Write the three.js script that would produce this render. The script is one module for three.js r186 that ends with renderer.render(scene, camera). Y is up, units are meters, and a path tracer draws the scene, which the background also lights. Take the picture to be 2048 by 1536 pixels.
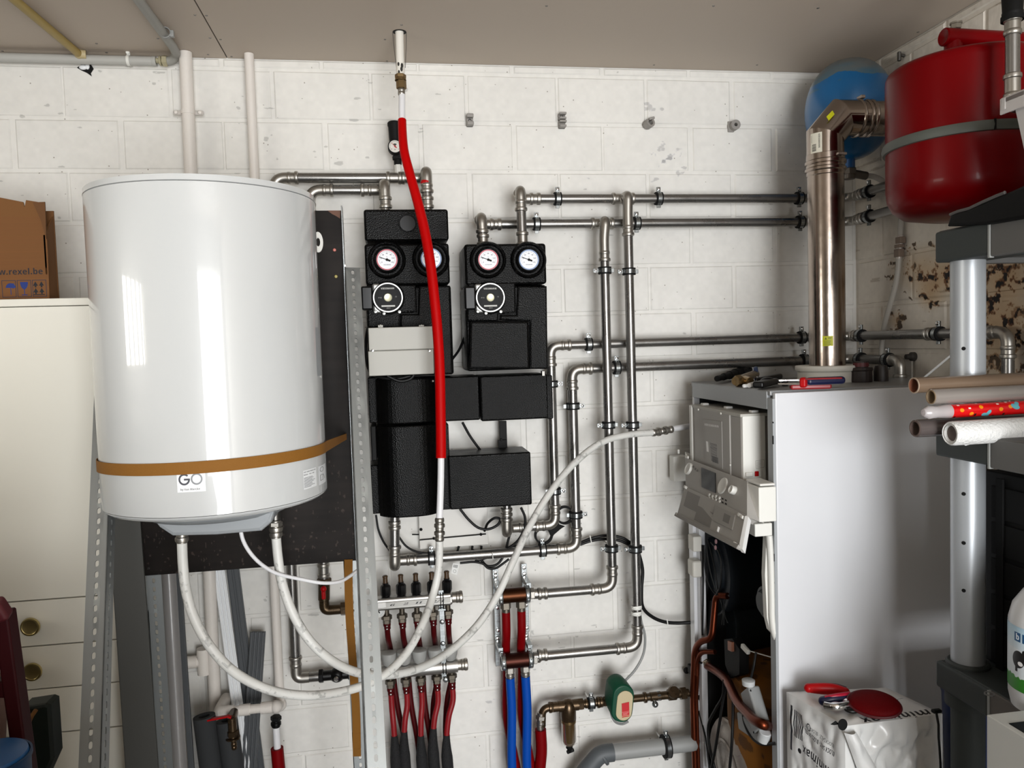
import * as THREE from 'three';
import { RoundedBoxGeometry } from 'three/addons/geometries/RoundedBoxGeometry.js';
import { mergeGeometries } from 'three/addons/utils/BufferGeometryUtils.js';
import { RectAreaLightUniformsLib } from 'three/addons/lights/RectAreaLightUniformsLib.js';

// ---------------------------------------------------------------- camera, sky, light
const scene = new THREE.Scene();
const FOCAL = 1537.3, YAW = 0.1531, PITCH = 0.05252, ROLL = -0.031347;
const CAM = new THREE.Vector3(0, 1.6, 2.5);
const FWD = new THREE.Vector3(Math.sin(YAW) * Math.cos(PITCH), -Math.sin(PITCH), -Math.cos(YAW) * Math.cos(PITCH));
const RIGHT0 = new THREE.Vector3(Math.cos(YAW), 0, Math.sin(YAW));
const UP0 = new THREE.Vector3().crossVectors(RIGHT0, FWD);
const RIGHT = RIGHT0.clone().multiplyScalar(Math.cos(ROLL)).addScaledVector(UP0, Math.sin(ROLL));
const UPV = RIGHT0.clone().multiplyScalar(-Math.sin(ROLL)).addScaledVector(UP0, Math.cos(ROLL));
const camera = new THREE.PerspectiveCamera(2 * Math.atan(768 / FOCAL) * 180 / Math.PI, 2048 / 1536, 0.05, 60);
camera.position.copy(CAM);
camera.quaternion.setFromRotationMatrix(new THREE.Matrix4().makeBasis(RIGHT, UPV, FWD.clone().negate()));
scene.add(camera);

const renderer = new THREE.WebGLRenderer({ antialias: true });
renderer.toneMapping = THREE.LinearToneMapping;
renderer.toneMappingExposure = 0.78;
renderer.shadowMap.enabled = true;
scene.background = new THREE.Color(0.92, 0.97, 1.0);
scene.backgroundIntensity = 2.2;
RectAreaLightUniformsLib.init();
function areaLight(color, power, w, h, pos, target) {
  const l = new THREE.RectAreaLight(color, power, w, h);
  l.position.copy(pos); l.lookAt(target); scene.add(l); return l;
}
// daylight through the open garage door behind the camera, and through the barred window in the left wall
areaLight(new THREE.Color(0.97, 0.985, 1.0), 24, 1.7, 2.15, new THREE.Vector3(0.65, 1.08, 5.24), new THREE.Vector3(0.65, 1.08, 0));
areaLight(new THREE.Color(1.0, 0.965, 0.88), 26, 1.1, 0.42, new THREE.Vector3(-2.64, 1.75, 2.05), new THREE.Vector3(0, 1.75, 2.05));

// ---------------------------------------------------------------- helpers
const V = (x, y, z) => new THREE.Vector3(x, y, z);
function rayTo(px, py) { return FWD.clone().multiplyScalar(FOCAL).addScaledVector(RIGHT, px - 1024).addScaledVector(UPV, 768 - py); }
// the point of the photograph's line of sight that lies on the plane z, x or y
const P = (px, py, z) => { const d = rayTo(px, py); return CAM.clone().addScaledVector(d, (z - CAM.z) / d.z); };
const PX = (px, py, x) => { const d = rayTo(px, py); return CAM.clone().addScaledVector(d, (x - CAM.x) / d.x); };
const PY = (px, py, y) => { const d = rayTo(px, py); return CAM.clone().addScaledVector(d, (y - CAM.y) / d.y); };
let seed = 12345;
const rnd = () => { seed = (seed * 1664525 + 1013904223) >>> 0; return seed / 4294967296; };
const rr = (a, b) => a + (b - a) * rnd();

const counts = {};
function numbered(n) { counts[n] = (counts[n] ?? -1) + 1; return counts[n] ? n + '_' + String(counts[n]).padStart(3, '0') : n; }
function thing(name, label, category, origin, group) {
  const o = new THREE.Group(); o.name = numbered(name); o.position.copy(origin);
  o.userData = { label, category }; if (group) o.userData.group = group;
  scene.add(o); return o;
}
function merge(gs) {
  gs = (Array.isArray(gs) ? gs.flat(9) : [gs]).filter(Boolean);
  if (gs.length === 1) return gs[0];
  gs = gs.map((g) => {
    const q = g.index ? g.toNonIndexed() : g;
    for (const k of Object.keys(q.attributes)) if (!['position', 'normal', 'uv'].includes(k)) q.deleteAttribute(k);
    if (!q.attributes.uv) q.setAttribute('uv', new THREE.BufferAttribute(new Float32Array(q.attributes.position.count * 2), 2));
    q.morphAttributes = {}; return q;
  });
  return mergeGeometries(gs, false);
}
// a part: its geometry is written in world metres, so undo the offset of what carries it
const SPLIT = new Set(['left_flank', 'socket', 'collar', 'post_socket', 'clip', 'hinge', 'slot', 'floor_foot', 'bracket_bolt', 'screw', 'chipped_patch', 'module_screw', 'rivet', 'cable_tie', 'coupling', 'bracket_pin', 'side_panel', 'bracket_band', 'hook_bracket', 'module_knob', 'resistor', 'white_plug', 'stub', 'lug', 'post_clip', 'inner_lining', 'filler', 'hinge_pin', 'far_sides', 'black_bracket', 'flange']);
function part(t, name, geos, mat, label) {
  if (SPLIT.has(name) && Array.isArray(geos) && geos.length > 1) return geos.map((g) => part(t, name, [g], mat, label))[0];
  const g0 = merge(geos); if (mat === M.foam) boxUV(g0);
  const m = new THREE.Mesh(g0, mat); m.name = name; m.castShadow = m.receiveShadow = true;
  const off = V(0, 0, 0); for (let o = t; o && o !== scene; o = o.parent) off.add(o.position);
  m.position.copy(off).negate(); if (label) m.userData.label = label;
  t.add(m); return m;
}
function boxUV(g) { // texture coordinates in metres, seen along the axis each face looks to
  const p = g.attributes.position, n = g.attributes.normal, uv = new Float32Array(p.count * 2);
  for (let i = 0; i < p.count; i++) { const ax = Math.abs(n.getX(i)), ay = Math.abs(n.getY(i)), az = Math.abs(n.getZ(i)); const [a, b] = az >= ax && az >= ay ? [p.getX(i), p.getY(i)] : ax >= ay ? [p.getZ(i), p.getY(i)] : [p.getX(i), p.getZ(i)]; uv[i * 2] = a; uv[i * 2 + 1] = b; }
  g.setAttribute('uv', new THREE.BufferAttribute(uv, 2)); return g;
}
function pgroup(t, name, label) { const g = new THREE.Group(); g.name = name; if (label) g.userData.label = label; t.add(g); return g; }
function solo(name, label, category, geos, mat, group) {
  const g = merge(geos); g.computeBoundingBox(); const b = g.boundingBox, o = V((b.min.x + b.max.x) / 2, b.min.y, (b.min.z + b.max.z) / 2);
  g.translate(-o.x, -o.y, -o.z);
  const m = new THREE.Mesh(g, mat); m.name = numbered(name); m.position.copy(o); m.castShadow = m.receiveShadow = true;
  m.userData = { label, category }; if (group) m.userData.group = group;
  scene.add(m); return m;
}
function struct(name, geos, mat) {
  const m = new THREE.Mesh(merge(geos), mat); m.name = name; m.userData.kind = 'structure'; m.castShadow = m.receiveShadow = true; scene.add(m); return m;
}
const bx = (x0, y0, z0, x1, y1, z1, r = 0.004, seg = 2) => {
  const w = Math.abs(x1 - x0), h = Math.abs(y1 - y0), d = Math.abs(z1 - z0);
  const g = r ? new RoundedBoxGeometry(w, h, d, seg, Math.min(r, w / 2.01, h / 2.01, d / 2.01)) : new THREE.BoxGeometry(w, h, d);
  g.translate((x0 + x1) / 2, (y0 + y1) / 2, (z0 + z1) / 2); return g;
};
// box whose front face spans a pixel rectangle of the photograph at depth zf
const bpx = (x0, y0, x1, y1, zf, zb, r = 0.004) => {
  const xm = (x0 + x1) / 2, ym = (y0 + y1) / 2;
  return bx(P(x0, ym, zf).x, P(xm, y1, zf).y, zb, P(x1, ym, zf).x, P(xm, y0, zf).y, zf, r);
};
const obox = (c, ax, ay, az, w, h, d, r = 0.002) => {
  if (new THREE.Vector3().crossVectors(ax, ay).dot(az) < 0) az = az.clone().negate();
  const g = r ? new RoundedBoxGeometry(w, h, d, 2, Math.min(r, w / 2.01, h / 2.01, d / 2.01)) : new THREE.BoxGeometry(w, h, d);
  g.applyMatrix4(new THREE.Matrix4().makeBasis(ax.clone().normalize(), ay.clone().normalize(), az.clone().normalize()).setPosition(c)); return g;
};
const beam = (p, q, w, h, nrm, r = 0.002) => { // from p to q, width across, thickness along nrm
  const u = q.clone().sub(p), L = u.length(); u.normalize();
  const n = nrm.clone().addScaledVector(u, -nrm.dot(u)).normalize(), s = new THREE.Vector3().crossVectors(u, n);
  return obox(p.clone().add(q).multiplyScalar(0.5), s, u, n, w, L, h, r);
};
const smooth = (pts, n = 48) => new THREE.CatmullRomCurve3(pts, false, 'centripetal').getSpacedPoints(n);
function fillet(pts, bend, seg = 8) {
  const out = [pts[0].clone()];
  for (let i = 1; i < pts.length - 1; i++) {
    const a = pts[i - 1], b = pts[i], c = pts[i + 1];
    const t = Math.min(bend, a.distanceTo(b) * 0.49, c.distanceTo(b) * 0.49);
    const p = b.clone().add(a.clone().sub(b).setLength(t)), q = b.clone().add(c.clone().sub(b).setLength(t));
    for (let k = 0; k <= seg; k++) { const s = k / seg; out.push(p.clone().multiplyScalar((1 - s) * (1 - s)).addScaledVector(b, 2 * s * (1 - s)).addScaledVector(q, s * s)); }
  }
  out.push(pts[pts.length - 1].clone()); return out;
}
function sweep(path, r, { radial = 14, caps = true, squash = 1, up = null, uvScale = 1 } = {}) {
  const n = path.length, pos = [], nor = [], uv = [], idx = [], R = typeof r === 'function' ? r : () => r;
  let N = null, len = 0; const T = [];
  for (let i = 0; i < n; i++) T.push(path[Math.min(i + 1, n - 1)].clone().sub(path[Math.max(i - 1, 0)]).normalize());
  const rings = [];
  for (let i = 0; i < n; i++) {
    if (!N) { N = (up ? up.clone() : Math.abs(T[0].y) < 0.8 ? V(0, 1, 0) : V(0, 0, 1)); }
    N.addScaledVector(T[i], -N.dot(T[i])).normalize();
    const B = new THREE.Vector3().crossVectors(T[i], N), rad = R(i / (n - 1));
    if (i) len += path[i].distanceTo(path[i - 1]);
    const ring = [];
    for (let j = 0; j <= radial; j++) {
      const a = j / radial * Math.PI * 2, c = Math.cos(a), s = Math.sin(a) * squash;
      const d = N.clone().multiplyScalar(c).addScaledVector(B, s);
      const p = path[i].clone().addScaledVector(d, rad);
      pos.push(p.x, p.y, p.z); ring.push(p);
      const nn = N.clone().multiplyScalar(c * squash).addScaledVector(B, Math.sin(a)).normalize(); nor.push(nn.x, nn.y, nn.z);
      uv.push(j / radial * Math.PI * 2 * rad * uvScale, len * uvScale);
    }
    rings.push(ring);
  }
  const w = radial + 1;
  for (let i = 0; i < n - 1; i++) for (let j = 0; j < radial; j++) { const a = i * w + j, b = a + 1, c = a + w, d = c + 1; idx.push(a, b, c, b, d, c); }
  if (caps) for (const [i, sgn] of [[0, -1], [n - 1, 1]]) {
    const c0 = pos.length / 3, t = T[i].clone().multiplyScalar(sgn);
    pos.push(path[i].x, path[i].y, path[i].z); nor.push(t.x, t.y, t.z); uv.push(0, 0);
    for (const p of rings[i]) { pos.push(p.x, p.y, p.z); nor.push(t.x, t.y, t.z); uv.push(0, 0); }
    for (let j = 0; j < radial; j++) sgn > 0 ? idx.push(c0, c0 + 1 + j, c0 + 2 + j) : idx.push(c0, c0 + 2 + j, c0 + 1 + j);
  }
  const g = new THREE.BufferGeometry();
  g.setAttribute('position', new THREE.Float32BufferAttribute(pos, 3)); g.setAttribute('normal', new THREE.Float32BufferAttribute(nor, 3)); g.setAttribute('uv', new THREE.Float32BufferAttribute(uv, 2));
  g.setIndex(idx); return g;
}
// surface of revolution: profile [[radius, height] ...] turned about dir from o; creases where the profile bends sharply
function lathe(profile, o, dir, seg = 24, { a0 = 0, a1 = Math.PI * 2, flat = false, xaxis = null } = {}) {
  const pos = [], nor = [], uv = [], idx = [], m = profile.length - 1, sn = [];
  for (let i = 0; i < m; i++) { const dr = profile[i + 1][0] - profile[i][0], dh = profile[i + 1][1] - profile[i][1], l = Math.hypot(dr, dh) || 1; sn.push([dh / l, -dr / l]); }
  const Y = dir.clone().normalize(); let X = xaxis ? xaxis.clone() : Math.abs(Y.y) > 0.9 ? V(1, 0, 0) : V(0, 1, 0);
  X.addScaledVector(Y, -X.dot(Y)).normalize(); const Z = new THREE.Vector3().crossVectors(X, Y);
  let acc = 0;
  for (let i = 0; i < m; i++) {
    const avg = (a, b) => { if (!b || a[0] * b[0] + a[1] * b[1] < 0.75) return a; const x = a[0] + b[0], y = a[1] + b[1], l = Math.hypot(x, y); return [x / l, y / l]; };
    const n0 = avg(sn[i], sn[i - 1]), n1 = avg(sn[i], sn[i + 1]), l = Math.hypot(profile[i + 1][0] - profile[i][0], profile[i + 1][1] - profile[i][1]);
    for (let j = 0; j < (flat ? seg * 2 : seg + 1); j++) {
      const jj = flat ? Math.floor((j + 1) / 2) : j, an = a0 + (a1 - a0) * jj / seg, am = flat ? a0 + (a1 - a0) * (Math.floor(j / 2) + 0.5) / seg : an;
      for (const [k, nn] of [[0, n0], [1, n1]]) {
        const [r, h] = profile[i + k];
        const p = o.clone().addScaledVector(X, r * Math.cos(an)).addScaledVector(Z, r * Math.sin(an)).addScaledVector(Y, h);
        const q = X.clone().multiplyScalar(Math.cos(am) * nn[0]).addScaledVector(Z, Math.sin(am) * nn[0]).addScaledVector(Y, nn[1]);
        pos.push(p.x, p.y, p.z); nor.push(q.x, q.y, q.z); uv.push(an * Math.max(profile[i][0], profile[i + 1][0]), acc + k * l);
      }
    }
    const per = flat ? seg * 2 : seg + 1, base = pos.length / 3 - per * 2;
    for (let j = 0; j < per - 1; j += flat ? 2 : 1) { const a = base + j * 2; idx.push(a, a + 1, a + 2, a + 1, a + 3, a + 2); }
    acc += l;
  }
  const g = new THREE.BufferGeometry();
  g.setAttribute('position', new THREE.Float32BufferAttribute(pos, 3)); g.setAttribute('normal', new THREE.Float32BufferAttribute(nor, 3)); g.setAttribute('uv', new THREE.Float32BufferAttribute(uv, 2));
  // make faces look outward where the profile runs upward on the outside
  g.setIndex(idx); return g;
}
const cyl = (p, q, r, seg = 20, ch = 0.0015) => { const L = p.distanceTo(q), c = Math.min(ch, r / 3, L / 3); return lathe([[0, 0], [r - c, 0], [r, c], [r, L - c], [r - c, L], [0, L]], p, q.clone().sub(p), seg); };
const hexnut = (p, q, r) => { const L = p.distanceTo(q); return lathe([[0, 0], [r * 0.92, 0], [r, r * 0.08], [r, L - r * 0.08], [r * 0.92, L], [0, L]], p, q.clone().sub(p), 6, { flat: true }); };
const tubeRing = (p, q, ri, ro, seg = 24) => { const L = p.distanceTo(q); return lathe([[ri, 0], [ro, 0], [ro, L], [ri, L], [ri, 0]], p, q.clone().sub(p), seg); };
const ball = (c, r, sx = 1, sy = 1, sz = 1, seg = 16) => { const g = new THREE.SphereGeometry(r, seg, Math.ceil(seg * 0.7)); g.scale(sx, sy, sz); g.translate(c.x, c.y, c.z); return g; };
const bolt = (c, n, r = 0.006) => lathe([[0, 0], [r, 0], [r, r * 0.35], [r * 0.75, r * 0.7], [0, r * 0.8]], c, n, 10);
function polyExtrude(pts, z, depth, bevel = 0, holes = []) {
  const s = new THREE.Shape(pts.map((p) => new THREE.Vector2(p.x, p.y)));
  for (const h of holes) s.holes.push(new THREE.Path(h.map((p) => new THREE.Vector2(p.x, p.y))));
  const g = new THREE.ExtrudeGeometry(s, { depth: depth - 2 * bevel, bevelEnabled: bevel > 0, bevelThickness: bevel, bevelSize: bevel, bevelOffset: -bevel, bevelSegments: 2, curveSegments: 10 });
  g.translate(0, 0, z - depth + bevel); return g; // front face at z
}
const polyPx = (pxs, z, depth, bevel = 0) => polyExtrude(pxs.map(([x, y]) => P(x, y, z)), z, depth, bevel);
// flat sheet through four corners (top-left, top-right, bottom-right, bottom-left), uv 0..1, for printed stickers with a little thickness
function decal(tl, tr, br, bl, n, lift = 0.0008) {
  const g = new THREE.BufferGeometry(), nn = n.clone().normalize(), q = [tl, tr, br, bl].map((p) => p.clone().addScaledVector(nn, lift)), b = [tl, tr, br, bl];
  const pos = [], uv = [], add = (a, ua) => { pos.push(a.x, a.y, a.z); uv.push(...ua); };
  const U = [[0, 1], [1, 1], [1, 0], [0, 0]];
  for (const [i, j, k] of [[0, 3, 2], [0, 2, 1]]) { add(q[i], U[i]); add(q[j], U[j]); add(q[k], U[k]); }
  for (let i = 0; i < 4; i++) { const j = (i + 1) % 4; add(q[i], U[i]); add(q[j], U[j]); add(b[j], U[j]); add(q[i], U[i]); add(b[j], U[j]); add(b[i], U[i]); }
  g.setAttribute('position', new THREE.Float32BufferAttribute(pos, 3)); g.setAttribute('uv', new THREE.Float32BufferAttribute(uv, 2)); g.computeVertexNormals(); return g;
}

// ---------------------------------------------------------------- textures
const hash = (x, y) => { let h = Math.imul(x | 0, 374761393) ^ Math.imul(y | 0, 668265263); h = Math.imul(h ^ (h >>> 13), 1274126177); return ((h ^ (h >>> 16)) >>> 0) / 4294967296; };
function vnoise(x, y, per = 0) {
  const xi = Math.floor(x), yi = Math.floor(y), fx = x - xi, fy = y - yi, u = fx * fx * (3 - 2 * fx), v = fy * fy * (3 - 2 * fy);
  const w = (a) => per ? ((a % per) + per) % per : a;
  const a = hash(w(xi), w(yi)), b = hash(w(xi + 1), w(yi)), c = hash(w(xi), w(yi + 1)), d = hash(w(xi + 1), w(yi + 1));
  return a + (b - a) * u + (c - a) * v + (a - b - c + d) * u * v;
}
function fbm(x, y, oct = 4, per = 0) { let s = 0, a = 0.5, f = 1; for (let i = 0; i < oct; i++) { s += a * vnoise(x * f, y * f, per ? per * f : 0); a *= 0.5; f *= 2; } return s / (1 - Math.pow(0.5, oct)); }
function dataTex(w, h, fn, srgb = false, repeat = true) {
  const d = new Uint8Array(w * h * 4);
  for (let y = 0; y < h; y++) for (let x = 0; x < w; x++) {
    const c = fn(x / w, y / h, x, y), i = (y * w + x) * 4;
    if (typeof c === 'number') { d[i] = d[i + 1] = d[i + 2] = Math.max(0, Math.min(255, c * 255)); } else { for (let k = 0; k < 3; k++) d[i + k] = Math.max(0, Math.min(255, c[k] * 255)); }
    d[i + 3] = 255;
  }
  const t = new THREE.DataTexture(d, w, h); t.magFilter = t.minFilter = THREE.LinearFilter;
  if (repeat) t.wrapS = t.wrapT = THREE.RepeatWrapping; if (srgb) t.colorSpace = THREE.SRGBColorSpace;
  t.needsUpdate = true; return t;
}
function canvasTex(w, h, draw) {
  const c = document.createElement('canvas'); c.width = w; c.height = h; const g = c.getContext('2d'); draw(g, w, h);
  const t = new THREE.CanvasTexture(c); t.colorSpace = THREE.SRGBColorSpace; return t;
}
const rep = (t, x, y = x) => { const c = t.clone(); c.repeat.set(x, y); c.wrapS = c.wrapT = THREE.RepeatWrapping; c.needsUpdate = true; return c; };
const TfineBump = dataTex(256, 256, (u, v) => fbm(u * 16, v * 16, 4, 16));
const Tfoam = dataTex(512, 512, (u, v) => { // pressed foam beads
  const n = 44; let best = 9; const gx = u * n, gy = v * n, xi = Math.floor(gx), yi = Math.floor(gy);
  for (let a = -1; a < 2; a++) for (let b = -1; b < 2; b++) { const cx = (xi + a + n) % n, cy = (yi + b + n) % n; best = Math.min(best, Math.hypot(gx - xi - a - 0.2 - 0.6 * hash(cx, cy), gy - yi - b - 0.2 - 0.6 * hash(cx + 91, cy + 17))); }
  return 1 - Math.min(1, best * 1.25);
});
const Tsmudge = dataTex(256, 256, (u, v) => 0.35 + 0.5 * fbm(u * 6, v * 6, 5, 6));
const Tzinc = dataTex(256, 256, (u, v) => { const n = fbm(u * 10, v * 10, 4, 10), m = fbm(u * 3 + 7, v * 3, 3, 3); const c = 0.62 + 0.28 * n + 0.12 * (m - 0.5); return [c, c * 1.01, c * 1.015]; }, true);
const Tgrime = dataTex(512, 512, (u, v) => { const s = fbm(u * 40, v * 40, 3, 40), b = fbm(u * 5, v * 5, 4, 5); const k = (s > 0.68 && b > 0.52) ? 0.84 : s > 0.62 && b > 0.48 ? 0.93 : 1; const c = 0.9 - 0.1 * b; return [c * k, c * k * 0.998, c * k * 0.985]; }, true);

// ---------------------------------------------------------------- materials
const std = (color, roughness, metalness = 0, extra = {}) => new THREE.MeshStandardMaterial({ color: new THREE.Color(color), roughness, metalness, ...extra });
const phy = (color, roughness, metalness = 0, extra = {}) => new THREE.MeshPhysicalMaterial({ color: new THREE.Color(color), roughness, metalness, ...extra });
const M = {
  steel: std('#8b8986', 0.5, 0.9, { roughnessMap: rep(Tsmudge, 4) }),
  steelPress: std('#a29e97', 0.38, 0.95),
  chrome: std('#dadada', 0.14, 1),
  zinc: std('#c3c6c6', 0.42, 0.9, { map: rep(Tzinc, 6), roughnessMap: rep(Tsmudge, 5) }),
  galv: std('#c9cccb', 0.45, 0.7, { map: rep(Tzinc, 5) }),
  darkSteel: std('#6d6b68', 0.38, 1),
  flue: std('#a3978d', 0.36, 1, { roughnessMap: rep(Tsmudge, 3, 6), bumpMap: rep(TfineBump, 3), bumpScale: 0.0002 }),
  brass: std('#8a7350', 0.42, 0.85, { roughnessMap: rep(Tsmudge, 6) }),
  bronze: std('#4c3d2c', 0.5, 0.75, { roughnessMap: rep(Tsmudge, 8) }),
  copper: std('#6b3320', 0.36, 0.95),
  gold: std('#b9a873', 0.3, 0.9),
  rubber: phy('#080808', 0.75, 0, { specularIntensity: 0.5 }),
  foam: phy('#050505', 0.6, 0, { bumpMap: rep(Tfoam, 6), bumpScale: 0.0007, roughnessMap: rep(Tsmudge, 3), specularIntensity: 0.28 }),
  blackGloss: phy('#060607', 0.35, 0, { specularIntensity: 0.6 }),
  black: phy('#070707', 0.65, 0, { specularIntensity: 0.5 }),
  cable: phy('#090909', 0.5, 0, { specularIntensity: 0.6 }),
  enamel: phy('#bcbebe', 0.3, 0, { specularIntensity: 0.5, clearcoat: 0.9, clearcoatRoughness: 0.04 }),
  capGrey: std('#8d9194', 0.45),
  whitePlastic: std('#d9d8d2', 0.45),
  offWhite: std('#c9c6bd', 0.5),
  greyBox: std('#aeaca4', 0.5),
  lightGrey: std('#8d8f8f', 0.5),
  pvcGrey: std('#8d8e8c', 0.5),
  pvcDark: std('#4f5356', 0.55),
  pipeWhite: std('#d8d2cb', 0.45, 0, { bumpMap: rep(TfineBump, 8), bumpScale: 0.0006 }),
  hose: std('#ececea', 0.48, 0, { map: rep(Tgrime, 3.2) }),
  hoseClean: std('#dcdcde', 0.4),
  redHose: phy('#ad0001', 0.5, 0, { specularIntensity: 0.2 }),
  redPex: phy('#430609', 0.45, 0, { specularIntensity: 0.25 }),
  redDark2: std('#7c1017', 0.4),
  redDark: phy('#6c0105', 0.5, 0, { specularIntensity: 0.2 }),
  bluePex: phy('#05429a', 0.45, 0, { specularIntensity: 0.3 }),
  redPaint: phy('#660004', 0.3, 0, { specularIntensity: 0.22, clearcoat: 0.05, clearcoatRoughness: 0.08 }),
  redPlastic: phy('#a5060b', 0.38, 0, { specularIntensity: 0.4 }),
  bluePaint: phy('#0e62a8', 0.3, 0, { clearcoat: 0.5, clearcoatRoughness: 0.15 }),
  navy: std('#0d1138', 0.4),
  shelfGrey: std('#2e3332', 0.65),
  shelfLight: std('#575654', 0.65),
  shelfPole: std('#a8acb0', 0.36, 0.35),
  strap: std('#7c500a', 0.8, 0, { bumpMap: rep(TfineBump, 40), bumpScale: 0.0004 }),
  insul: std('#2b2d2f', 0.9),
  greyTrim: std('#44474a', 0.5),
  whiteTrim: std('#e4e6e8', 0.4),
  boilerWhite: phy('#d2d3d6', 0.3, 0, { clearcoat: 0.35, clearcoatRoughness: 0.25 }),
  boilerGrey: std('#9b9ea0', 0.45, 0.2),
  panelGrey: std('#a29f9a', 0.5),
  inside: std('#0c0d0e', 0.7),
  yellowFoam: std('#a3690f', 0.7, 0, { map: dataTex(256, 256, (u, v) => { const a = fbm(u * 5, v * 5, 5, 5), b = fbm(u * 30, v * 30, 2, 30); const k = 0.75 + 0.6 * (a - 0.5) - (b > 0.72 ? 0.25 : 0); return [k, k * 0.97, k * 0.85]; }, true) }),
  paperWhite: std('#e6e6e4', 0.6),
};
const WALL_SMUDGE = [[1330, 300, .06], [1345, 332, .05], [1300, 225, .05], [1320, 357, .04], [1250, 1158, .03], [1180, 345, .03], [985, 1395, .03]].map(([a, b, r]) => { const p = P(a, b, 0); return [p.x, p.y, r]; });
const SIDE_STAIN = [[1843, 535, .16, .07], [1870, 570, .12, .06], [1985, 560, .12, .08], [2020, 545, .1, .06], [1975, 640, .1, .09], [1995, 700, .12, .12], [1860, 590, .06, .05], [1900, 545, .07, .05], [2030, 620, .1, .1], [1790, 640, .05, .03]].map(([a, b, rz, ry]) => { const p = PX(a, b, 1.62); return [p.z, p.y, rz, ry]; });

// ---------------------------------------------------------------- the room
const CEIL = 2.497, XR = 1.62, XL = -2.4, ZF = 5.0;
const wallMap = dataTex(2048, 1640, (u, v) => {
  const x = u * 3.15 - 1.45, y = v * 2.5;
  let c = 0.86 + 0.05 * (fbm(x * 3, y * 3, 4) - 0.5) + 0.035 * (fbm(x * 60, y * 60, 2) - 0.5);
  let r = c, g = c * 0.99, b = c * 0.965;
  const streak = fbm(x * 26 + fbm(x * 6, y * 6, 2) * 3, y * 60, 3), big = fbm(x * 4 + 9, y * 4, 3);
  if (streak > 0.82 && big > 0.62) { const k = 1 - Math.min(0.15, (streak - 0.78) * 2.2); r *= k; g *= k; b *= k; }
  for (const [sx, sy, sr] of WALL_SMUDGE) { // grey dirt rubbed on the paint
    const d = Math.hypot(x - sx, (y - sy) * 1.3) / sr; if (d < 1) { const n = fbm(x * 38, y * 52, 3); if (n > 0.56 + 0.14 * d) { const k = 1 - Math.min(0.14, (n - 0.56 - 0.14 * d) * 1.6); r *= k; g *= k; b *= k * 1.01; } }
  }
  const sp = hash(Math.floor(x * 420), Math.floor(y * 420)); if (sp > 0.9994) { r *= 0.6; g *= 0.58; b *= 0.55; }
  return [r, g, b];
}, true, false);
const sideMap = dataTex(1024, 1024, (u, v) => { // right wall: older paint, flaked to brown plaster low down near the shelf
  const z = u * 1.6, y = v * 2.6;
  let c = 0.8 + 0.1 * (fbm(z * 4, y * 4, 4) - 0.5) + 0.05 * (fbm(z * 70, y * 70, 2) - 0.5);
  let r = c * 1.0, g = c * 0.965, b = c * 0.91;
  for (const [sz, sy, rz, ry] of SIDE_STAIN) {
    const d = Math.hypot((z - sz) / rz, (y - sy) / ry); if (d < 1.15) {
      const n = fbm(z * 42, y * 50, 5), m = fbm(z * 150, y * 150, 2);
      if (n + 0.3 * (m - 0.5) > 0.5 + 0.16 * d) { const dark = n > 0.66 ? 0.34 : 0.66; r = r * dark * 1.12; g = g * dark * 0.95; b = b * dark * 0.78; }
      else { r *= 1 - 0.06 * (1.15 - d); g *= 1 - 0.12 * (1.15 - d); b *= 1 - 0.2 * (1.15 - d); }
    }
  }
  const st = fbm(z * 9, y * 70, 3); if (st > 0.8) { r *= 0.86; g *= 0.84; b *= 0.82; }
  return [r, g, b];
}, true, false);
const bumpPaint = rep(dataTex(512, 512, (u, v) => fbm(u * 8, v * 8, 6, 8)), 2.2, 2.2);
M.wall = std('#ffffff', 0.62, 0, { map: wallMap, bumpMap: bumpPaint, bumpScale: 0.004 });
M.wallPlain = std('#a39d93', 0.7);
M.side = std('#ffffff', 0.7, 0, { map: sideMap, bumpMap: bumpPaint, bumpScale: 0.005 });
M.ceiling = std('#b3a698', 0.55, 0, { bumpMap: rep(TfineBump, 3), bumpScale: 0.0005 });
M.floor = std('#6f6d69', 0.75, 0, { roughnessMap: rep(Tsmudge, 2), bumpMap: rep(TfineBump, 8), bumpScale: 0.001 });
M.ground = std('#c9c4ba', 0.85);
const setUV = (g, fn) => { const p = g.attributes.position, uv = new Float32Array(p.count * 2); for (let i = 0; i < p.count; i++) { const [a, b] = fn(p.getX(i), p.getY(i), p.getZ(i)); uv[i * 2] = a; uv[i * 2 + 1] = b; } g.setAttribute('uv', new THREE.BufferAttribute(uv, 2)); return g; };
const uvBack = (x, y) => [(x + 1.45) / 3.15, y / 2.5], uvSide = (x, y, z) => [z / 1.6, y / 2.6];
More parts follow.
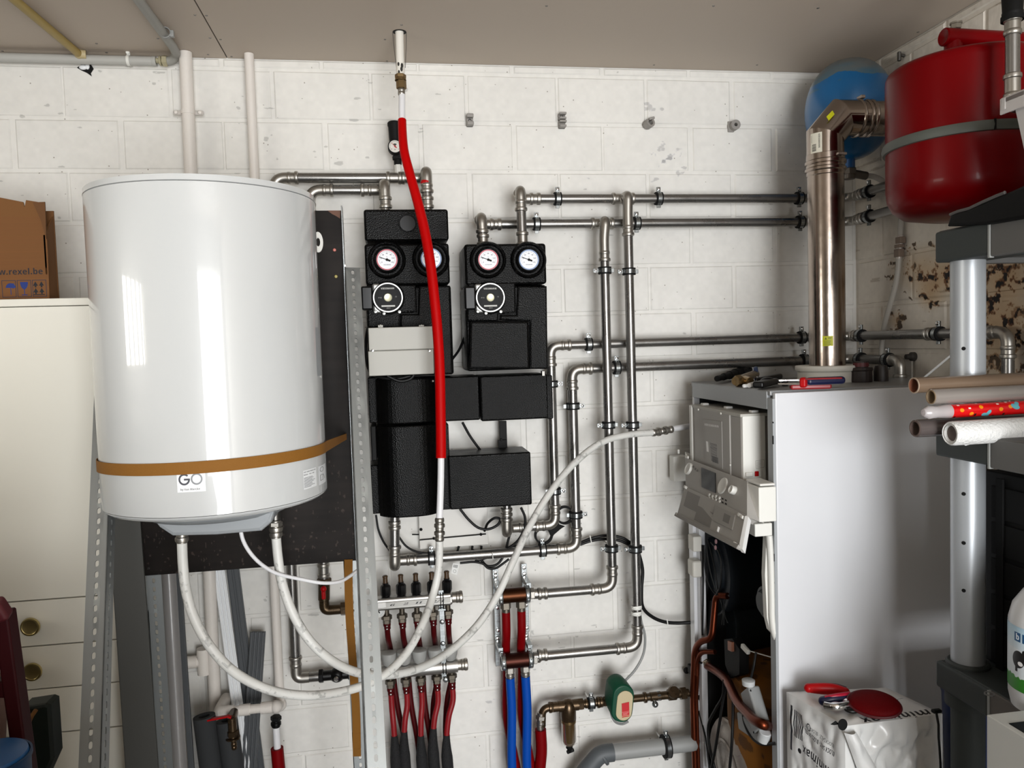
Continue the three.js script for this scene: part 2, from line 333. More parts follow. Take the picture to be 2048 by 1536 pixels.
// one painted block: a slab with chamfered arrises; face towards +z, corners may be slightly uneven
function blockGeo(x0, y0, x1, y1, depth, ch, jit = 0.0012) {
  const q = () => rr(-jit, jit), f = [[x0 + ch + q(), y0 + ch + q()], [x1 - ch + q(), y0 + ch + q()], [x1 - ch + q(), y1 - ch + q()], [x0 + ch + q(), y1 - ch + q()]], o = [[x0, y0], [x1, y0], [x1, y1], [x0, y1]];
  const zf = rr(-0.0008, 0.0012), pos = [], tri = (...v) => v.forEach((p) => pos.push(...p)), F = f.map((p) => [p[0], p[1], zf + rr(-0.0006, 0.0006)]), O = o.map((p) => [p[0], p[1], zf - ch * 0.9]), B = o.map((p) => [p[0], p[1], -depth]);
  tri(F[0], F[1], F[2], F[0], F[2], F[3]);
  for (let i = 0; i < 4; i++) { const j = (i + 1) % 4; tri(O[i], O[j], F[j], O[i], F[j], F[i]); tri(B[i], B[j], O[j], B[i], O[j], O[i]); }
  const g = new THREE.BufferGeometry(); g.setAttribute('position', new THREE.Float32BufferAttribute(pos, 3)); g.computeVertexNormals(); return g;
}
const ROW = 0.155, Y0 = 2.467, JT = 0.0105;
const backWall = struct('wall_back', setUV(bx(-2.6, 0, -0.2, 1.82, 2.6, -0.0032, 0), uvBack), M.wall);
for (let i = -1; i < 15; i++) {
  const yt = i < 0 ? CEIL - 0.002 : Y0 - i * ROW, yb = Y0 - (i + 1) * ROW, off = i % 2 ? 0.117 : -0.033;
  for (let k = -5; k < 6; k++) {
    let xa = off + k * 0.3 + rr(-0.006, 0.006), xb = off + (k + 1) * 0.3;
    if (xb < -1.4 || xa > 1.6) continue; xb = Math.min(xb, XR - 0.002);
    if (i >= 0 && rnd() < 0.06 && xb - xa > 0.25) xb -= 0; 
    part(backWall, 'block', setUV(blockGeo(xa + JT / 2, yb + JT / 2, xb - JT / 2, yt - (i < 0 ? 0 : JT / 2), 0.012, 0.0032), uvBack), M.wall);
  }
}
// torn hole in the top left block with loose filler
{
  const c = P(170, 136, 0.001), pts = [[-20, 0], [-8, 9], [6, 7], [14, 12], [22, -2], [14, -14], [16, -22], [4, -13], [-9, -7]].map(([x, y]) => c.clone().add(V(x * .0011, y * .0011, 0)));
  part(backWall, 'chipped_hole', polyExtrude(pts, 0.0022, 0.004), M.black);
  part(backWall, 'filler', [ball(c.clone().add(V(-0.004, 0.001, 0.003)), 0.011, 1.1, 0.7, 0.5, 8), ball(c.clone().add(V(0.008, 0.004, 0.003)), 0.008, 0.8, 1.2, 0.5, 8)], M.whiteTrim);
}
const rightWall = struct('wall_right', setUV(bx(XR + 0.004, 0, -0.2, XR + 0.2, 2.6, ZF + 0.2, 0), uvSide), M.side);
for (let i = -1; i < 10; i++) {
  const yt = i < 0 ? CEIL - 0.002 : Y0 - i * ROW, yb = Y0 - (i + 1) * ROW;
  for (let k = 0; k < 5; k++) {
    const za = Math.max(0.004, k * 0.3 - (i % 2 ? 0.15 : 0)), zb = (k + 1) * 0.3 - (i % 2 ? 0.15 : 0);
    const g = blockGeo(za + JT / 2, yb + JT / 2, zb - JT / 2, yt - (i < 0 ? 0 : JT / 2), 0.012, 0.0045, 0.002);
    g.rotateY(-Math.PI / 2); // local (x, y, z) -> (-z, y, x)
    g.translate(XR, 0, 0);
    part(rightWall, 'block', setUV(g, uvSide), M.side);
  }
}
struct('wall_left', [bx(XL - 0.2, 0, -0.2, XL, 2.6, 1.48, 0), bx(XL - 0.2, 0, 2.62, XL, 2.6, ZF + 0.2, 0), bx(XL - 0.2, 0, 1.48, XL, 1.53, 2.62, 0), bx(XL - 0.2, 1.97, 1.48, XL, 2.6, 2.62, 0)], M.wallPlain);
struct('wall_front', [bx(XL, 0, ZF, -0.2, 2.6, ZF + 0.2, 0), bx(1.5, 0, ZF, XR + 0.2, 2.6, ZF + 0.2, 0), bx(-0.2, 2.18, ZF, 1.5, 2.6, ZF + 0.2, 0)], M.wallPlain);
const win = struct('window_1', [bx(XL - 0.14, 1.53, 1.48, XL - 0.08, 1.56, 2.62, 0), bx(XL - 0.14, 1.94, 1.48, XL - 0.08, 1.97, 2.62, 0), bx(XL - 0.14, 1.56, 1.48, XL - 0.08, 1.94, 1.51, 0), bx(XL - 0.14, 1.56, 2.59, XL - 0.08, 1.94, 2.62, 0)], M.whitePlastic);
for (let k = 1; k < 5; k++) part(win, 'window_bar', bx(XL - 0.13, 1.555, 1.48 + k * 0.228 - 0.025, XL - 0.09, 1.945, 1.48 + k * 0.228 + 0.025, 0.004), M.whitePlastic);
// a tall tool cupboard beside the camera, outside the frame: it keeps the daylight off the lower left corner
{
  const t = thing('tool_cupboard', 'plain wooden tool cupboard standing left of the view against the side wall', 'cupboard', V(-1.4, 0, 1.5)), wood = std('#6d5b45', 0.7);
  part(t, 'carcass', bx(-2.3, 0.08, 1.3, -0.68, 1.37, 1.7, 0.004), wood); part(t, 'top', bx(-2.32, 1.37, 1.28, -0.67, 1.4, 1.72, 0.004), wood); part(t, 'plinth', bx(-2.28, 0, 1.33, -0.72, 0.08, 1.67, 0), wood);
}
{
  const t = thing('storage_chest', 'tall wooden storage chest beside the viewer behind the tool cupboard', 'chest', V(-1.2, 0, 2.1)), wood = std('#57493a', 0.7);
  part(t, 'carcass', bx(-1.9, 0, 1.85, -0.2, 1.14, 2.35, 0.004), wood); part(t, 'lid', bx(-1.92, 1.14, 1.83, -0.19, 1.17, 2.37, 0.004), wood);
}
struct('floor', bx(XL - 0.2, -0.15, -0.2, XR + 0.2, 0, ZF + 0.2, 0), M.floor);
struct('ground', bx(-14, -0.25, ZF + 0.2, 14, -0.1, 16, 0), M.ground);
// ceiling boards with their open joint and the heads of their screws
const JX = -0.4625;
const ceiling = struct('ceiling', bx(XL - 0.2, CEIL + 0.012, -0.2, XR + 0.2, CEIL + 0.15, ZF + 0.2, 0), M.ceiling);
part(ceiling, 'ceiling_panel', bx(XL, CEIL, 0, JX - 0.0016, CEIL + 0.0121, ZF, 0.0012, 1), M.ceiling);
part(ceiling, 'ceiling_panel', bx(JX + 0.0016, CEIL, 0.001, XR, CEIL + 0.0121, ZF, 0.0012, 1), M.ceiling);
part(ceiling, 'joint_shadow_gap', bx(JX - 0.0016, CEIL + 0.004, 0, JX + 0.0016, CEIL + 0.012, ZF, 0), M.black);
for (const [x, y] of [[390, 30], [413, 31], [420, 76], [441, 79], [416, 109], [463, 113], [535, 118], [636, 121], [803, 50], [770, 79], [774, 122], [839, 126], [1093, 12], [1034, 130], [1308, 130], [1427, 12], [1636, 16], [1514, 130], [1836, 64], [316, 77], [193, 87], [213, 105], [5, 102]]) {
  const p = PY(x, y, CEIL); if (p.z > 0.006) part(ceiling, 'screw', lathe([[0, 0.0009], [0.0032, 0.0009], [0.0036, 0]], p, V(0, -1, 0), 10), M.darkSteel);
}
const heaterInfo = {};

// ---------------------------------------------------------------- cabinet, cardboard box, water heater on its stand, leaning trims
{
  const zf = 0.46, yt = P(100, 597, zf).y, x1 = P(264, 1200, zf).x, x0 = -1.62, t = thing('cabinet', 'tall white cabinet with brass-knobbed drawers under the cardboard box', 'cabinet', V((x0 + x1) / 2, 0, 0.24));
  const Wm = std('#dedbd0', 0.42);
  part(t, 'carcass', [bx(x0, 0, 0.03, x0 + 0.018, yt - .018, zf - .02, 0.001), bx(x1 - .018, 0, 0.03, x1, yt - .018, zf - .02, 0.001), bx(x0, 0, .03, x1, yt - .018, .04, 0), bx(x0, .06, .03, x1, .08, zf - .03, 0)], Wm);
  part(t, 'top_board', bx(x0 - 0.004, yt - 0.018, 0.02, x1 + 0.004, yt, zf + 0.004, 0.002), Wm);
  const ys = [1207 - 1.5, 1298, 1385, 1476, 1568].map((y, i) => P(10, y, zf).y);
  part(t, 'door', bx(x0, ys[0] + 0.0015, zf - 0.019, x1, yt - 0.0195, zf, 0.0015), Wm);
  for (let i = 0; i < 4; i++) {
    const d = part(t, 'drawer', bx(x0, ys[i + 1] + 0.0015, zf - 0.019, x1, ys[i] - 0.0015, zf, 0.0015), Wm);
    const k = P(i ? 74 : 70, i ? 1345 : 1255, zf), yk = (ys[i] + ys[i + 1]) / 2;
    part(d, 'knob', lathe([[0, 0], [0.009, 0], [0.008, 0.012], [0.013, 0.017], [0.0215, 0.02], [0.023, 0.024], [0.0215, 0.028], [0.018, 0.0285], [0.0165, 0.0275], [0, 0.0275]], V(k.x, yk, zf), V(0, 0, 1), 28), M.gold);
  }
  // cardboard box on top of the cabinet
  const zb = 0.4, bxr = P(98, 585, zb).x, b0 = -1.55, yb = yt, ytop = P(20, 398, zb).y;
  const print = canvasTex(1024, 512, (g, w, h) => {
    g.fillStyle = '#6b431b'; g.fillRect(0, 0, w, h);
    for (let i = 0; i < 240; i++) { g.fillStyle = `rgba(${90 + 60 * rnd()},${60 + 30 * rnd()},20,0.05)`; g.fillRect(0, rnd() * h, w, 1 + 2 * rnd()); }
    g.fillStyle = '#1b1c26'; g.font = 'bold 50px sans-serif'; g.textAlign = 'right'; g.fillText('www.rexel.be', w - 26, 352);
    g.strokeStyle = '#1b2340'; g.lineWidth = 3; for (let i = 0; i < 3; i++) g.strokeRect(w - 262 + i * 86, 388, 76, 100);
    g.fillStyle = '#1b2f70'; g.beginPath(); g.arc(w - 214, 432, 28, Math.PI, 0); g.fill(); g.fillRect(w - 216, 430, 4, 44); g.fillRect(w - 206, 406, 12, 30);
    g.beginPath(); g.moveTo(w - 160, 398); g.lineTo(w - 116, 398); g.quadraticCurveTo(w - 116, 436, w - 138, 444); g.quadraticCurveTo(w - 160, 436, w - 160, 398); g.fill(); g.fillRect(w - 140, 444, 4, 30); g.fillRect(w - 154, 474, 32, 5);
    g.fillStyle = '#16181f'; for (const [ax, ay] of [[w - 74, 408], [w - 40, 408], [w - 74, 448], [w - 40, 448]]) { g.beginPath(); g.moveTo(ax - 14, ay + 14); g.lineTo(ax, ay - 12); g.lineTo(ax + 14, ay + 14); g.fill(); g.fillRect(ax - 5, ay + 10, 10, 14); } g.fillRect(w - 88, 474, 64, 5);
  });
  const B = thing('cardboard_box', 'brown cardboard shipping box with torn flap on top of the white cabinet', 'box', V((b0 + bxr) / 2, yb, 0.37));
  const card = std('#65401a', 0.8), yk = P(90, 470, zb).y;
  part(B, 'side_panel', [bx(b0, yb, 0.34, b0 + 0.004, ytop, zb, 0), bx(b0, yb, 0.34, bxr, ytop - 0.02, 0.344, 0), bx(b0, yb, .34, bxr, yb + .004, zb, 0)], card);
  const Fr = polyExtrude([V(b0, yb, 0), P(99, 597, zb), P(95, 500, zb), P(93, 470, zb), P(84, 425, zb), P(76, 404, zb), P(52, 400, zb), P(49, 415, zb), P(46, 404, zb), P(0, 395, zb), V(b0, ytop + 0.005, 0)], zb, 0.004);
  setUV(Fr, (x, y) => [1 + (x - bxr) / 0.42, (y - yb) / 0.21]);
  part(B, 'printed_front', Fr, std('#ffffff', 0.8, 0, { map: print }));
  part(B, 'right_panel', polyExtrude([V(-zb, yb), V(-0.34, yb), V(-0.34, ytop - 0.03), V(-zb, yk)], 0, 0.004).rotateY(Math.PI / 2).translate(bxr - 0.001, 0, 0), card);
  const fl = [P(72, 405, zb), P(89, 405, zb), P(93, 474, zb)]; part(B, 'torn_flap', polyExtrude([P(66, 405, zb + .004), P(90, 404, zb + .004), P(92, 440, zb + .004), P(93, 478, zb + .004), P(82, 440, zb + .004)], zb + 0.006, 0.004), std('#5d3a17', 0.8));
  // ---- electric water heater
  const zc = 0.78, cl = P(168, 395, zc), cr = P(629, 400, zc), bl = P(197, 990, zc), br = P(655, 965, zc);
  // silhouettes of a vertical cylinder: the two edge rays are tangent to it
  const tan = (p) => { const d = V(p.x - CAM.x, 0, p.z - CAM.z).normalize(); return d; };
  const eL = [P(168, 395, zc), P(197, 1000, zc)].map(tan), eR = [P(629, 400, zc), P(655, 962, zc)].map(tan);
  const dl = eL[0].clone().add(eL[1]).normalize(), dr = eR[0].clone().add(eR[1]).normalize(), mid = dl.clone().add(dr).normalize(), half = dl.angleTo(dr) / 2;
  const dist = (CAM.z - zc) / -mid.z, HC = CAM.clone().addScaledVector(mid, dist), R = dist * Math.sin(half); HC.y = 0;
  const front = HC.clone().addScaledVector(mid, -R); // nearest line of the shell
  const yTopF = P(398, 362, front.z).y, yBotF = P(430, 1030, front.z).y, yCapF = P(395, 350, front.z).y;
  const H = thing('water_heater', 'large white cylindrical electric water heater strapped to the black board', 'water heater', V(HC.x, yBotF, HC.z));
  const c0 = (y) => V(HC.x, y, HC.z), UP = V(0, 1, 0);
  const shell = lathe([[R, 0.0], [R, yTopF - yBotF]], c0(yBotF), UP, 96);
  part(H, 'shell', shell, M.enamel);
  part(H, 'top_cap', lathe([[R - 0.002, 0], [R + 0.0005, 0.001], [R - 0.0005, 0.012], [R - 0.005, yCapF - yTopF], [R - 0.016, yCapF - yTopF + 0.004], [0.1, yCapF - yTopF + 0.006], [0, yCapF - yTopF + 0.006]], c0(yTopF + 0.001), UP, 96), M.enamel);
  part(H, 'bottom_ring', lathe([[R * 0.76, -0.014], [R - 0.02, -0.013], [R - 0.008, -0.009], [R - 0.001, -0.003], [R - 0.0005, -0.001]], c0(yBotF), UP, 96), M.enamel);
  part(H, 'bottom_dome', lathe([[0, -0.036], [R * 0.5, -0.036], [R * 0.64, -0.033], [R * 0.74, -0.022], [R * 0.78, -0.0125]], c0(yBotF), UP, 72), M.capGrey);
  { // terminal cover under the dome: bulged tray
    const zq = HC.z + 0.11, pts = [[252, 1030], [300, 1046], [312, 1060], [345, 1071], [420, 1070], [525, 1061], [547, 1043], [612, 1012], [600, 1000], [270, 1020]];
    part(H, 'terminal_cover', [polyExtrude([[302, 1036], [318, 1056], [344, 1073], [430, 1071], [522, 1063], [542, 1046], [550, 1020]].map(([x, y]) => P(x, y, zq)), zq, 0.24, 0.008)], M.capGrey);
  }
  // marks on the shell: curved stickers
  const sticker = (px0, py0, px1, py1, mat, name, lab) => {
    const ang = (px, py) => { const d = rayTo(px, py); const a = d.x * d.x + d.z * d.z, ox = CAM.x - HC.x, oz = CAM.z - HC.z, b = ox * d.x + oz * d.z, c = ox * ox + oz * oz - (R + .0006) ** 2, t = (-b - Math.sqrt(Math.max(0, b * b - a * c))) / a; return [Math.atan2(ox + t * d.x, oz + t * d.z), CAM.y + t * d.y]; };
    const [a0, yA] = ang(px0, (py0 + py1) / 2), [a1, yB] = ang(px1, (py0 + py1) / 2), ym0 = ang((px0 + px1) / 2, py0)[1], ym1 = ang((px0 + px1) / 2, py1)[1], n = 12, pos = [], uv = [], nor = [], idx = [];
    for (let i = 0; i <= n; i++) { const a = a0 + (a1 - a0) * i / n; for (const [y, v] of [[ym0, 1], [ym1, 0]]) { pos.push(HC.x + Math.sin(a) * (R + .0006), y, HC.z + Math.cos(a) * (R + .0006)); nor.push(Math.sin(a), 0, Math.cos(a)); uv.push(i / n, v); } }
    for (let i = 0; i < n; i++) { const a = i * 2; idx.push(a, a + 1, a + 2, a + 1, a + 3, a + 2); }
    const g = new THREE.BufferGeometry(); g.setAttribute('position', new THREE.Float32BufferAttribute(pos, 3)); g.setAttribute('normal', new THREE.Float32BufferAttribute(nor, 3)); g.setAttribute('uv', new THREE.Float32BufferAttribute(uv, 2)); g.setIndex(idx);
    return part(H, name, g, mat, lab);
  };
  sticker(354, 944, 411, 984, phy('#ffffff', 0.3, 0, { map: canvasTex(384, 270, (g, w, h) => { g.fillStyle = '#e9eaeb'; g.fillRect(0, 0, w, h); g.strokeStyle = '#4c4e55'; g.lineWidth = 25; g.beginPath(); g.arc(100, 98, 66, -0.75, -Math.PI * 2 + 0.02, true); g.stroke(); g.fillStyle = '#4c4e55'; g.fillRect(96, 86, 82, 25); g.strokeStyle = '#85888c'; g.lineWidth = 23; g.beginPath(); g.arc(268, 98, 68, 0, 7); g.stroke(); g.fillStyle = '#55575c'; g.font = 'bold 38px sans-serif'; g.fillText('by Van Marcke', 40, 246); }) }), 'logo_sticker', 'grey GO lettering sticker');
  sticker(607, 938, 633, 976, std('#ffffff', 0.4, 0, { map: canvasTex(256, 384, (g, w, h) => { g.fillStyle = '#d9dbdc'; g.fillRect(0, 0, w, h); g.fillStyle = '#26272b'; g.font = 'bold 34px sans-serif'; g.fillText('GO VAN MARCKE', 8, 50, 236); g.fillText('Boiler   50 L', 8, 104, 150); g.fillText('80', 170, 104); g.font = '22px sans-serif'; for (let i = 0; i < 9; i++) { g.fillRect(8, 150 + i * 24, 120 + 110 * hash(i, 4), 8); } }) }), 'rating_plate', 'white printed rating label');
  sticker(637, 930, 651, 968, std('#ffffff', 0.4, 0, { map: canvasTex(192, 384, (g, w, h) => { g.fillStyle = '#d4d6d8'; g.fillRect(0, 0, w, h); g.strokeStyle = '#444'; g.lineWidth = 9; g.beginPath(); g.arc(80, 80, 44, 0, 7); g.stroke(); g.strokeRect(40, 190, 60, 110); g.beginPath(); g.moveTo(120, 190); g.lineTo(150, 300); g.stroke(); }) }), 'pictogram_label');
  sticker(633, 655, 641, 752, M.capGrey, 'side_label', 'narrow grey label at the back edge');
  const nipL = P(364, 1062, HC.z + 0.02), nipR = P(551, 1040, HC.z - 0.06);
  part(H, 'water_inlet', [cyl(nipL.clone().add(V(0, 0.06, 0)), nipL, 0.0115, 18), lathe([[0.0125, 0], [0.0125, .004]], nipL, V(0, -1, 0))], M.whitePlastic);
  part(H, 'water_outlet', [cyl(nipR.clone().add(V(0, 0.07, 0)), nipR, 0.0115, 18)], M.darkSteel);
  heaterInfo.R = R; heaterInfo.HC = HC; heaterInfo.front = front; heaterInfo.nipL = nipL; heaterInfo.nipR = nipR;

  // ---- stand: black board carried by four slotted angles
  const zB = HC.z - R - 0.012, TL = P(640, 420, zB), BR = P(714, 1121, zB), BL = P(287, 1152, zB);
  const xl = BL.x, xr = (P(681, 425, zB).x + BR.x) / 2, yt2 = P(660, 421, zB).y, yb2 = (BR.y + BL.y) / 2;
  const St = thing('heater_stand', 'stand of galvanised slotted angles carrying a black board', 'stand', V((xl + xr) / 2, 0, zB));
  const Tboard = dataTex(256, 512, (u, v) => { const n = fbm(u * 8, v * 6, 4, 2), s = fbm(u * 3, v * 60, 3), q = fbm(u * 90, v * 90, 2); let c = 0.06 + 0.05 * n + 0.04 * s; if (q > 0.8 && v < 0.3) c += 0.1; return [c * 1.15, c, c * 0.92]; }, true);
  const board = part(St, 'back_board', [setUV(bx(xl, yb2, zB - 0.018, xr, yt2, zB, 0.001), (x, y) => [(x - xl) / (xr - xl), (y - yb2) / (yt2 - yb2)])], phy('#ffffff', 0.5, 0, { map: Tboard, specularIntensity: 0.2 }));
  part(St, 'edge_strip', bx(xr, yb2, zB - 0.02, xr + 0.003, yt2 + 0.01, zB + 0.012, 0.0005), M.zinc);
  const chip = [P(655, 421, zB + .001), P(681, 421, zB + .001), P(680, 437, zB + .001), P(672, 432, zB + .001), P(664, 428, zB + .001)]; part(board, 'bare_corner', polyExtrude(chip, zB + 0.0012, 0.002), std('#5f4030', 0.7));
  for (const [x, y, m] of [[669, 500, std('#b76a5e', 0.5)], [672, 553, std('#9c8f4e', 0.5)], [297, 1137, M.chrome], [689, 531, M.chrome]]) part(board, 'screw', bolt(P(x, y, zB), V(0, 0, 1), 0.0042), m);
  const plateC = P(636, 484, zB + 0.006); part(St, 'hanger_plate', lathe([[0.005, 0], [0.012, 0], [0.012, 0.004], [0.005, 0.004], [0.005, 0]], plateC.clone().add(V(0, 0, -0.006)), V(0, 0, 1), 20).translate(-plateC.x, -plateC.y, 0).scale(1, 2.1, 1).translate(plateC.x, plateC.y, 0), M.whitePlastic);
  const w = 0.036, tk = 0.0022;
  function slotted(p, q, n, side, pitch = 0.0215, w2 = 0.036) { // L profile from p to q; second flange at side (+1 right, -1 left), going back
    const L = p.distanceTo(q), u = q.clone().sub(p).normalize(), nn = n.clone().addScaledVector(u, -n.dot(u)).normalize(), s = new THREE.Vector3().crossVectors(u, nn).normalize();
    const right = s.x > 0 ? s : s.clone().negate();
    const flange = (W) => {
      const sh = new THREE.Shape([[0, 0], [W, 0], [W, L], [0, L]].map(([a, b]) => new THREE.Vector2(a, b))), h = 0.0062, c = W / 2, hw = 0.0034;
      for (let y = 0.014; y < L - 0.014; y += pitch) { const pa = new THREE.Path(); pa.absarc(c, y - h + hw, hw, Math.PI, 0, false); pa.absarc(c, y + h - hw, hw, 0, Math.PI, false); pa.closePath(); sh.holes.push(pa); }
      return new THREE.ExtrudeGeometry(sh, { depth: tk, bevelEnabled: false, curveSegments: 3 });
    };
    const A = flange(w), B = flange(w2);
    // flange A: x across (right), y along u from p, z = nn
    const mk = (ax, az, o) => { const m = new THREE.Matrix4().makeBasis(ax, u, az).setPosition(o); return m.determinant() < 0 ? [m, true] : [m, false]; };
    const oA = p.clone().addScaledVector(right, -w / 2);
    const put = (g, ax, az, o) => { const [m, flip] = mk(ax, az, o); g.applyMatrix4(m); if (flip) { const gi = g.index ? g.toNonIndexed() : g, ps = gi.attributes.position; for (let i = 0; i < ps.count; i += 3) { const a = V(ps.getX(i), ps.getY(i), ps.getZ(i)); ps.setXYZ(i, ps.getX(i + 1), ps.getY(i + 1), ps.getZ(i + 1)); ps.setXYZ(i + 1, a.x, a.y, a.z); } gi.computeVertexNormals(); return gi; } return g; };
    const a = put(A, right.clone(), nn.clone(), oA.clone().addScaledVector(nn, -tk));
    const b = put(B, nn.clone().negate(), right.clone().multiplyScalar(side), oA.clone().addScaledVector(right, side > 0 ? w - tk : tk));
    return [a, b];
  }
  const legEnd = (p, q) => { const u = q.clone().sub(p); return p.clone().addScaledVector(u, (0.0 - p.y) / u.y); };
  const fr0 = P(705, 535, 2.5 - 1.93), fr1 = P(753, 1536, 2.5 - 1.38);
  part(St, 'leg', slotted(fr0, legEnd(fr0, fr1), V(0.12, 0.15, 1), -1), M.galv, 'bright slotted front leg leaning forward');
  const flA = P(198, 1011, 2.5 - 1.62), flB = P(179, 1536, 2.5 - 1.37); const uF = flB.clone().sub(flA); const fl0 = flA.clone().addScaledVector(uF, (fr0.y - flA.y) / uF.y);
  part(St, 'leg', slotted(fl0, legEnd(flA, flB), V(0.0, 0.15, 1), 1), M.galv, 'slotted front leg beside the cabinet drawers');
  const zr = zB - 0.02, rl0 = P(303, 1150, zr), rl1 = P(332, 1536, zr);
  part(St, 'leg', slotted(V(rl0.x, yt2, zr), V(rl0.x + (rl1.x - rl0.x) * 1.1, 0, zr), V(0, 0, 1), -1), M.galv);
  const rr0 = P(703, 1130, zr), rr1 = P(724, 1536, zr);
  part(St, 'leg', slotted(V(rr0.x - 0.003, yb2 + .16, zr), V(rr1.x, 0, zr), V(0, 0, 1), -1), M.galv);

  // ---- orange strap round the heater
  {
    const pts = [], Rs = R + 0.002; const yS = P(420, 937, front.z).y;
    const aStart = Math.PI * 1.02, camA = Math.atan2(CAM.x - HC.x, CAM.z - HC.z);
    for (let i = 0; i <= 60; i++) { const a = camA - 1.75 + i / 60 * 3.1; pts.push(V(HC.x + Math.sin(a) * Rs, yS + 0.004 * Math.sin(i / 60 * 3.1) + (i / 60 - .5) * 0.008, HC.z + Math.cos(a) * Rs)); }
    const end = P(692, 873, zB + 0.012); for (let i = 1; i <= 10; i++) { const s = i / 10, a = pts[60]; pts.push(a.clone().lerp(end, s)); }
    const band = (pts, hgt, th = 0.0016) => { // ribbon with thickness, tall along y
      const pos = [], uv = [], idx = []; let len = 0;
      pts.forEach((p, i) => { const T = pts[Math.min(i + 1, pts.length - 1)].clone().sub(pts[Math.max(i - 1, 0)]), nrm = V(T.z, 0, -T.x).normalize().multiplyScalar(-1), hh = typeof hgt === 'function' ? hgt(i / (pts.length - 1)) : hgt; if (i) len += p.distanceTo(pts[i - 1]); for (const [sy, sn] of [[1, 0], [1, 1], [-1, 1], [-1, 0]]) { const q = p.clone().addScaledVector(nrm, sn * th).add(V(0, sy * hh / 2, 0)); pos.push(q.x, q.y, q.z); uv.push(len, sy * hh / 2); } });
      for (let i = 0; i < pts.length - 1; i++) for (let k = 0; k < 4; k++) { const a = i * 4 + k, b = i * 4 + (k + 1) % 4; idx.push(a, b, a + 4, b, b + 4, a + 4); }
      const g = new THREE.BufferGeometry(); g.setAttribute('position', new THREE.Float32BufferAttribute(pos, 3)); g.setAttribute('uv', new THREE.Float32BufferAttribute(uv, 2)); g.setIndex(idx); const q = g.toNonIndexed(); q.computeVertexNormals(); return q;
    };
    const S = thing('ratchet_strap', 'mustard woven strap wrapped round the white water heater and hanging below it', 'strap', V(HC.x, yS, HC.z));
    part(S, 'webbing', band(pts, (s) => 0.0228 - 0.008 * Math.max(0, (s - 0.86) / 0.14)), M.strap);
    const zt = zB + 0.004, tail = smooth([P(697, 1119, zt), P(697, 1160, zt), P(699, 1230, zt), P(706, 1330, zt), P(712, 1420, zt + .004), P(714, 1512, zt + .006)], 26);
    const g = []; for (let i = 0; i < 26; i++) g.push(beam(tail[i], tail[i + 1].clone().addScaledVector(tail[i + 1].clone().sub(tail[i]), 0.04), 0.0205, 0.0018, V(0.25 * Math.sin(i * 0.4), 0, 1), 0));
    part(S, 'loose_end', g, M.strap);
  }
  // ---- things leaning in the corner under the board
  const lean = (px, z0, z1) => [P(px[0][0], px[0][1], z0), P(px[1][0], px[1][1], z1)];
  { // grey flat panel
    const z0 = 0.56, z1 = 0.65, a = P(224, 1025, z0), b = P(275, 1042, z0), c = P(318, 1536, z1), d = P(251, 1536, z1);
    const ext = (p, q, y) => p.clone().addScaledVector(q.clone().sub(p), (y - p.y) / (q.y - p.y));
    const A = ext(a, d, 1.62), B = ext(b, c, 1.62), C = ext(b, c, 0), D = ext(a, d, 0);
    const n = new THREE.Vector3().crossVectors(D.clone().sub(A), B.clone().sub(A)).normalize();
    const cA = A.clone().add(B).multiplyScalar(.5), cD = C.clone().add(D).multiplyScalar(.5);
    solo('leaning_board', 'dark grey flat plank leaning between the cabinet and the black board', 'panel', [beam(cA, cD, A.distanceTo(B) * 0.55 + C.distanceTo(D) * 0.5, 0.012, n, 0.002)], std('#33332f', 0.6));
  }
  {
    const z0 = 0.36, [a, b] = lean([[337, 1150], [360, 1536]], z0, z0 + 0.04); const u = b.clone().sub(a), bb = a.clone().addScaledVector(u, (0 - a.y) / u.y), aa = a.clone().addScaledVector(u, -0.7);
    solo('conduit_tube', 'thick translucent grey tube standing beside the slotted leg under the board', 'tube', [sweep([aa, bb], 0.0185, { radial: 24 }), tubeRing(aa, aa.clone().addScaledVector(u.clone().normalize(), .01), .012, .0195)], phy('#7f7d7c', 0.35, 0, { clearcoat: .3 }));
    const [c, d] = lean([[357, 1150], [383, 1536]], 0.2, 0.22), u2 = d.clone().sub(c);
    solo('angle_trim', 'narrow grey angle trim standing behind the thick grey tube', 'trim', beam(c.clone().addScaledVector(u2, -.6), c.clone().addScaledVector(u2, (0 - c.y) / u2.y), 0.016, 0.01, V(0, 0, 1)), M.greyTrim);
  }
  const profile = (name, label, cat, p, q, width, nrib, mat, dz = 0.012, grp) => { // fluted trim: a base strip with raised ribs
    const u = q.clone().sub(p), e = p.clone().addScaledVector(u, (0 - p.y) / u.y), s = V(1, 0, 0).addScaledVector(u.clone().normalize(), -u.clone().normalize().x).normalize();
    const t = thing(name, label, cat, V(e.x, 0, e.z), grp);
    part(t, 'back_strip', beam(p, e, width, dz * 0.6, V(0, 0, 1), 0.001), mat);
    for (let i = 0; i < nrib; i++) { const o = s.clone().multiplyScalar(((i + 0.5) / nrib - 0.5) * width).add(V(0, 0, dz * 0.4)); part(t, 'rib', beam(p.clone().add(o), e.clone().add(o), width / nrib * 0.62, dz * 0.5, V(0, 0, 1), 0.0012), mat); }
  };
  { const [a, b] = lean([[438, 1140], [492, 1536]], 0.03, 0.1), u = b.clone().sub(a); profile('fluted_trim', 'white fluted trim strip leaning against the wall behind the hose', 'trim', a.clone().addScaledVector(u, -.5), b, 0.034, 3, M.whiteTrim); }
  { const [a, b] = lean([[466, 1140], [516, 1536]], 0.018, 0.06), u = b.clone().sub(a); profile('fluted_trim', 'long dark grey trim strip leaning behind the white fluted one', 'trim', a.clone().addScaledVector(u, -.45), b, 0.038, 2, M.greyTrim); }
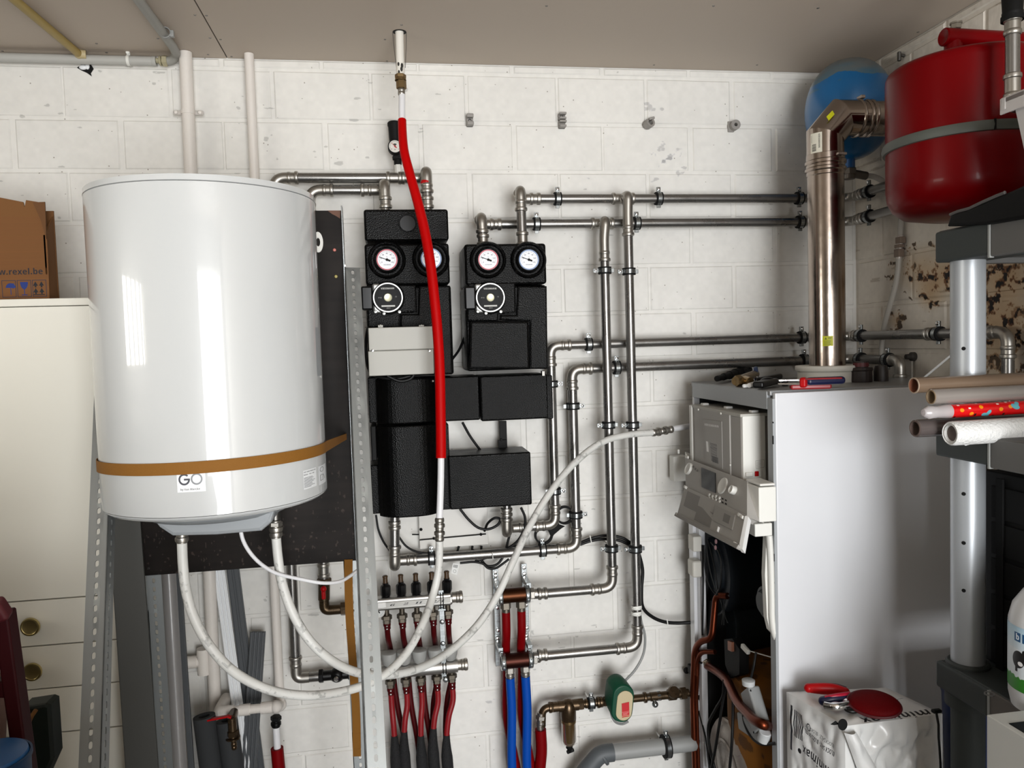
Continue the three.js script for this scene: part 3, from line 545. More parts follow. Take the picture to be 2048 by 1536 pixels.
  { const [a, b] = lean([[516, 1263], [498, 1536]], 0.055, 0.1); profile('fluted_trim', 'short grey ribbed plank whose cut top stands in front of the wall', 'trim', a, b, 0.046, 4, M.greyTrim, 0.014); }
  const sl = (px, top, z, label) => { const a = P(px, top, z), b = P(px + 22, 1600, z + 0.02), u = b.clone().sub(a), e = a.clone().addScaledVector(u, (0 - a.y) / u.y), t = thing('pipe_insulation', label, 'pipe insulation', V(e.x, 0, e.z), 'grey foam sleeves standing on the floor'); const r = 0.0305; part(t, 'sleeve', [sweep([a, e], r, { radial: 28, caps: false }), sweep([a, a.clone().addScaledVector(u.clone().normalize(), 0.3)], 0.0155, { radial: 20, caps: false }), lathe([[0.0155, 0], [r, 0]], a, u.clone().negate(), 28)], M.insul); part(t, 'bore', lathe([[0, 0.06], [0.0155, 0.06]], a, u.clone(), 20), M.black); };
  sl(408, 1432, 0.21, 'dark grey foam sleeve with open top standing nearest the cabinet');
  sl(453, 1440, 0.2, 'dark grey foam sleeve standing under the red-handled tap');

  // ---- red painted chair, crate, blue tub at the lower left edge
  {
    const zc2 = 1.05, t = thing('wooden_chair', 'dark red painted wooden chair seen in part beside the cabinet drawers', 'chair', V(P(-60, 1500, zc2).x, 0, zc2));
    const red = phy('#30080c', 0.55, 0, { specularIntensity: 0.3 }), leg0 = P(-8, 1100, zc2), leg1 = P(40, 1450, zc2), u = leg1.clone().sub(leg0), ext = (y) => leg0.clone().addScaledVector(u, (y - leg0.y) / u.y);
    part(t, 'leg', beam(ext(1.16), ext(0.0), 0.025, 0.035, V(0, 0, 1), 0.004), red);
    part(t, 'leg', beam(ext(1.16).add(V(-0.36, 0, 0)), ext(0.0).add(V(-0.42, 0, 0)), 0.032, 0.035, V(0, 0, 1), 0.004), red);
    part(t, 'armrest', [beam(P(-120, 1262, zc2 + .02), P(14, 1214, zc2 + .02), 0.03, 0.04, V(0, 1, 0.3), 0.008)], std('#4a1218', 0.55));
    part(t, 'rail', beam(P(-150, 1376, zc2), P(24, 1374, zc2), 0.03, 0.026, V(0, 0, 1), 0.004), red);
    part(t, 'seat_cushion', [obox(P(-70, 1450, zc2 - 0.06), V(1, 0.12, 0), V(-.12, 1, -.5), V(0, .5, 1), 0.14, 0.16, 0.02, 0.008)], std('#7d6258', 0.8));
    const cz = 0.86; const C = thing('plastic_crate', 'dark green crate with a tan strap standing in front of the white drawers', 'crate', P(80, 1536, cz).setY(0));
    const cx0 = P(28, 1450, cz).x, cx1 = P(99, 1412, cz).x, cyt = P(70, 1413, cz).y, gm = std('#0c1712', 0.6);
    const poly = [[26, 1600], [44, 1415], [90, 1408], [100, 1412], [107, 1518], [88, 1560], [80, 1700], [20, 1700]].map(([x, y]) => P(x, y, cz));
    part(C, 'side_wall', polyExtrude(poly, cz, 0.05, 0.006), gm);
    part(C, 'tan_strap', sweep(smooth([P(50, 1482, cz + .006), P(53, 1462, cz + .012), P(62, 1435, cz + .014), P(72, 1420, cz + .01)], 16), 0.008, { squash: 0.5 }), std('#7a4f20', 0.7));
    const bzz = 1.2, bc = P(-30, 1495, bzz), T = thing('blue_tub', 'round blue plastic tub at the foot of the red chair', 'tub', bc.clone().setY(0));
    const yb3 = P(20, 1512, bzz).y, rT = P(58, 1500, bzz).x - bc.x, cc = V(bc.x, 0.0, bc.z);
    part(T, 'tub', lathe([[0, 0], [rT * .72, 0], [rT * .96, yb3 - 0.012], [rT, yb3 - 0.006], [rT, yb3], [rT * .95, yb3], [rT * .93, yb3 - .01]], cc, V(0, 1, 0), 48), std('#053055', 0.5));
    part(T, 'lid', lathe([[rT * .94, yb3 - .004], [rT * .9, yb3 + .004], [0, yb3 + .012]], cc, V(0, 1, 0), 48), std('#0b4d86', 0.4));
  }
}

// ---------------------------------------------------------------- steel pipework
const PR = 0.0149;
const bead = (c, d, r, k = 1.2) => lathe([[r, -0.006], [r * k, -0.004], [r * k * 1.03, 0], [r * k, 0.004], [r, 0.006]], c, d, 20);
// a pipe run: straight tubes, an elbow with beaded sockets at every corner; joints = extra couplings [point, direction]
function pipeRun(name, label, pts, { r = PR, bend = 0.034, mat = M.steel, emat = M.steelPress, joints = [], cat = 'pipe', socket = 0.03, group } = {}) {
  const o = pts.reduce((a, p) => p.y < a.y ? p : a, pts[0]).clone();
  const t = thing(name, label, cat, o, group);
  for (let i = 0; i < pts.length - 1; i++) {
    const a = pts[i].clone(), b = pts[i + 1].clone(), u = b.clone().sub(a), L = u.length(); u.normalize();
    const ta = i > 0 ? Math.min(bend, L * 0.45) : 0, tb = i < pts.length - 2 ? Math.min(bend, L * 0.45) : 0;
    if (L - ta - tb > 0.012) part(t, 'tube', sweep([a.addScaledVector(u, ta), b.addScaledVector(u, -tb)], r, { radial: 18 }), mat);
  }
  for (let i = 1; i < pts.length - 1; i++) {
    const p = pts[i], ua = pts[i - 1].clone().sub(p), ub = pts[i + 1].clone().sub(p), La = ua.length(), Lb = ub.length(); ua.normalize(); ub.normalize();
    const ta = Math.min(bend, La * 0.45), tb = Math.min(bend, Lb * 0.45), sa = Math.min(socket, La * 0.5 - ta * 0.9), sb = Math.min(socket, Lb * 0.5 - tb * 0.9);
    const A = p.clone().addScaledVector(ua, ta + Math.max(0.004, sa)), B = p.clone().addScaledVector(ub, tb + Math.max(0.004, sb));
    const g = [sweep(fillet([A, p, B], Math.min(ta, tb)), r * 1.07, { radial: 18 })];
    if (sa > 0.012) g.push(bead(A.clone().addScaledVector(ua, -0.004), ua, r * 1.07)); if (sb > 0.012) g.push(bead(B.clone().addScaledVector(ub, -0.004), ub, r * 1.07));
    if (sa > 0.024) g.push(bead(p.clone().addScaledVector(ua, ta + 0.004), ua, r * 1.05, 1.09)); if (sb > 0.024) g.push(bead(p.clone().addScaledVector(ub, tb + 0.004), ub, r * 1.05, 1.09));
    part(t, 'elbow', g, emat);
  }
  for (const [c, d, half = 0.03] of joints) coupling(t, c, d, half, r, emat);
  return t;
}
function coupling(t, c, d, half, r, emat, name = 'coupling') {
  const u = d.clone().normalize(), a = c.clone().addScaledVector(u, -half), b = c.clone().addScaledVector(u, half);
  part(t, name, [sweep([a, b], r * 1.08, { radial: 18 }), bead(a.clone().addScaledVector(u, 0.004), u, r * 1.07), bead(b.clone().addScaledVector(u, -0.004), u, r * 1.07)], emat);
}
// rubber lined clamp: rubber ring, steel band, lugs with screw on side s, stud to the wall
function clamp(t, c, d, s, { r = PR, wall = V(0, 0, -1), stud = 0.06 } = {}) {
  const u = d.clone().normalize(), k = pgroup(t, 'pipe_clamp'), side = s.clone().addScaledVector(u, -s.dot(u)).normalize();
  const ring = (ri, ro, w) => { const h = w / 2; return lathe([[ri, -h], [ro, -h], [ro, h], [ri, h]], c, u, 24); };
  part(k, 'rubber_lining', [ring(r * 1.0, r * 1.42, 0.022)], M.rubber);
  const ri = r * 1.45, f = new THREE.Vector3().crossVectors(u, side).normalize();
  part(k, 'band', [ring(r * 1.4, ri, 0.013), obox(c.clone().addScaledVector(side, ri + 0.0075), side, u, f, 0.016, 0.013, 0.0075, 0.001), obox(c.clone().addScaledVector(side, -ri - 0.004), side, u, f, 0.009, 0.013, 0.007, 0.001)], M.zinc);
  stud = Math.max(0.004, (wall.z < -0.5 ? c.z : XR - c.x) - ri - 0.004);
  part(k, 'screw', [lathe([[0, 0], [0.0052, 0], [0.0052, 0.003], [0.003, 0.0045], [0, 0.0045]], c.clone().addScaledVector(side, ri + 0.008).addScaledVector(f, f.dot(wall) > 0 ? -0.0038 : 0.0038), f.clone().multiplyScalar(f.dot(wall) > 0 ? -1 : 1), 10), lathe([[0, 0], [0.0035, 0], [0.0035, stud], [0, stud]], c.clone().addScaledVector(wall, ri), wall, 8)], M.chrome);
}
const Z1 = 0.062, ZV = 0.118, XC = XR - 0.062;
const up = V(0, 1, 0), rt = V(1, 0, 0), dn = V(0, -1, 0), lf = V(-1, 0, 0), fw = V(0, 0, 1), bk = V(0, 0, -1);
const lvl = (x0, y0, x1, y1, z) => (P(x0, y0, z).y + P(x1, y1, z).y) / 2;
const ext = (p, x, y, z) => V(x ?? p.x, y ?? p.y, z ?? p.z);
// the two pipes from behind the heater
{
  const y = lvl(600, 356, 800, 356, Z1), xa = P(548, 356, Z1).x, xb = P(849, 352, Z1).x, b = P(584, 1130, Z1), e = P(591, 1357, Z1);
  const t = pipeRun('steel_pipe', 'upper steel pipe running from behind the heater to the tall black pump station', [P(855, 424, 0.15), V(xb + .002, y + .004, 0.15), V(xb, y, Z1), V(xa, y, Z1), V((b.x + e.x) / 2, e.y, Z1), V(P(640, 1357, Z1).x, e.y, Z1)], { r: 0.0155, bend: 0.04, joints: [[V(P(788, 355, Z1).x, y, Z1), rt, 0.022]] });
  part(t, 'red_ring', bead(V(xb, P(852, 365, .15).y, 0.15), up, 0.0152, 1.1), M.redPlastic);
  coupling(t, P(855, 405, 0.15), up, 0.016, 0.0148, M.steelPress);
  const y2 = lvl(640, 381, 750, 380, Z1), xa2 = P(619, 381, Z1).x, xb2 = P(768, 379, Z1).x, b2 = P(648, 1150, Z1);
  const t2 = pipeRun('steel_pipe', 'lower steel pipe curving from behind the heater to the tall black pump station', [P(771, 424, 0.15), V(xb2 + .002, y2 + .004, 0.15), V(xb2, y2, Z1), V(xa2, y2, Z1), V(b2.x, P(648, 1160, Z1).y, Z1)], { r: 0.0155, bend: 0.04 });
  coupling(t2, P(771, 405, 0.15), up, 0.016, 0.0148, M.steelPress); coupling(t2, P(647, 1140, Z1), up, 0.02, 0.0148, M.steelPress);
  // black ball valve at the foot of the upper run
  const va = V(P(638, 1357, Z1).x, e.y, Z1), vb = V(P(704, 1355, Z1).x, e.y, Z1), vm = va.clone().lerp(vb, 0.55);
  const v = thing('ball_valve', 'black ball valve with silver hub at the foot of the steel pipe', 'valve', vm.clone().setY(e.y - .02));
  part(v, 'body', [hexnut(va, va.clone().addScaledVector(rt, 0.014), 0.022), cyl(va, vb, 0.016), ball(vm, 0.024), hexnut(vb.clone().addScaledVector(rt, -0.012), vb, 0.021)], M.blackGloss);
  part(v, 'hub', [lathe([[0, 0], [0.008, 0], [0.008, 0.014], [0.005, 0.017], [0, 0.017]], vm.clone().add(V(0, 0, 0.02)), fw, 14)], M.chrome);
  part(v, 'tail_pipe', sweep([vb, vb.clone().add(V(0.06, 0, 0))], 0.013), M.steelPress);
  // red handled valve and bronze elbow below the lower run
  const w0 = V(b2.x, P(648, 1160, Z1).y, Z1), w1 = P(648, 1200, Z1), w2 = P(653, 1217, Z1), w3 = P(694, 1217, Z1);
  const r = thing('drain_valve', 'bronze elbow valve with small red handle under the lower steel pipe', 'valve', w2.clone().add(V(0, -.02, 0)));
  part(r, 'body', [cyl(w0.clone().add(V(0, .005, 0)), w1, 0.018), hexnut(w0.clone().add(V(0, .006, 0)), w0.clone().add(V(0, -0.012, 0)), 0.022), sweep(fillet([w1, V(w1.x, w3.y, Z1), w3], 0.03), 0.016), hexnut(w3.clone().add(V(-.02, 0, 0)), w3, 0.021)], M.bronze);
  part(r, 'handle', [obox(P(647, 1188, Z1 + 0.03), rt, up, fw, 0.013, 0.034, 0.012, 0.005), ball(P(647, 1178, Z1 + .032), 0.0095)], M.redPlastic);
  part(r, 'union_nut', [hexnut(w3, w3.clone().add(V(0.014, 0, 0)), 0.017), cyl(w3, w3.clone().add(V(0.05, 0, 0)), 0.011)], M.steelPress);
}
// R1, R2: upper pair from the right pump station along the wall and round the corner
const y1 = lvl(1150, 395, 1600, 399, Z1), y2 = lvl(1100, 447, 1600, 445, Z1);
const R1 = pipeRun('steel_pipe', 'topmost long steel pipe on the wall turning the corner below the blue vessel', [P(1045, 494, 0.16), ext(P(1041, 392, 0.16), null, y1 + 0.012), V(P(1038, 394, Z1).x, y1, Z1), V(XC, y1, Z1), V(XC, y1, 0.74)], { bend: 0.036 });
coupling(R1, V(P(1070, 396, Z1).x, y1, Z1), rt, 0.016, PR, M.steelPress); coupling(R1, P(1045, 478, 0.16), up, 0.02, PR, M.steelPress);
const R2 = pipeRun('steel_pipe', 'second long steel pipe on the wall running just under the topmost one', [P(966, 494, 0.16), ext(P(963, 444, 0.16), null, y2 + 0.01), V(P(960, 446, Z1).x, y2, Z1), V(XC, y2, Z1), V(XC, y2, 0.74)], { bend: 0.036 });
coupling(R2, V(P(990, 446, Z1).x, y2, Z1), rt, 0.016, PR, M.steelPress); coupling(R2, P(966, 480, 0.16), up, 0.016, PR, M.steelPress);
for (const px of [1115, 1317, 1598]) clamp(R1, V(P(px, 397, Z1).x, y1, Z1), rt, up);
for (const px of [1073, 1273, 1600]) clamp(R2, V(P(px, 446, Z1).x, y2, Z1), rt, up);
for (const [t, y, py] of [[R1, y1, 385], [R2, y2, 430]]) { const z = PX(1738, py, XC).z; clamp(t, V(XC, y, z), fw, up, { wall: rt }); coupling(t, V(XC, y, z - 0.04), fw, 0.012, PR, M.steelPress); }
// R3, R4: lower pair
const y3 = lvl(1200, 686, 1600, 677, Z1), y4 = lvl(1250, 733, 1600, 723, Z1);
const x3 = (P(1103, 730, Z1).x + P(1108, 990, Z1).x) / 2, yb3 = P(1080, 1052, Z1).y, z3e = PX(2016, 660, XC).z;
const R3 = pipeRun('steel_pipe', 'steel pipe from under the black manifold turning up then along the wall past the flue', [P(1013, 1010, 0.13), ext(P(1013, 1056, 0.13), null, yb3), V(P(1016, 1054, Z1).x, yb3, Z1), V(x3, yb3, Z1), V(x3, y3, Z1), V(XC, y3, Z1), V(XC, y3, z3e), V(XC, y3 - 0.34, z3e)], { bend: 0.036 });
const x4 = (P(1143, 800, Z1).x + P(1154, 1040, Z1).x) / 2, yb4 = lvl(860, 1117, 1120, 1097, Z1), z4e = PX(1800, 735, XC).z;
const R4 = pipeRun('steel_pipe', 'steel pipe crossing low under the pump stations then rising to the lowest wall run', [P(789, 1028, 0.13), ext(P(789, 1130, 0.13), null, yb4), V(P(791, 1124, Z1).x, yb4, Z1), V(x4, yb4, Z1), V(x4, y4, Z1), V(XC, y4, Z1), V(XC, y4, z4e), V(XC, y4 - 0.1, z4e)], { bend: 0.036, r: 0.0158 });
coupling(R4, P(789, 1050, 0.13), up, 0.012, 0.0148, M.steelPress); coupling(R3, P(1013, 1024, 0.13), up, 0.012, PR, M.steelPress);
clamp(R3, V(P(1177, 685, Z1).x, y3, Z1), rt, up); clamp(R3, V(P(1603, 675, Z1).x, y3, Z1), rt, up); clamp(R3, V(x3, P(1104, 768, Z1).y, Z1), up, rt); clamp(R3, V(x3, P(1108, 982, Z1).y, Z1), up, rt);
clamp(R4, V(P(1233, 733, Z1).x, y4, Z1), rt, up, { r: .0158 }); clamp(R4, V(P(1608, 720, Z1).x, y4, Z1), rt, up, { r: .0158 }); clamp(R4, V(P(1085, 1101, Z1).x, yb4, Z1), rt, up, { r: .0158 }); clamp(R4, V(P(863, 1117, Z1).x, yb4, Z1), rt, up, { r: .0158 });
clamp(R4, V(x4, P(1148, 812, Z1).y, Z1), up, rt, { r: .0158 }); clamp(R4, V(x4, P(1155, 1029, Z1).y, Z1), up, rt, { r: .0158 });
for (const px of [1722, 1877]) { const z = PX(px, 665, XC).z; clamp(R3, V(XC, y3, z), fw, up, { wall: rt }); coupling(R3, V(XC, y3, z - 0.035), fw, 0.012, PR, M.steelPress); }
for (const px of [1721, 1776]) { const z = PX(px, 722, XC).z; clamp(R4, V(XC, y4, z), fw, up, { wall: rt, r: .0158 }); }
// V1, V2: the pair that drops from tees to the copper manifold
function drop(label, R, px0, yw, pxs, clampsPy, run, yrun, tee) {
  const top = V(P(px0, 400, Z1).x, yw, Z1), xv = (P(pxs[0][0], pxs[0][1], ZV).x + P(pxs[1][0], pxs[1][1], ZV).x) / 2, yb = yrun;
  const t = pipeRun('steel_pipe', label, [top, V(top.x, yw, ZV + 0.002).lerp(V(xv, yw, ZV), 0.5), V(xv, yw - 0.055, ZV), V(xv, yb, ZV), V(P(run, 1200, ZV).x, yb, ZV)], { bend: 0.042, r: 0.0151 });
  coupling(R, top, rt, 0.036, PR, M.steelPress, 'tee'); part(R, 'tee_branch', [sweep([top, V(top.x, yw - 0.006, Z1 + 0.03)], PR * 1.08), bead(V(top.x, yw - .006, Z1 + 0.026), fw, PR * 1.07)], M.steelPress);
  for (const py of clampsPy) clamp(t, V(xv, P((pxs[0][0] + pxs[1][0]) / 2, py, ZV).y, ZV), up, lf, { stud: 0.1, r: .0151 });
  return [t, xv];
}
const [V1] = drop('steel riser dropping from the topmost pipe to the lower copper manifold bar', R1, 1246, y1, [[1257, 520], [1271, 1090]], [543, 850, 1098], 1064, lvl(1090, 1309, 1230, 1300, ZV));
const [V2] = drop('steel riser dropping from the second pipe to the upper copper manifold bar', R2, 1203, y2, [[1210, 520], [1222, 1090]], [541, 850, 1097], 1068, lvl(1080, 1187, 1170, 1181, ZV));
coupling(V1, P(1085, 1310, ZV), rt, 0.014, .0151, M.steelPress); coupling(V2, P(1085, 1187, ZV), rt, 0.014, .0151, M.steelPress);
for (const py of [1214, 1226]) part(V1, 'cable_tie', [bead(P(1273, py, ZV), up, 0.0158, 1.08), beam(P(1266, py + 1, ZV + .014), P(1282, py - 1, ZV + .016), .004, .002, fw)], M.whitePlastic);

// ---- pressure gauge with air vent on the upper left run
{
  const b = P(797, 347, Z1), t = thing('pressure_gauge', 'small round pressure gauge with black vent cap on the upper steel pipe', 'gauge', b), zg = 0.1;
  part(t, 'fitting', [cyl(b, P(797, 338, Z1), 0.009), hexnut(P(797, 345, Z1), P(796, 329, Z1), 0.011)], M.whitePlastic);
  part(t, 'black_stem', [cyl(P(796, 330, Z1), P(795, 310, Z1), 0.012), cyl(P(795, 320, Z1), P(794, 312, Z1), .015), bpx(786, 305, 808, 318, Z1 + 0.014, Z1 - .01, .003)], M.black);
  part(t, 'vent_cap', lathe([[0, 0], [0.017, 0], [0.019, 0.05], [0.021, 0.053], [0.021, 0.062], [0.017, 0.066], [0, 0.066]], P(790, 287, Z1), up, 24), M.black);
  const c = P(790, 293, zg), face = canvasTex(256, 256, (g, w) => { g.fillStyle = '#e6e4dd'; g.fillRect(0, 0, w, w); g.strokeStyle = '#333'; g.lineWidth = 5; for (let i = 0; i < 25; i++) { const a = 2.4 + i / 24 * 4.6; g.beginPath(); g.moveTo(128 + 112 * Math.cos(a), 128 + 112 * Math.sin(a)); g.lineTo(128 + 96 * Math.cos(a), 128 + 96 * Math.sin(a)); g.stroke(); } g.fillStyle = '#3a3d35'; g.beginPath(); g.moveTo(128, 128); g.arc(128, 128, 62, -2.3, -0.9); g.fill(); g.fillStyle = '#222'; g.font = 'bold 26px sans-serif'; g.textAlign = 'center'; g.fillText('bar', 128, 200); g.fillText('0', 60, 190); g.fillText('4', 196, 190); });
  dialFace(t, c, 0.0185, face, M.black, 0.0215, 0.03, 2.35, std('#b3121a', .4));
}
function dialFace(t, c, r, tex, bezelMat, R, depth, ang, needleMat, ring) {
  part(t, 'bezel', [lathe([[0, -depth], [R * 0.96, -depth], [R, -depth + 0.003], [R, 0.0015], [R * 0.97, 0.003], [r, 0.003], [r, 0.0005]], c, fw, 40)], bezelMat);
  if (ring) part(t, 'coloured_ring', lathe([[r, 0.0012], [r, 0.0032], [r * 0.9, 0.0032], [r * 0.9, 0.0008]], c, fw, 40), ring);
  const g = new THREE.CircleGeometry(r * (ring ? 0.91 : 1), 40); g.translate(c.x, c.y, c.z + 0.001);
  part(t, 'dial', g, std('#ffffff', 0.35, 0, { map: tex }));
  const d = V(Math.cos(ang), Math.sin(ang), 0), a = c.clone().addScaledVector(d, -r * 0.35).setZ(c.z + 0.0022), b = c.clone().addScaledVector(d, r * 0.78).setZ(c.z + 0.0022);
  part(t, 'needle', [beam(a, b, r * 0.06, 0.0008, fw, 0), beam(a, a.clone().addScaledVector(d, r * .3), r * 0.17, 0.001, fw, 0), lathe([[0, 0.0018], [r * 0.13, 0.0018], [r * 0.13, 0]], c.clone().setZ(c.z + 0.0012), fw, 14)], needleMat);
}
// ---- white drain and water pipes on the left
{
  const z = 0.045, a = PY(371, 105, CEIL), x0 = P(371, 110, z), x1 = P(382, 345, z), xm = (x0.x + P(408, 1150, z).x) / 2;
  const t = thing('wall_pipe', 'thick pinkish white pipe from the ceiling passing behind the heater', 'pipe', V(xm, P(414, 1425, z).y, z));
  part(t, 'tube', [sweep([V(x0.x, CEIL - 0.001, z), V(xm, P(408, 1430, z).y, z)], 0.0185, { radial: 24 })], M.pipeWhite);
  const c = P(376, 225, z); part(t, 'pipe_clip', [tubeRing(c.clone().add(V(0, -.006, 0)), c.clone().add(V(0, .006, 0)), 0.0185, 0.0205), obox(c.clone().add(V(0.031, 0, -.004)), rt, up, fw, 0.024, 0.013, 0.006), obox(c.clone().add(V(-0.031, 0, -.004)), rt, up, fw, 0.024, 0.013, 0.006), bolt(c.clone().add(V(.034, 0, 0)), fw), bolt(c.clone().add(V(-.034, 0, 0)), fw)], M.pipeWhite);
  const b = P(408, 1322, z); part(t, 'branch', [sweep([b, b.clone().add(V(-0.075, 0.001, 0))], 0.0165), sweep([b.clone().add(V(-.02, 0, 0)), b.clone().add(V(-.05, 0, 0))], 0.019), sweep([b.clone().add(V(0, .04, 0)), b.clone().add(V(0, -.04, 0))], 0.0205, { radial: 20 })], M.pipeWhite);
  const p0 = P(498, 114, z), xw = (p0.x + P(552, 1250, z).x) / 2, ye = P(556, 1410, z).y;
  const w = thing('wall_pipe', 'slim white pipe from the ceiling ending in an elbow above the red sleeve', 'pipe', V(xw, ye, z));
  part(w, 'tube', sweep([V(p0.x, CEIL - 0.001, z), V(xw, ye, z)], 0.0142, { radial: 20 }), M.pipeWhite);
  const zq = .165, e0 = P(552, 1414, zq), e1 = P(438, 1424, zq), yl = (e0.y + e1.y) / 2; const B = V(e1.x, yl, zq);
  part(w, 'cross_tube', [sweep(fillet([V(xw, ye + 0.05, z), V(xw, ye, z), V(e0.x, yl, zq), B], 0.02), 0.0135)], M.pipeWhite);
  part(w, 'socket', [sweep([V(P(545, 1418, zq).x, yl, zq), V(P(522, 1418, zq).x, yl, zq)], 0.0172), sweep([V(P(500, 1418, zq).x, yl, zq), V(P(478, 1418, zq).x, yl, zq)], 0.0168), sweep(fillet([V(P(468, 1420, zq).x, yl, zq), B, B.clone().add(V(-.002, -.008, -.11))], 0.02), 0.0175), ball(V(e0.x, yl, zq), .019), ball(V(xw, ye, z), .02)], M.pipeWhite);
  const tp = P(468, 1424, zq + 0.01), tap = thing('tap', 'brass garden tap with flat red lever handle in front of the foam sleeves', 'tap', P(474, 1500, .1));
  part(tap, 'body', [cyl(tp, tp.clone().add(V(.004, 0, .05)), 0.013), cyl(tp.clone().add(V(0.004, 0.008, .05)), tp.clone().add(V(.005, -0.055, .052)), 0.0125), hexnut(tp.clone().add(V(.005, -.03, .052)), tp.clone().add(V(.005, -.045, .052)), 0.0175), cyl(tp.clone().add(V(.005, -.055, .052)), tp.clone().add(V(.006, -.085, .052)), 0.0075), bead(tp.clone().add(V(.006, -.07, .052)), up, .0075), bead(tp.clone().add(V(.006, -.08, .052)), up, .0075), lathe([[0.012, -.003], [.021, -.002], [.021, .002], [.012, .003]], tp.clone().add(V(.005, -.052, .052)), up, 12)], M.bronze);
  const h0 = tp.clone().add(V(0.004, 0.01, 0.056)), h1 = P(447, 1432, tp.z + .056), h2 = P(410, 1441, tp.z + .056); part(tap, 'lever', [beam(h0, P(456, 1432, h0.z), .012, .0045, up, .001), beam(P(457, 1432, h0.z), h2, .013, .0045, up, .001)], M.redPlastic);
  // connector and red sleeve below the elbow
  const zz = zq, s = thing('riser_pipe', 'white plastic pipe with black fitting entering a red sleeve by the wall', 'pipe', P(560, 1536, zz).setY(0));
  part(s, 'fitting', [hexnut(P(552, 1432, zz), P(552, 1440, zz), 0.016), cyl(P(552, 1438, zz), P(552, 1454, zz), 0.0125), bead(P(552, 1447, zz), up, .0125)], M.blackGloss);
  part(s, 'tube', sweep([P(552, 1452, zz), P(555, 1500, zz)], 0.0105), M.hoseClean);
  part(s, 'red_sleeve', [sweep([P(554, 1496, zz), P(560, 1560, zz), P(566, 1640, zz).setY(0.01)], 0.0185, { radial: 22 })], M.redDark);
}
// ---- pipes under the ceiling at the upper left
{
  const zc = 0.03, cy = lvl(20, 119, 300, 119, zc), t = thing('conduit', 'long pale grey conduit running along the top of the wall', 'conduit', V(P(100, 119, zc).x, cy, zc)), x1 = P(311, 119, zc).x;
  part(t, 'tube', [sweep([V(-1.6, cy, zc), V(x1, cy, zc)], 0.0135, { radial: 18 }), lathe([[.0135, 0], [.0142, .001], [.0142, .012], [.008, .012]], V(x1 - .01, cy, zc), rt, 18)], std('#a8a7a2', .5));
  const s = V(P(257, 113, zc).x, cy, zc); part(t, 'pipe_clip', [tubeRing(s.clone().add(V(-.004, 0, 0)), s.clone().add(V(.004, 0, 0)), .0135, .0155), obox(s.clone().add(V(0, .02, 0)), rt, up, fw, .01, .012, .006), bolt(s.clone().add(V(0, .022, .004)), fw, .006)], M.whitePlastic);
  const yc = CEIL - 0.016, g0 = PY(262, -20, yc), g1 = PY(345, 92, yc), u = thing('conduit', 'grey conduit along the ceiling bending down to a brass cable gland', 'conduit', g1.clone());
  const q = [V(g1.x + (g0.x - g1.x) * 3, yc, 1.4)];
  part(u, 'tube', sweep([q[0], ...smooth([g1.clone(), P(350, 102, g1.z - .035), P(351, 110, .05), P(347, 118, .036), P(339, 122, zc), P(330, 122, zc)], 20)], 0.0128, { radial: 16 }), std('#8f8e88', .5));
  part(u, 'gland', [hexnut(V(P(335, 122, zc).x, P(335, 122, zc).y, zc), V(P(325, 122, zc).x, P(325, 122, zc).y, zc), .0165), cyl(P(326, 122, zc), P(312, 121, zc), .008), cyl(P(323, 122, zc), P(319, 122, zc), .0145)], std('#a0987c', .5));
  const cl = PY(331, 66, yc); part(u, 'pipe_clip', [tubeRing(cl.clone().add(V(0, 0, -.006)), cl.clone().add(V(0, 0, .006)), .013, .015), obox(cl.clone().add(V(.017, -.002, 0)), rt, up, fw, .01, .018, .012)], M.pvcGrey);
  const ys = CEIL - 0.014, a0 = PY(25, -4, ys), a1 = PY(158, 108, ys), gas = thing('gas_pipe', 'mustard yellow painted pipe along the ceiling ending at a pale socket', 'pipe', a1.clone());
  part(gas, 'tube', sweep([a1.clone(), a1.clone().addScaledVector(a0.clone().sub(a1), 2.6)], .0112, { radial: 16 }), std('#9a8449', .5));
  part(gas, 'end_cap', [ball(a1, .0135), sweep([a1, a1.clone().add(V(.018, 0, -.004))], .0125, { radial: 16 })], std('#b3a37c', .5));
}
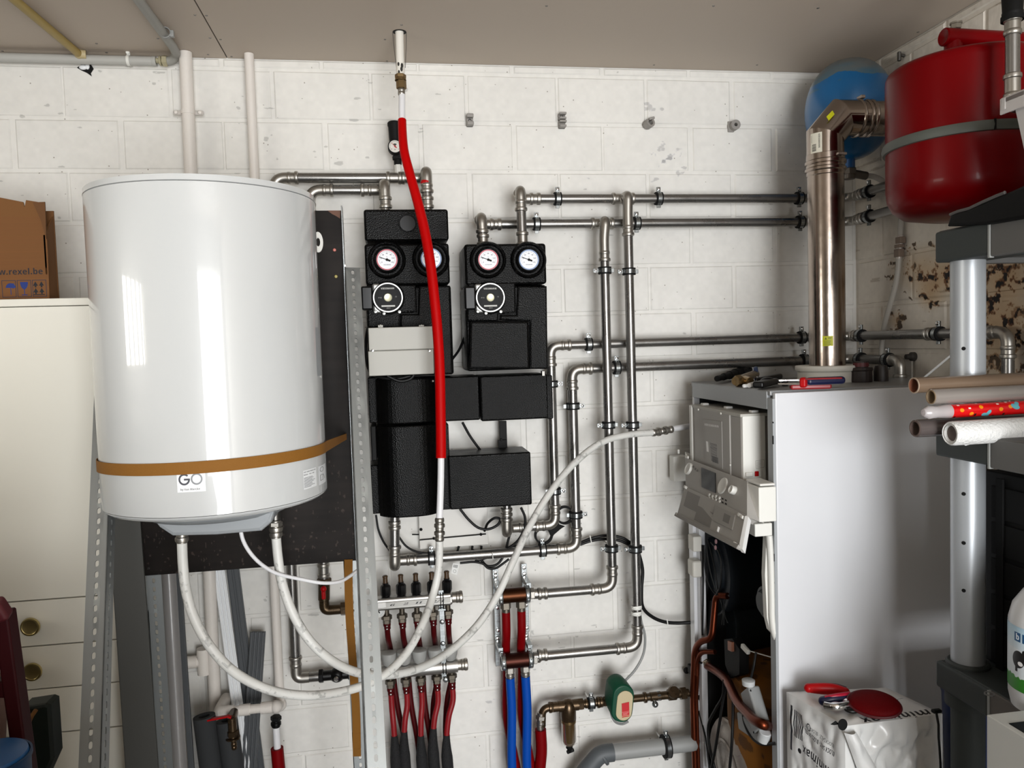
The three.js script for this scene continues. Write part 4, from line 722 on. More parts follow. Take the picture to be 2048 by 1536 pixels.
// ---- empty grey pipe clips
{
  const clip = (px, py, label, k) => {
    const c = P(px, py, 0.001), t = thing('pipe_clip', label, 'clip', c.clone().setZ(.0)), m = std('#8b8782', .5); c.z = 0;
    const tilt = [0, -.1, .2, 0][k];
    if (k === 0) part(t, 'saddle', [bx(c.x - .011, c.y - .018, 0, c.x + .011, c.y - .006, .03, .003), bx(c.x - .011, c.y + .006, 0, c.x + .011, c.y + .018, .03, .003), bx(c.x - .011, c.y - .018, 0, c.x + .011, c.y + .018, .012, .003)], m);
    if (k === 1) for (const dy of [.012, -.013]) part(t, dy > 0 ? 'upper_saddle' : 'lower_saddle', [bx(c.x - .01, c.y + dy - .011, 0, c.x + .012, c.y + dy - .004, .03, .002), bx(c.x - .01, c.y + dy + .004, 0, c.x + .013, c.y + dy + .011, .03, .002), bx(c.x - .01, c.y + dy - .011, 0, c.x + .012, c.y + dy + .011, .011, .002)], m);
    if (k === 2) { part(t, 'saddle', [lathe([[.009, 0], [.016, 0], [.016, .024], [.009, .024], [.009, 0]], c.clone().add(V(-.002, -.004, .004)), V(.3, .15, 1), 20, { a0: .6, a1: 5.4 }), bx(c.x - .011, c.y - .015, 0, c.x + .009, c.y + .007, .01, .003), obox(c.clone().add(V(.009, .012, .016)), V(1, .3, 0), V(-.3, 1, 0), fw, .02, .008, .022, .002)], m); }
    if (k === 3) part(t, 'saddle', [lathe([[.006, 0], [.0165, 0], [.0165, .022], [.006, .022], [.006, .004]], c.clone().add(V(.002, .002, .002)), fw, 20), bx(c.x - .018, c.y - .018, 0, c.x + .004, c.y + .018, .006, .002)], m);
    part(t, 'screw', bolt(c.clone().add(V(0, k === 1 ? .013 : 0, .011)), fw, .0055), M.darkSteel);
  };
  clip(939, 243, 'grey plastic pipe clip on the wall, the one nearest the red hose', 0);
  clip(1122, 243, 'double grey plastic pipe clip, two saddles one above the other', 1);
  clip(1294, 248, 'grey round pipe clip with its jaw tilted open, beside wall smudges', 2);
  clip(1465, 254, 'grey round pipe clip on the wall, the one nearest the blue vessel', 3);
}

// ---------------------------------------------------------------- black insulated pump stations and the header below them
const dialTex = (ring) => canvasTex(256, 256, (g, w) => {
  g.fillStyle = '#e4e6ea'; g.fillRect(0, 0, w, w); g.fillStyle = '#30323a'; g.font = 'bold 24px sans-serif'; g.textAlign = 'center'; g.textBaseline = 'middle';
  ['0', '20', '40', '60', '80', '100', '120'].forEach((s, i) => { const a = (210 - i * 40) * Math.PI / 180; g.fillText(s, 128 + 80 * Math.cos(a), 122 - 80 * Math.sin(a)); });
  g.strokeStyle = '#44464d'; g.lineWidth = 3; for (let i = 0; i < 49; i++) { const a = (210 - i * 5) * Math.PI / 180, r0 = i % 4 ? 104 : 98; g.beginPath(); g.moveTo(128 + 110 * Math.cos(a), 122 - 110 * Math.sin(a)); g.lineTo(128 + r0 * Math.cos(a), 122 - r0 * Math.sin(a)); g.stroke(); }
  g.font = 'bold 20px sans-serif'; g.fillText('°C', 128, 90); g.font = 'bold 17px sans-serif'; g.fillText('VIESSMANN', 128, 196);
});
const Tdial = dialTex();
const pumpTex = canvasTex(384, 384, (g, w) => {
  g.fillStyle = '#0b0b0c'; g.fillRect(0, 0, w, w); g.textAlign = 'center'; g.fillStyle = '#c9c9c4'; g.font = 'bold 34px sans-serif'; g.fillText('VIESSMANN', 192, 74, 190);
  g.fillStyle = '#2b2c2d'; for (let i = 0; i < 12; i++) g.fillRect(70, 100 + i * 16, 244, 3);
  g.fillStyle = '#b8b8b4'; g.fillRect(96, 300, 192, 24); g.font = '22px sans-serif'; g.fillText('CE', 306, 190); g.fillText('IP 42', 80, 200); g.fillText('230 V', 192, 350);
});
const redRing = std('#b63a4c', .4), blueRing = std('#6c86b0', .4);
function gaugeOn(t, px, py, zf, ring, Rb = 0.06) {
  const c = P(px, py, zf + 0.004), g = pgroup(t, 'thermometer');
  part(t, 'gauge_boss', lathe([[Rb, -0.02], [Rb, 0.001], [Rb * 0.93, 0.006], [Rb * 0.86, 0.004], [Rb * 0.8, -0.006], [Rb * .72, -.006], [Rb * 0.68, 0.008], [Rb * .64, .01], [Rb * 0.6, 0.009], [Rb * .58, 0.0]], c, fw, 48), M.foam);
  dialFace(g, c.clone().setZ(c.z + .006), Rb * 0.55, Tdial, std('#2a2c30', .4), Rb * 0.585, .015, 2.78, M.black, ring);
}
function pumpOn(t, px, py, zf, R = 0.05) {
  const c = P(px, py, zf), g = pgroup(t, 'pump');
  part(g, 'motor_housing', [lathe([[0, -.03], [R * 1.1, -.03], [R * 1.1, 0.005], [R * 1.0, .014]], c, fw, 48)], M.black);
  part(g, 'silver_rim', lathe([[R * 1.0, 0.012], [R * 1.0, 0.021], [R * 0.97, 0.0235], [R * 0.9, 0.0235], [R * 0.88, 0.0205]], c, fw, 48), std('#b9b9b6', .35, .7));
  const d = new THREE.CircleGeometry(R * 0.89, 48); d.translate(c.x, c.y, c.z + .0207); part(g, 'face_plate', d, phy('#ffffff', .5, 0, { map: pumpTex, specularIntensity: .3 }));
  part(g, 'hub_screw', [lathe([[0, 0.0015], [R * .1, .0015], [R * 0.24, 0.003], [R * 0.27, .002], [R * 0.27, 0]], c.clone().setZ(c.z + .0208), fw, 24)], std('#d8d6b8', .35, .5));
  part(g, 'terminal_box', [bx(c.x - R * 1.75, c.y - R * .78, c.z - .03, c.x - R * 0.98, c.y + R * .78, c.z + .024, .006)], M.blackGloss);
  part(g, 'flange', [bx(c.x - R * 1.0, c.y - R * 1.0, c.z - .01, c.x - R * .35, c.y + R * .96, c.z + .0095, .006), ...[[-.85, -.9], [.72, -.95], [-.3, -1.03]].map(([a, b]) => bolt(V(c.x + a * R, c.y + b * R, c.z + .009), fw, .0055))], std('#a5a5a2', .4, .7));
}
const ZFS = 0.215;
function station(label, dx, hasTop, specs) {
  const b = P(specs.base[0], specs.base[1], ZFS), t = thing('pump_station', label, 'pump station', V(b.x, b.y, .12));
  return t;
}
{
  // tall station
  const t = station('taller black insulated pump station with gauges behind the red hose', 0, true, { base: [820, 752] });
  part(t, 'top_cover', [bpx(728, 418, 897, 481, ZFS, .05, .008), bpx(768, 413, 772, 419, .16, .14, 0)], M.foam);
  part(t, 'round_button', lathe([[0, 0.004], [.0225, .004], [.0235, .003], [.0235, 0]], P(815, 447, ZFS), fw, 32), M.blackGloss);
  part(t, 'button_recess', lathe([[.0245, .0006], [.027, .0015], [.027, 0]], P(815, 447, ZFS), fw, 32), M.black);
  part(t, 'gauge_cover', bpx(730, 487, 899, 569, ZFS + .004, .05, .008), M.foam);
  gaugeOn(t, 774, 520, ZFS + .004, redRing, .0545); gaugeOn(t, 862, 518, ZFS + .004, blueRing, .0545);
  part(t, 'body_cover', [bpx(734, 572, 905, 752, ZFS - .012, .05, .008)], M.foam);
  part(t, 'right_cover', [polyPx([[801, 628], [836, 628], [838, 571], [900, 571], [905, 748], [799, 748]], ZFS - .002, .03, .005)], M.foam);
  part(t, 'step_cover', polyPx([[733, 569], [832, 569], [834, 624], [800, 626], [800, 656], [735, 656]], ZFS + .002, .03, .005), M.foam);
  pumpOn(t, 776, 596, ZFS + .014, .0435);
  // short station
  const s = station('shorter black insulated pump station with two round thermometers', 0, false, { base: [1010, 745] });
  part(s, 'gauge_cover', bpx(930, 487, 1093, 569, ZFS + .004, .05, .009), M.foam);
  gaugeOn(s, 976, 520, ZFS + .004, redRing, .0545); gaugeOn(s, 1057, 520, ZFS + .004, blueRing, .0545);
  part(s, 'body_cover', bpx(932, 571, 1095, 740, ZFS - .012, .05, .008), M.foam);
  part(s, 'right_cover', polyPx([[1001, 630], [1033, 630], [1036, 572], [1094, 572], [1096, 738], [1060, 738], [1060, 642], [1000, 640]], ZFS - .002, .03, .005), M.foam);
  part(s, 'step_cover', polyPx([[935, 566], [1031, 564], [1032, 626], [997, 628], [997, 642], [934, 642]], ZFS + .004, .03, .005), M.foam);
  part(s, 'lower_cover', [polyPx([[940, 642], [1058, 642], [1060, 738], [938, 738]], ZFS + .012, .04, .007)], M.foam);
  pumpOn(s, 979, 596, ZFS + .016, .0435);
  // grey control box screwed to the tall station
  const z = ZFS + .055, c = thing('control_box', 'pale grey rectangular control box fixed across the taller pump station', 'box', P(802, 750, z).setZ(ZFS));
  part(c, 'housing', bpx(738, 655, 867, 749, z - .012, ZFS, .004), M.greyBox);
  part(c, 'cover', [bpx(737, 654, 867.5, 699.5, z, z - .014, .0025), bpx(737, 700.5, 867.5, 750, z, z - .014, .0025)], M.greyBox);
  for (const px of [745, 859]) part(c, 'screw', bolt(P(px, 701, z), fw, .0042), M.chrome);
  for (const px of [761, 843]) part(c, 'lug', [bpx(px - 5, 650, px + 5, 656, z - .01, ZFS + .01, .001), bolt(P(px, 651, z - .01), fw, .003)], M.greyBox);
  // insulated header
  const h = thing('insulated_header', 'black foam insulated distribution header under both pump stations', 'header', P(830, 1030, .12));
  const zr = ZFS - .02, rl = (x0, y0, x1, y1, bulge, z, name) => { // cover with a rounded front
    const a = P(x0, (y0 + y1) / 2, z), b = P(x1, (y0 + y1) / 2, z), yt = P((x0 + x1) / 2, y0, z).y, yb = P((x0 + x1) / 2, y1, z).y, n = 16, sh = [];
    sh.push(V(a.x, .05, 0)); for (let i = 0; i <= n; i++) { const s = i / n, e = 1 - Math.pow(Math.abs(2 * s - 1), 3.2); sh.push(V(a.x + (b.x - a.x) * s, z - .012 + bulge * e, 0)); } sh.push(V(b.x, .05, 0));
    const shp = new THREE.Shape(sh.map((p) => new THREE.Vector2(p.x, -p.y)).reverse()); const g = new THREE.ExtrudeGeometry(shp, { depth: yt - yb - .008, bevelEnabled: true, bevelThickness: .004, bevelSize: .004, bevelOffset: -.004, bevelSegments: 2 });
    g.rotateX(-Math.PI / 2); // x, y(-z), depth(z->y)
    g.translate(0, yb + .004, 0); return part(h, name, g, M.foam);
  };
  rl(753, 757, 873, 846, .035, zr, 'upper_cover'); rl(756, 850, 878, 1031, .04, zr, 'lower_cover');
  part(h, 'left_flank', [bpx(737, 755, 757, 846, zr - .03, .05, .004), bpx(742, 930, 759, 1028, zr - .03, .05, .004)], M.foam);
  part(h, 'flank_clip', [bpx(742, 852, 753, 922, zr - .015, .08, .004)], M.black);
  part(h, 'right_flank', bpx(876, 848, 900, 1020, zr - .02, .05, .004), M.foam);
  part(h, 'bridge_cover', bpx(868, 753, 959, 842, zr - .004, .05, .005), M.foam);
  part(h, 'right_cover', [bpx(961, 750, 1096, 840, zr + .006, .05, .006)], M.foam);
  part(h, 'end_cover', bpx(1093, 750, 1106, 838, zr - .02, .06, .004), M.foam);
  part(h, 'return_cover', bpx(898, 908, 1063, 1015, zr, .055, .006), M.foam);
  part(h, 'bracket', [bpx(1000, 842, 1014, 902, .06, .05, .001), bpx(997, 880, 1014, 905, .07, .06, .001), bolt(P(1003, 880, .07), fw, .004)], M.black);
  part(h, 'hinge_pin', [cyl(P(863, 762, zr + .02), P(866, 762, zr + .035), .004), bpx(1084, 742, 1090, 752, zr + .01, zr - .01, .001)], M.darkSteel);
}
// ---- red-sleeved hose from the ceiling pipe
{
  const top = PY(799, 64, CEIL), zt = top.z, t = thing('white_pipe', 'short white pipe with chipped paint coming down through a ceiling hole', 'pipe', P(803, 185, zt + .01));
  part(t, 'tube', [sweep([V(top.x, CEIL + .02, zt), P(801, 150, zt + .004)], .0118, { radial: 20 })], std('#dcd8cf', .45));
  part(t, 'ceiling_hole', [lathe([[.0125, .0006], [.0195, .0006], [.0195, -.003]], V(top.x, CEIL, zt), dn, 24).scale(1, 1, 1)], M.black);
  part(t, 'chipped_patch', [...[[797, 128], [803, 138], [798, 144], [804, 131]].map(([x, y], i) => { const p = P(x, y, zt + .0155); return ball(p, .004 + .0012 * (i % 2), .7, 1.4, .3, 8); })], std('#26221c', .7));
  for (const s of [-1, 1]) part(t, 'hanger_wire', sweep(smooth([V(top.x + s * .019, CEIL, zt), V(top.x + s * .018, CEIL - .03, zt), V(top.x + s * .0125, CEIL - .1, zt)], 8), .0009, { radial: 6 }), M.darkSteel);
  part(t, 'compression_fitting', [hexnut(P(801, 149, zt + .004), P(801, 157, zt + .004), .016), lathe([[.0155, 0], [.0165, .004], [.0165, .006]], P(801, 157, zt + .004), dn, 20), hexnut(P(802, 157, zt + .004), P(803, 178, zt + .008), .0145)], M.brass);
  part(t, 'crimp', [cyl(P(803, 178, zt + .008), P(804, 193, zt + .01), .0085), bead(P(803, 181, zt + .008), up, .0085), bead(P(803, 187, zt + .009), up, .0085)], M.steelPress);
  const z0 = zt + .01, pts = [P(804, 190, z0), P(804, 235, z0 + .02), P(808, 300, .31), P(819, 345, .33), P(837, 410, .355), P(851, 470, .37), P(861, 530, .385), P(868, 590, .395), P(874, 650, .4), P(879, 730, .405), P(881, 820, .41), P(882, 912, .42), P(881, 980, .43), P(879, 1036, .44)];
  const path = smooth(pts, 120), cum = []; let idxA = path.findIndex((p) => p.y < P(804, 236, z0 + .02).y), idxB = path.findIndex((p) => p.y < P(882, 912, .42).y);
  const h = thing('red_hose', 'bright red sleeved hose hanging from the ceiling pipe across the tall pump station', 'hose', pts[pts.length - 1].clone());
  part(h, 'inner_hose', sweep(path, .0092, { radial: 16 }), M.hoseClean);
  part(h, 'red_sleeve', sweep(path.slice(idxA, idxB + 1), (s) => .0118 + .0022 * Math.min(1, s * 3), { radial: 20 }), M.redHose);
}
// ---- white hoses
const HZ = (x, y, z) => P(x, y, z);
function hoseFitting(t, a, b, r = .0105) { const u = b.clone().sub(a), L = u.length(); u.normalize(); part(t, 'crimp_fitting', [cyl(a, a.clone().addScaledVector(u, L * .38), r * 1.08), cyl(a.clone().addScaledVector(u, L * .35), a.clone().addScaledVector(u, L * .65), r * .85), cyl(a.clone().addScaledVector(u, L * .62), b, r * 1.08), bead(a.clone().addScaledVector(u, L * .33), u, r * 1.05, 1.3), bead(a.clone().addScaledVector(u, L * .66), u, r * 1.05, 1.3), bead(a.clone().addScaledVector(u, L * .48), u, r * .9, 1.2), bead(a.clone().addScaledVector(u, L * .1), u, r * 1.08, 1.1), bead(a.clone().addScaledVector(u, L * .9), u, r * 1.08, 1.1)], M.steelPress); }
{
  const { nipL, nipR } = heaterInfo, zA = nipL.z, zB = nipR.z;
  const A = thing('water_hose', 'speckled white hose hanging from the heater inlet and rising to the red sleeved hose', 'hose', P(580, 1385, zA));
  const pa = [P(364, 1085, zA), P(366, 1130, zA + .005), P(372, 1180, zA + .01), P(388, 1235, zA + .015), P(420, 1293, zA + .02), P(470, 1345, zA + .01), P(540, 1380, zA - .02), P(610, 1391, zA - .06), P(680, 1384, zA - .11), P(735, 1368, zA - .14), P(775, 1345, zA - .17), P(815, 1303, zA - .22), P(845, 1248, zA - .27), P(866, 1190, .46), P(877, 1140, .445), P(879, 1078, .44)];
  part(A, 'tube', sweep(smooth(pa, 140), .0103, { radial: 18 }), M.hose);
  part(A, 'collar', [cyl(nipL, P(364, 1086, zA), .0118), bead(P(364, 1078, zA), up, .0115)], M.steelPress);
  hoseFitting(A, P(879, 1036, .44), P(879, 1082, .44));
  const B = thing('water_hose', 'speckled white hose looping from the heater outlet across the wall to behind the boiler', 'hose', P(724, 1352, .7));
  const pb = [P(552, 1072, zB), P(556, 1115, zB + .004), P(564, 1165, zB + .008), P(585, 1225, zB + .012), P(620, 1282, zB + .012), P(665, 1322, zB), P(715, 1345, zB - .04), P(775, 1350, zB - .1), P(840, 1336, zB - .18), P(900, 1302, .45), P(955, 1250, .39), P(995, 1190, .35), P(1025, 1125, .32), P(1058, 1055, .28), P(1098, 988, .24), P(1150, 925, .2), P(1205, 884, .17), P(1255, 870, .145), P(1305, 865, .12)];
  part(B, 'tube', sweep(smooth(pb, 150), .0105, { radial: 18 }), M.hose);
  part(B, 'collar', [cyl(nipR, P(552, 1076, zB), .0125), hexnut(P(551, 1043, zB), P(551, 1052, zB), .0155), bead(P(552, 1058, zB), up, .012, 1.25), bead(P(552, 1068, zB), up, .012)], M.steelPress);
  hoseFitting(B, P(1303, 866, .12), P(1345, 858, .1));
  part(B, 'wall_end', sweep([P(1344, 858, .1), P(1362, 855, .085), P(1395, 850, .03)], .0095), M.hoseClean);
  const K = thing('power_cable', 'thin white cable from under the heater cover running behind the front slotted leg', 'cable', P(690, 1160, .6));
  part(K, 'cord', sweep(smooth([P(480, 1055, zA + .02), P(486, 1080, zA + .015), P(500, 1105, zA), P(522, 1128, zA - .02), P(552, 1146, zA - .05), P(600, 1158, zA - .09), P(648, 1166, zA - .12), P(680, 1163, zA - .14), P(700, 1152, zA - .17), P(716, 1140, zA - .2)], 60), .0042, { radial: 10 }), M.hoseClean);
}

// ---------------------------------------------------------------- floor-heating manifold
{
  const z = 0.13, ya = lvl(760, 1207, 900, 1195, z), yb = lvl(760, 1345, 915, 1330, z);
  const X = (px, py = 1200) => P(px, py, z).x, bar = std('#b3b1ad', .34, .9), ports = [772, 803, 833, 865, 895];
  const t = thing('heating_manifold', 'five-way steel heating manifold of two bars with black flow meters on the wall', 'manifold', V(X(830), yb - .05, .06));
  const hbar = (y, x0, x1, h) => [bx(x0, y - h, z - .02, x1, y + h, z + .02, .009, 3), bx(x0 + .002, y - h * .45, z + .019, x1 - .002, y + h * .45, z + .0225, .0015)];
  part(t, 'supply_bar', hbar(ya, X(748), X(905), .0195), bar);
  part(t, 'return_bar', [sweep([V(X(748, 1340), yb, z), V(X(915, 1330), yb, z)], .022, { radial: 24 })], bar);
  const endc = (x, y) => [cyl(V(x - .004, y, z), V(x + .03, y, z), .0165), bead(V(x + .026, y, z), rt, .0165, 1.15), bead(V(x + .016, y, z), rt, .0165, 1.06)];
  part(t, 'end_coupling', endc(X(905), ya), std('#a8a39b', .36, .9)); part(t, 'end_coupling', endc(X(915, 1330), yb), std('#a8a39b', .36, .9));
  const handTex = canvasTex(256, 64, (g, w, h) => { g.fillStyle = '#a9a7a2'; g.fillRect(0, 0, w, h); g.fillStyle = '#17171a'; g.font = 'bold italic 40px serif'; g.fillText('2/1', 176, 46); g.font = 'bold italic 36px serif'; g.fillText('6', 12, 46); g.fillText('2', 66, 44); g.fillText('II', 112, 44); });
  part(t, 'handwritten_mark', decal(V(X(772), ya + .008, z + .0226), V(X(900), ya + .008, z + .0226), V(X(900), ya - .008, z + .0226), V(X(772), ya - .008, z + .0226), fw), std('#ffffff', .4, .3, { map: handTex }));
  ports.forEach((px, i) => {
    const x = X(px), xb = X(px + 8, 1340), f = V(x, ya + .017, z);
    const m = part(t, 'flow_meter', [lathe([[.008, 0], [.013, .003], [.0155, .01], [.0155, .034], [.0135, .038], [.009, .04], [.009, .046]], f, up, 8, { flat: true })], M.blackGloss);
    part(m, 'sight_glass', [lathe([[0, .04], [.0078, .04], [.0075, .062], [.0085, .063], [.0085, .067], [.006, .069], [0, .069]], f, up, 16)], std('#43301d', .3));
    const q = V(x, ya - .018, z); part(t, 'outlet_nut', [cyl(q, q.clone().add(V(0, -.024, 0)), .0085), hexnut(q.clone().add(V(0, -.02, 0)), q.clone().add(V(0, -.034, 0)), .0165), hexnut(q.clone().add(V(0, -.034, 0)), q.clone().add(V(0, -.046, 0)), .0125)], std('#5d564c', .4, .8));
    part(t, 'thermostat_cap', [lathe([[.011, 0], [.017, .004], [.0215, .018], [.024, .036], [.0235, .041], [.02, .043], [0, .043]], V(xb - .002, yb + .021, z + .006), up, 14)], std('#8f8f8c', .5));
    const q2 = V(xb, yb - .02, z); part(t, 'return_nut', [cyl(q2, q2.clone().add(V(0, -.012, 0)), .0085), hexnut(q2.clone().add(V(0, -.006, 0)), q2.clone().add(V(0, -.02, 0)), .0165), hexnut(q2.clone().add(V(0, -.02, 0)), q2.clone().add(V(0, -.031, 0)), .0125)], std('#5d564c', .4, .8));
    const names = ['first (next to the slotted leg)', 'second', 'middle', 'fourth', 'last (beside the bracket)'], w5 = ['nearest the slotted leg', 'second from the slotted leg', 'in the middle', 'fourth from the slotted leg', 'farthest from the slotted leg'];
    // supply tube from the upper bar, running behind the lower one
    const a = q.clone().add(V(0, -.044, 0)), s = thing('heating_tube', 'dark red tube under the upper manifold bar, ' + w5[i], 'tube', V(x, 0.35, .09), 'red heating tubes of the manifold');
    const ex = X(790 + i * 26 + (i < 3 ? 20 : 0), 1500), pts = [a, a.clone().add(V(.001, -.05, -.012)), V(x + .006, yb + .05, .075), V(x + .012, yb - .04, .07), V(x + (ex - x) * .55, P(800, 1430, z).y, .075), V(ex, P(800, 1500, z).y, .08), V(ex + .01, 0.2, .08), V(ex + .01, .01, .08)];
    part(s, 'tube', sweep(smooth(pts, 50), .0088, { radial: 14 }), M.redPex);
    part(s, 'crimp_sleeve', [cyl(a.clone().add(V(0, .004, 0)), a.clone().add(V(.001, -.022, -.003)), .0102), bead(a.clone().add(V(0, -.006, -.001)), up, .01, 1.15)], M.redPex);
    part(s, 'rivet', [ball(a.clone().add(V(0, -.008, .0105)), .0032), ball(a.clone().add(V(0, -.017, .0095)), .0032)], M.chrome);
    // return tube from the lower bar
    const b = q2.clone().add(V(0, -.03, 0)), r = thing('heating_tube', 'red tube under the lower manifold bar, ' + w5[i], 'tube', V(xb, .35, .12), 'red heating tubes of the manifold');
    const fx = X([790, 808, 842, 866, 893][i], 1490);
    const pb = [b, b.clone().add(V(.001, -.06, 0)), V(xb + (fx - xb) * .6, P(830, 1440, z).y, z + .004), V(fx, P(830, 1490, z).y, z + .004), V(fx + .004, .2, z), V(fx + .004, .01, z)];
    const path = smooth(pb, 60), cut = path.findIndex((p) => p.y < P(830, 1462 + [8, 0, 12, 4, 18][i] - 8, z).y);
    part(r, 'tube', sweep(path.slice(0, cut + 2), .0092, { radial: 14 }), M.redDark2);
    part(r, 'insulation', sweep(path.slice(cut), (s2) => .0098 + .0085 * Math.min(1, s2 * 5), { radial: 14 }), std('#0f0f11', .8, 0, { bumpMap: rep(TfineBump, 30), bumpScale: .002 }));
    part(r, 'crimp_sleeve', [cyl(b.clone().add(V(0, .003, 0)), b.clone().add(V(.001, -.024, 0)), .0104), bead(b.clone().add(V(0, -.007, 0)), up, .0103, 1.12)], M.redPex);
    part(r, 'rivet', [ball(b.clone().add(V(0, -.007, .0105)), .0036), ball(b.clone().add(V(0, -.018, .0105)), .0036)], M.chrome);
  });
  const c = V(X(757, 1218), P(757, 1220, z).y, z + .012), g = pgroup(t, 'thermometer');
  dialFace(g, c, .0185, canvasTex(128, 128, (q) => { q.fillStyle = '#c9cbc9'; q.fillRect(0, 0, 128, 128); q.strokeStyle = '#555'; q.lineWidth = 3; for (let i = 0; i < 20; i++) { const a = i * .27 + 2.3; q.beginPath(); q.moveTo(64 + 54 * Math.cos(a), 64 + 54 * Math.sin(a)); q.lineTo(64 + 44 * Math.cos(a), 64 + 44 * Math.sin(a)); q.stroke(); } }), M.steelPress, .0205, .016, 2.2, M.black);
  const bxm = X(884, 1250); // bracket in front
  part(t, 'bracket', [bx(bxm - .008, yb - .03, z + .012, bxm + .008, ya + .03, z + .016, .001), bx(bxm - .012, ya - .03, z + .021, bxm + .012, ya - .024, z + .03, .001), ...[1240, 1283].map((py) => bolt(V(bxm, P(884, py, z).y, z + .016), fw, .0075)), bolt(V(bxm + .004, yb - .034, z + .02), fw, .0085)], M.zinc);
  part(t, 'bracket_band', [tubeRing(V(bxm - .004, yb, z), V(bxm - .001, yb, z), .0222, .0245), tubeRing(V(bxm + .005, yb, z), V(bxm + .008, yb, z), .0222, .0245), bx(bxm - .004, ya - .023, z - .01, bxm - .001, ya + .023, z + .024, .0008), bx(bxm + .004, ya - .023, z - .01, bxm + .007, ya + .023, z + .024, .0008)], M.black);
  part(t, 'flow_tag', decal(P(906, 1126, .09), P(919, 1128, .088), P(914, 1150, .086), P(902, 1146, .09), V(0, 0, 1), .0015), std('#ffffff', .6, 0, { map: canvasTex(64, 96, (q) => { q.fillStyle = '#d9d9d6'; q.fillRect(0, 0, 64, 96); q.fillStyle = '#444'; for (let i = 0; i < 4; i++) q.fillRect(10 + i * 11, 10, 6, 26); q.strokeStyle = '#777'; q.lineWidth = 3; q.beginPath(); q.arc(32, 68, 14, 0, 7); q.stroke(); }) }), 'white paper tag');
}
// ---------------------------------------------------------------- copper two-way manifold
{
  const z = ZV, y0 = lvl(1000, 1192, 1055, 1188, z), y1 = lvl(1005, 1324, 1060, 1317, z), t = thing('copper_manifold', 'brown copper two-way manifold with silver brackets beside the five-way one', 'manifold', P(1030, 1345, .05));
  const bar = (y, xa, xb, mat, R = .0235) => { part(t, 'bar', [sweep([V(xa, y, z), V(xb, y, z)], R, { radial: 28 })], mat); for (const x of [xa - .001, xb - .004]) part(t, 'end_ring', [lathe([[.017, 0], [R * 1.18, 0], [R * 1.22, .002], [R * 1.22, .012], [R * 1.18, .014], [.017, .014]], V(x - .006, y, z), rt, 28), ...[.009, -.009].map((d) => lathe([[0, 0], [.003, 0], [.003, .001], [0, .001]], V(x + .001, y + d, z + R * 1.2), fw, 10))], M.zinc); part(t, 'end_nut', [hexnut(V(xb + .006, y, z), V(xb + .02, y, z), .0185), cyl(V(xb + .018, y, z), V(xb + .03, y, z), .0145)], M.steelPress); };
  const xa0 = P(1000, 1190, z).x, xb0 = P(1056, 1188, z).x, xa1 = P(1006, 1322, z).x, xb1 = P(1062, 1318, z).x;
  bar(y0, xa0, xb0, std('#3d2110', .36, .9)); bar(y1, xa1, xb1, std('#35170f', .4, .85));
  for (const [x, yb, xo] of [[P(992, 1150, .05).x, 1152, 6], [P(1050, 1145, .05).x, 1147, 6]]) {
    const yt = P(992, yb - 12, .05).y, ybot = y1 - .05;
    part(t, 'bracket', [bx(x - .009, ybot, .03, x + .009, yt, .034, .001), bx(x - .009, y0 - .15, .03, x + .009, y0 - .045, .05, .001), bx(x - .008, y0 + .018, .03, x + .008, y0 + .034, z, .001), bx(x - .008, y1 + .026, .03, x + .008, y1 + .04, z - .01, .001)], M.zinc);
    part(t, 'bracket_bolt', [[yt - .012, .034], [y0 - .06, .05], [y0 - .135, .05], [y0 + .04, .034], [y1 + .045, .036]].map(([y, zz]) => bolt(V(x, y, zz), fw, .0068)), M.chrome);
  }
  const cols = [[1013, 1018, 1024], [1044, 1049, 1054]];
  cols.forEach(([pa, pb, pc], i) => {
    const x = P(pa, 1260, z).x, xb = P(pb + 2, 1350, z).x, lab = i ? 'farther from the five-way manifold' : 'nearer the five-way manifold';
    part(t, 'union_nut', [hexnut(V(x, y0 - .02, z), V(x, y0 - .042, z), .017), cyl(V(x, y0 - .04, z), V(x, y0 - .054, z), .0138)], std('#6b655c', .4, .85));
    part(t, 'union_nut', [hexnut(V(xb, y1 - .02, z), V(xb, y1 - .038, z), .0155), cyl(V(xb, y1 - .036, z), V(xb, y1 - .056, z), .0125), bead(V(xb, y1 - .046, z), up, .012)], M.steelPress);
    const a = V(x, y0 - .05, z), s = thing('sleeved_tube', 'red sleeved tube on the upper copper bar, the one ' + lab, 'tube', V(x, .3, .08), 'red and blue sleeved tubes');
    part(s, 'sleeve', sweep(smooth([a, V(x, y0 - .12, z - .006), V(x + .001, y1 + .03, z - .036), V(x + .003, y1 - .05, z - .045), V(xb - .008, P(1020, 1450, z).y, z - .05), V(xb + .012, P(1020, 1530, z).y, z - .05), V(xb + .02, .2, z - .05), V(xb + .02, .01, z - .05)], 50), .0138, { radial: 18 }), M.redDark);
    const b = V(xb, y1 - .055, z), e = P(pc, 1536, z), q = thing('sleeved_tube', 'blue sleeved tube on the lower copper bar, the one ' + lab, 'tube', V(xb, .3, z), 'red and blue sleeved tubes');
    part(q, 'sleeve', sweep(smooth([b, V(xb + .002, P(1020, 1420, z).y, z), V(e.x, e.y, z), V(e.x + .01, .1, z), V(e.x + .01, .01, z)], 40), .0145, { radial: 20 }), M.bluePex);
  });
}
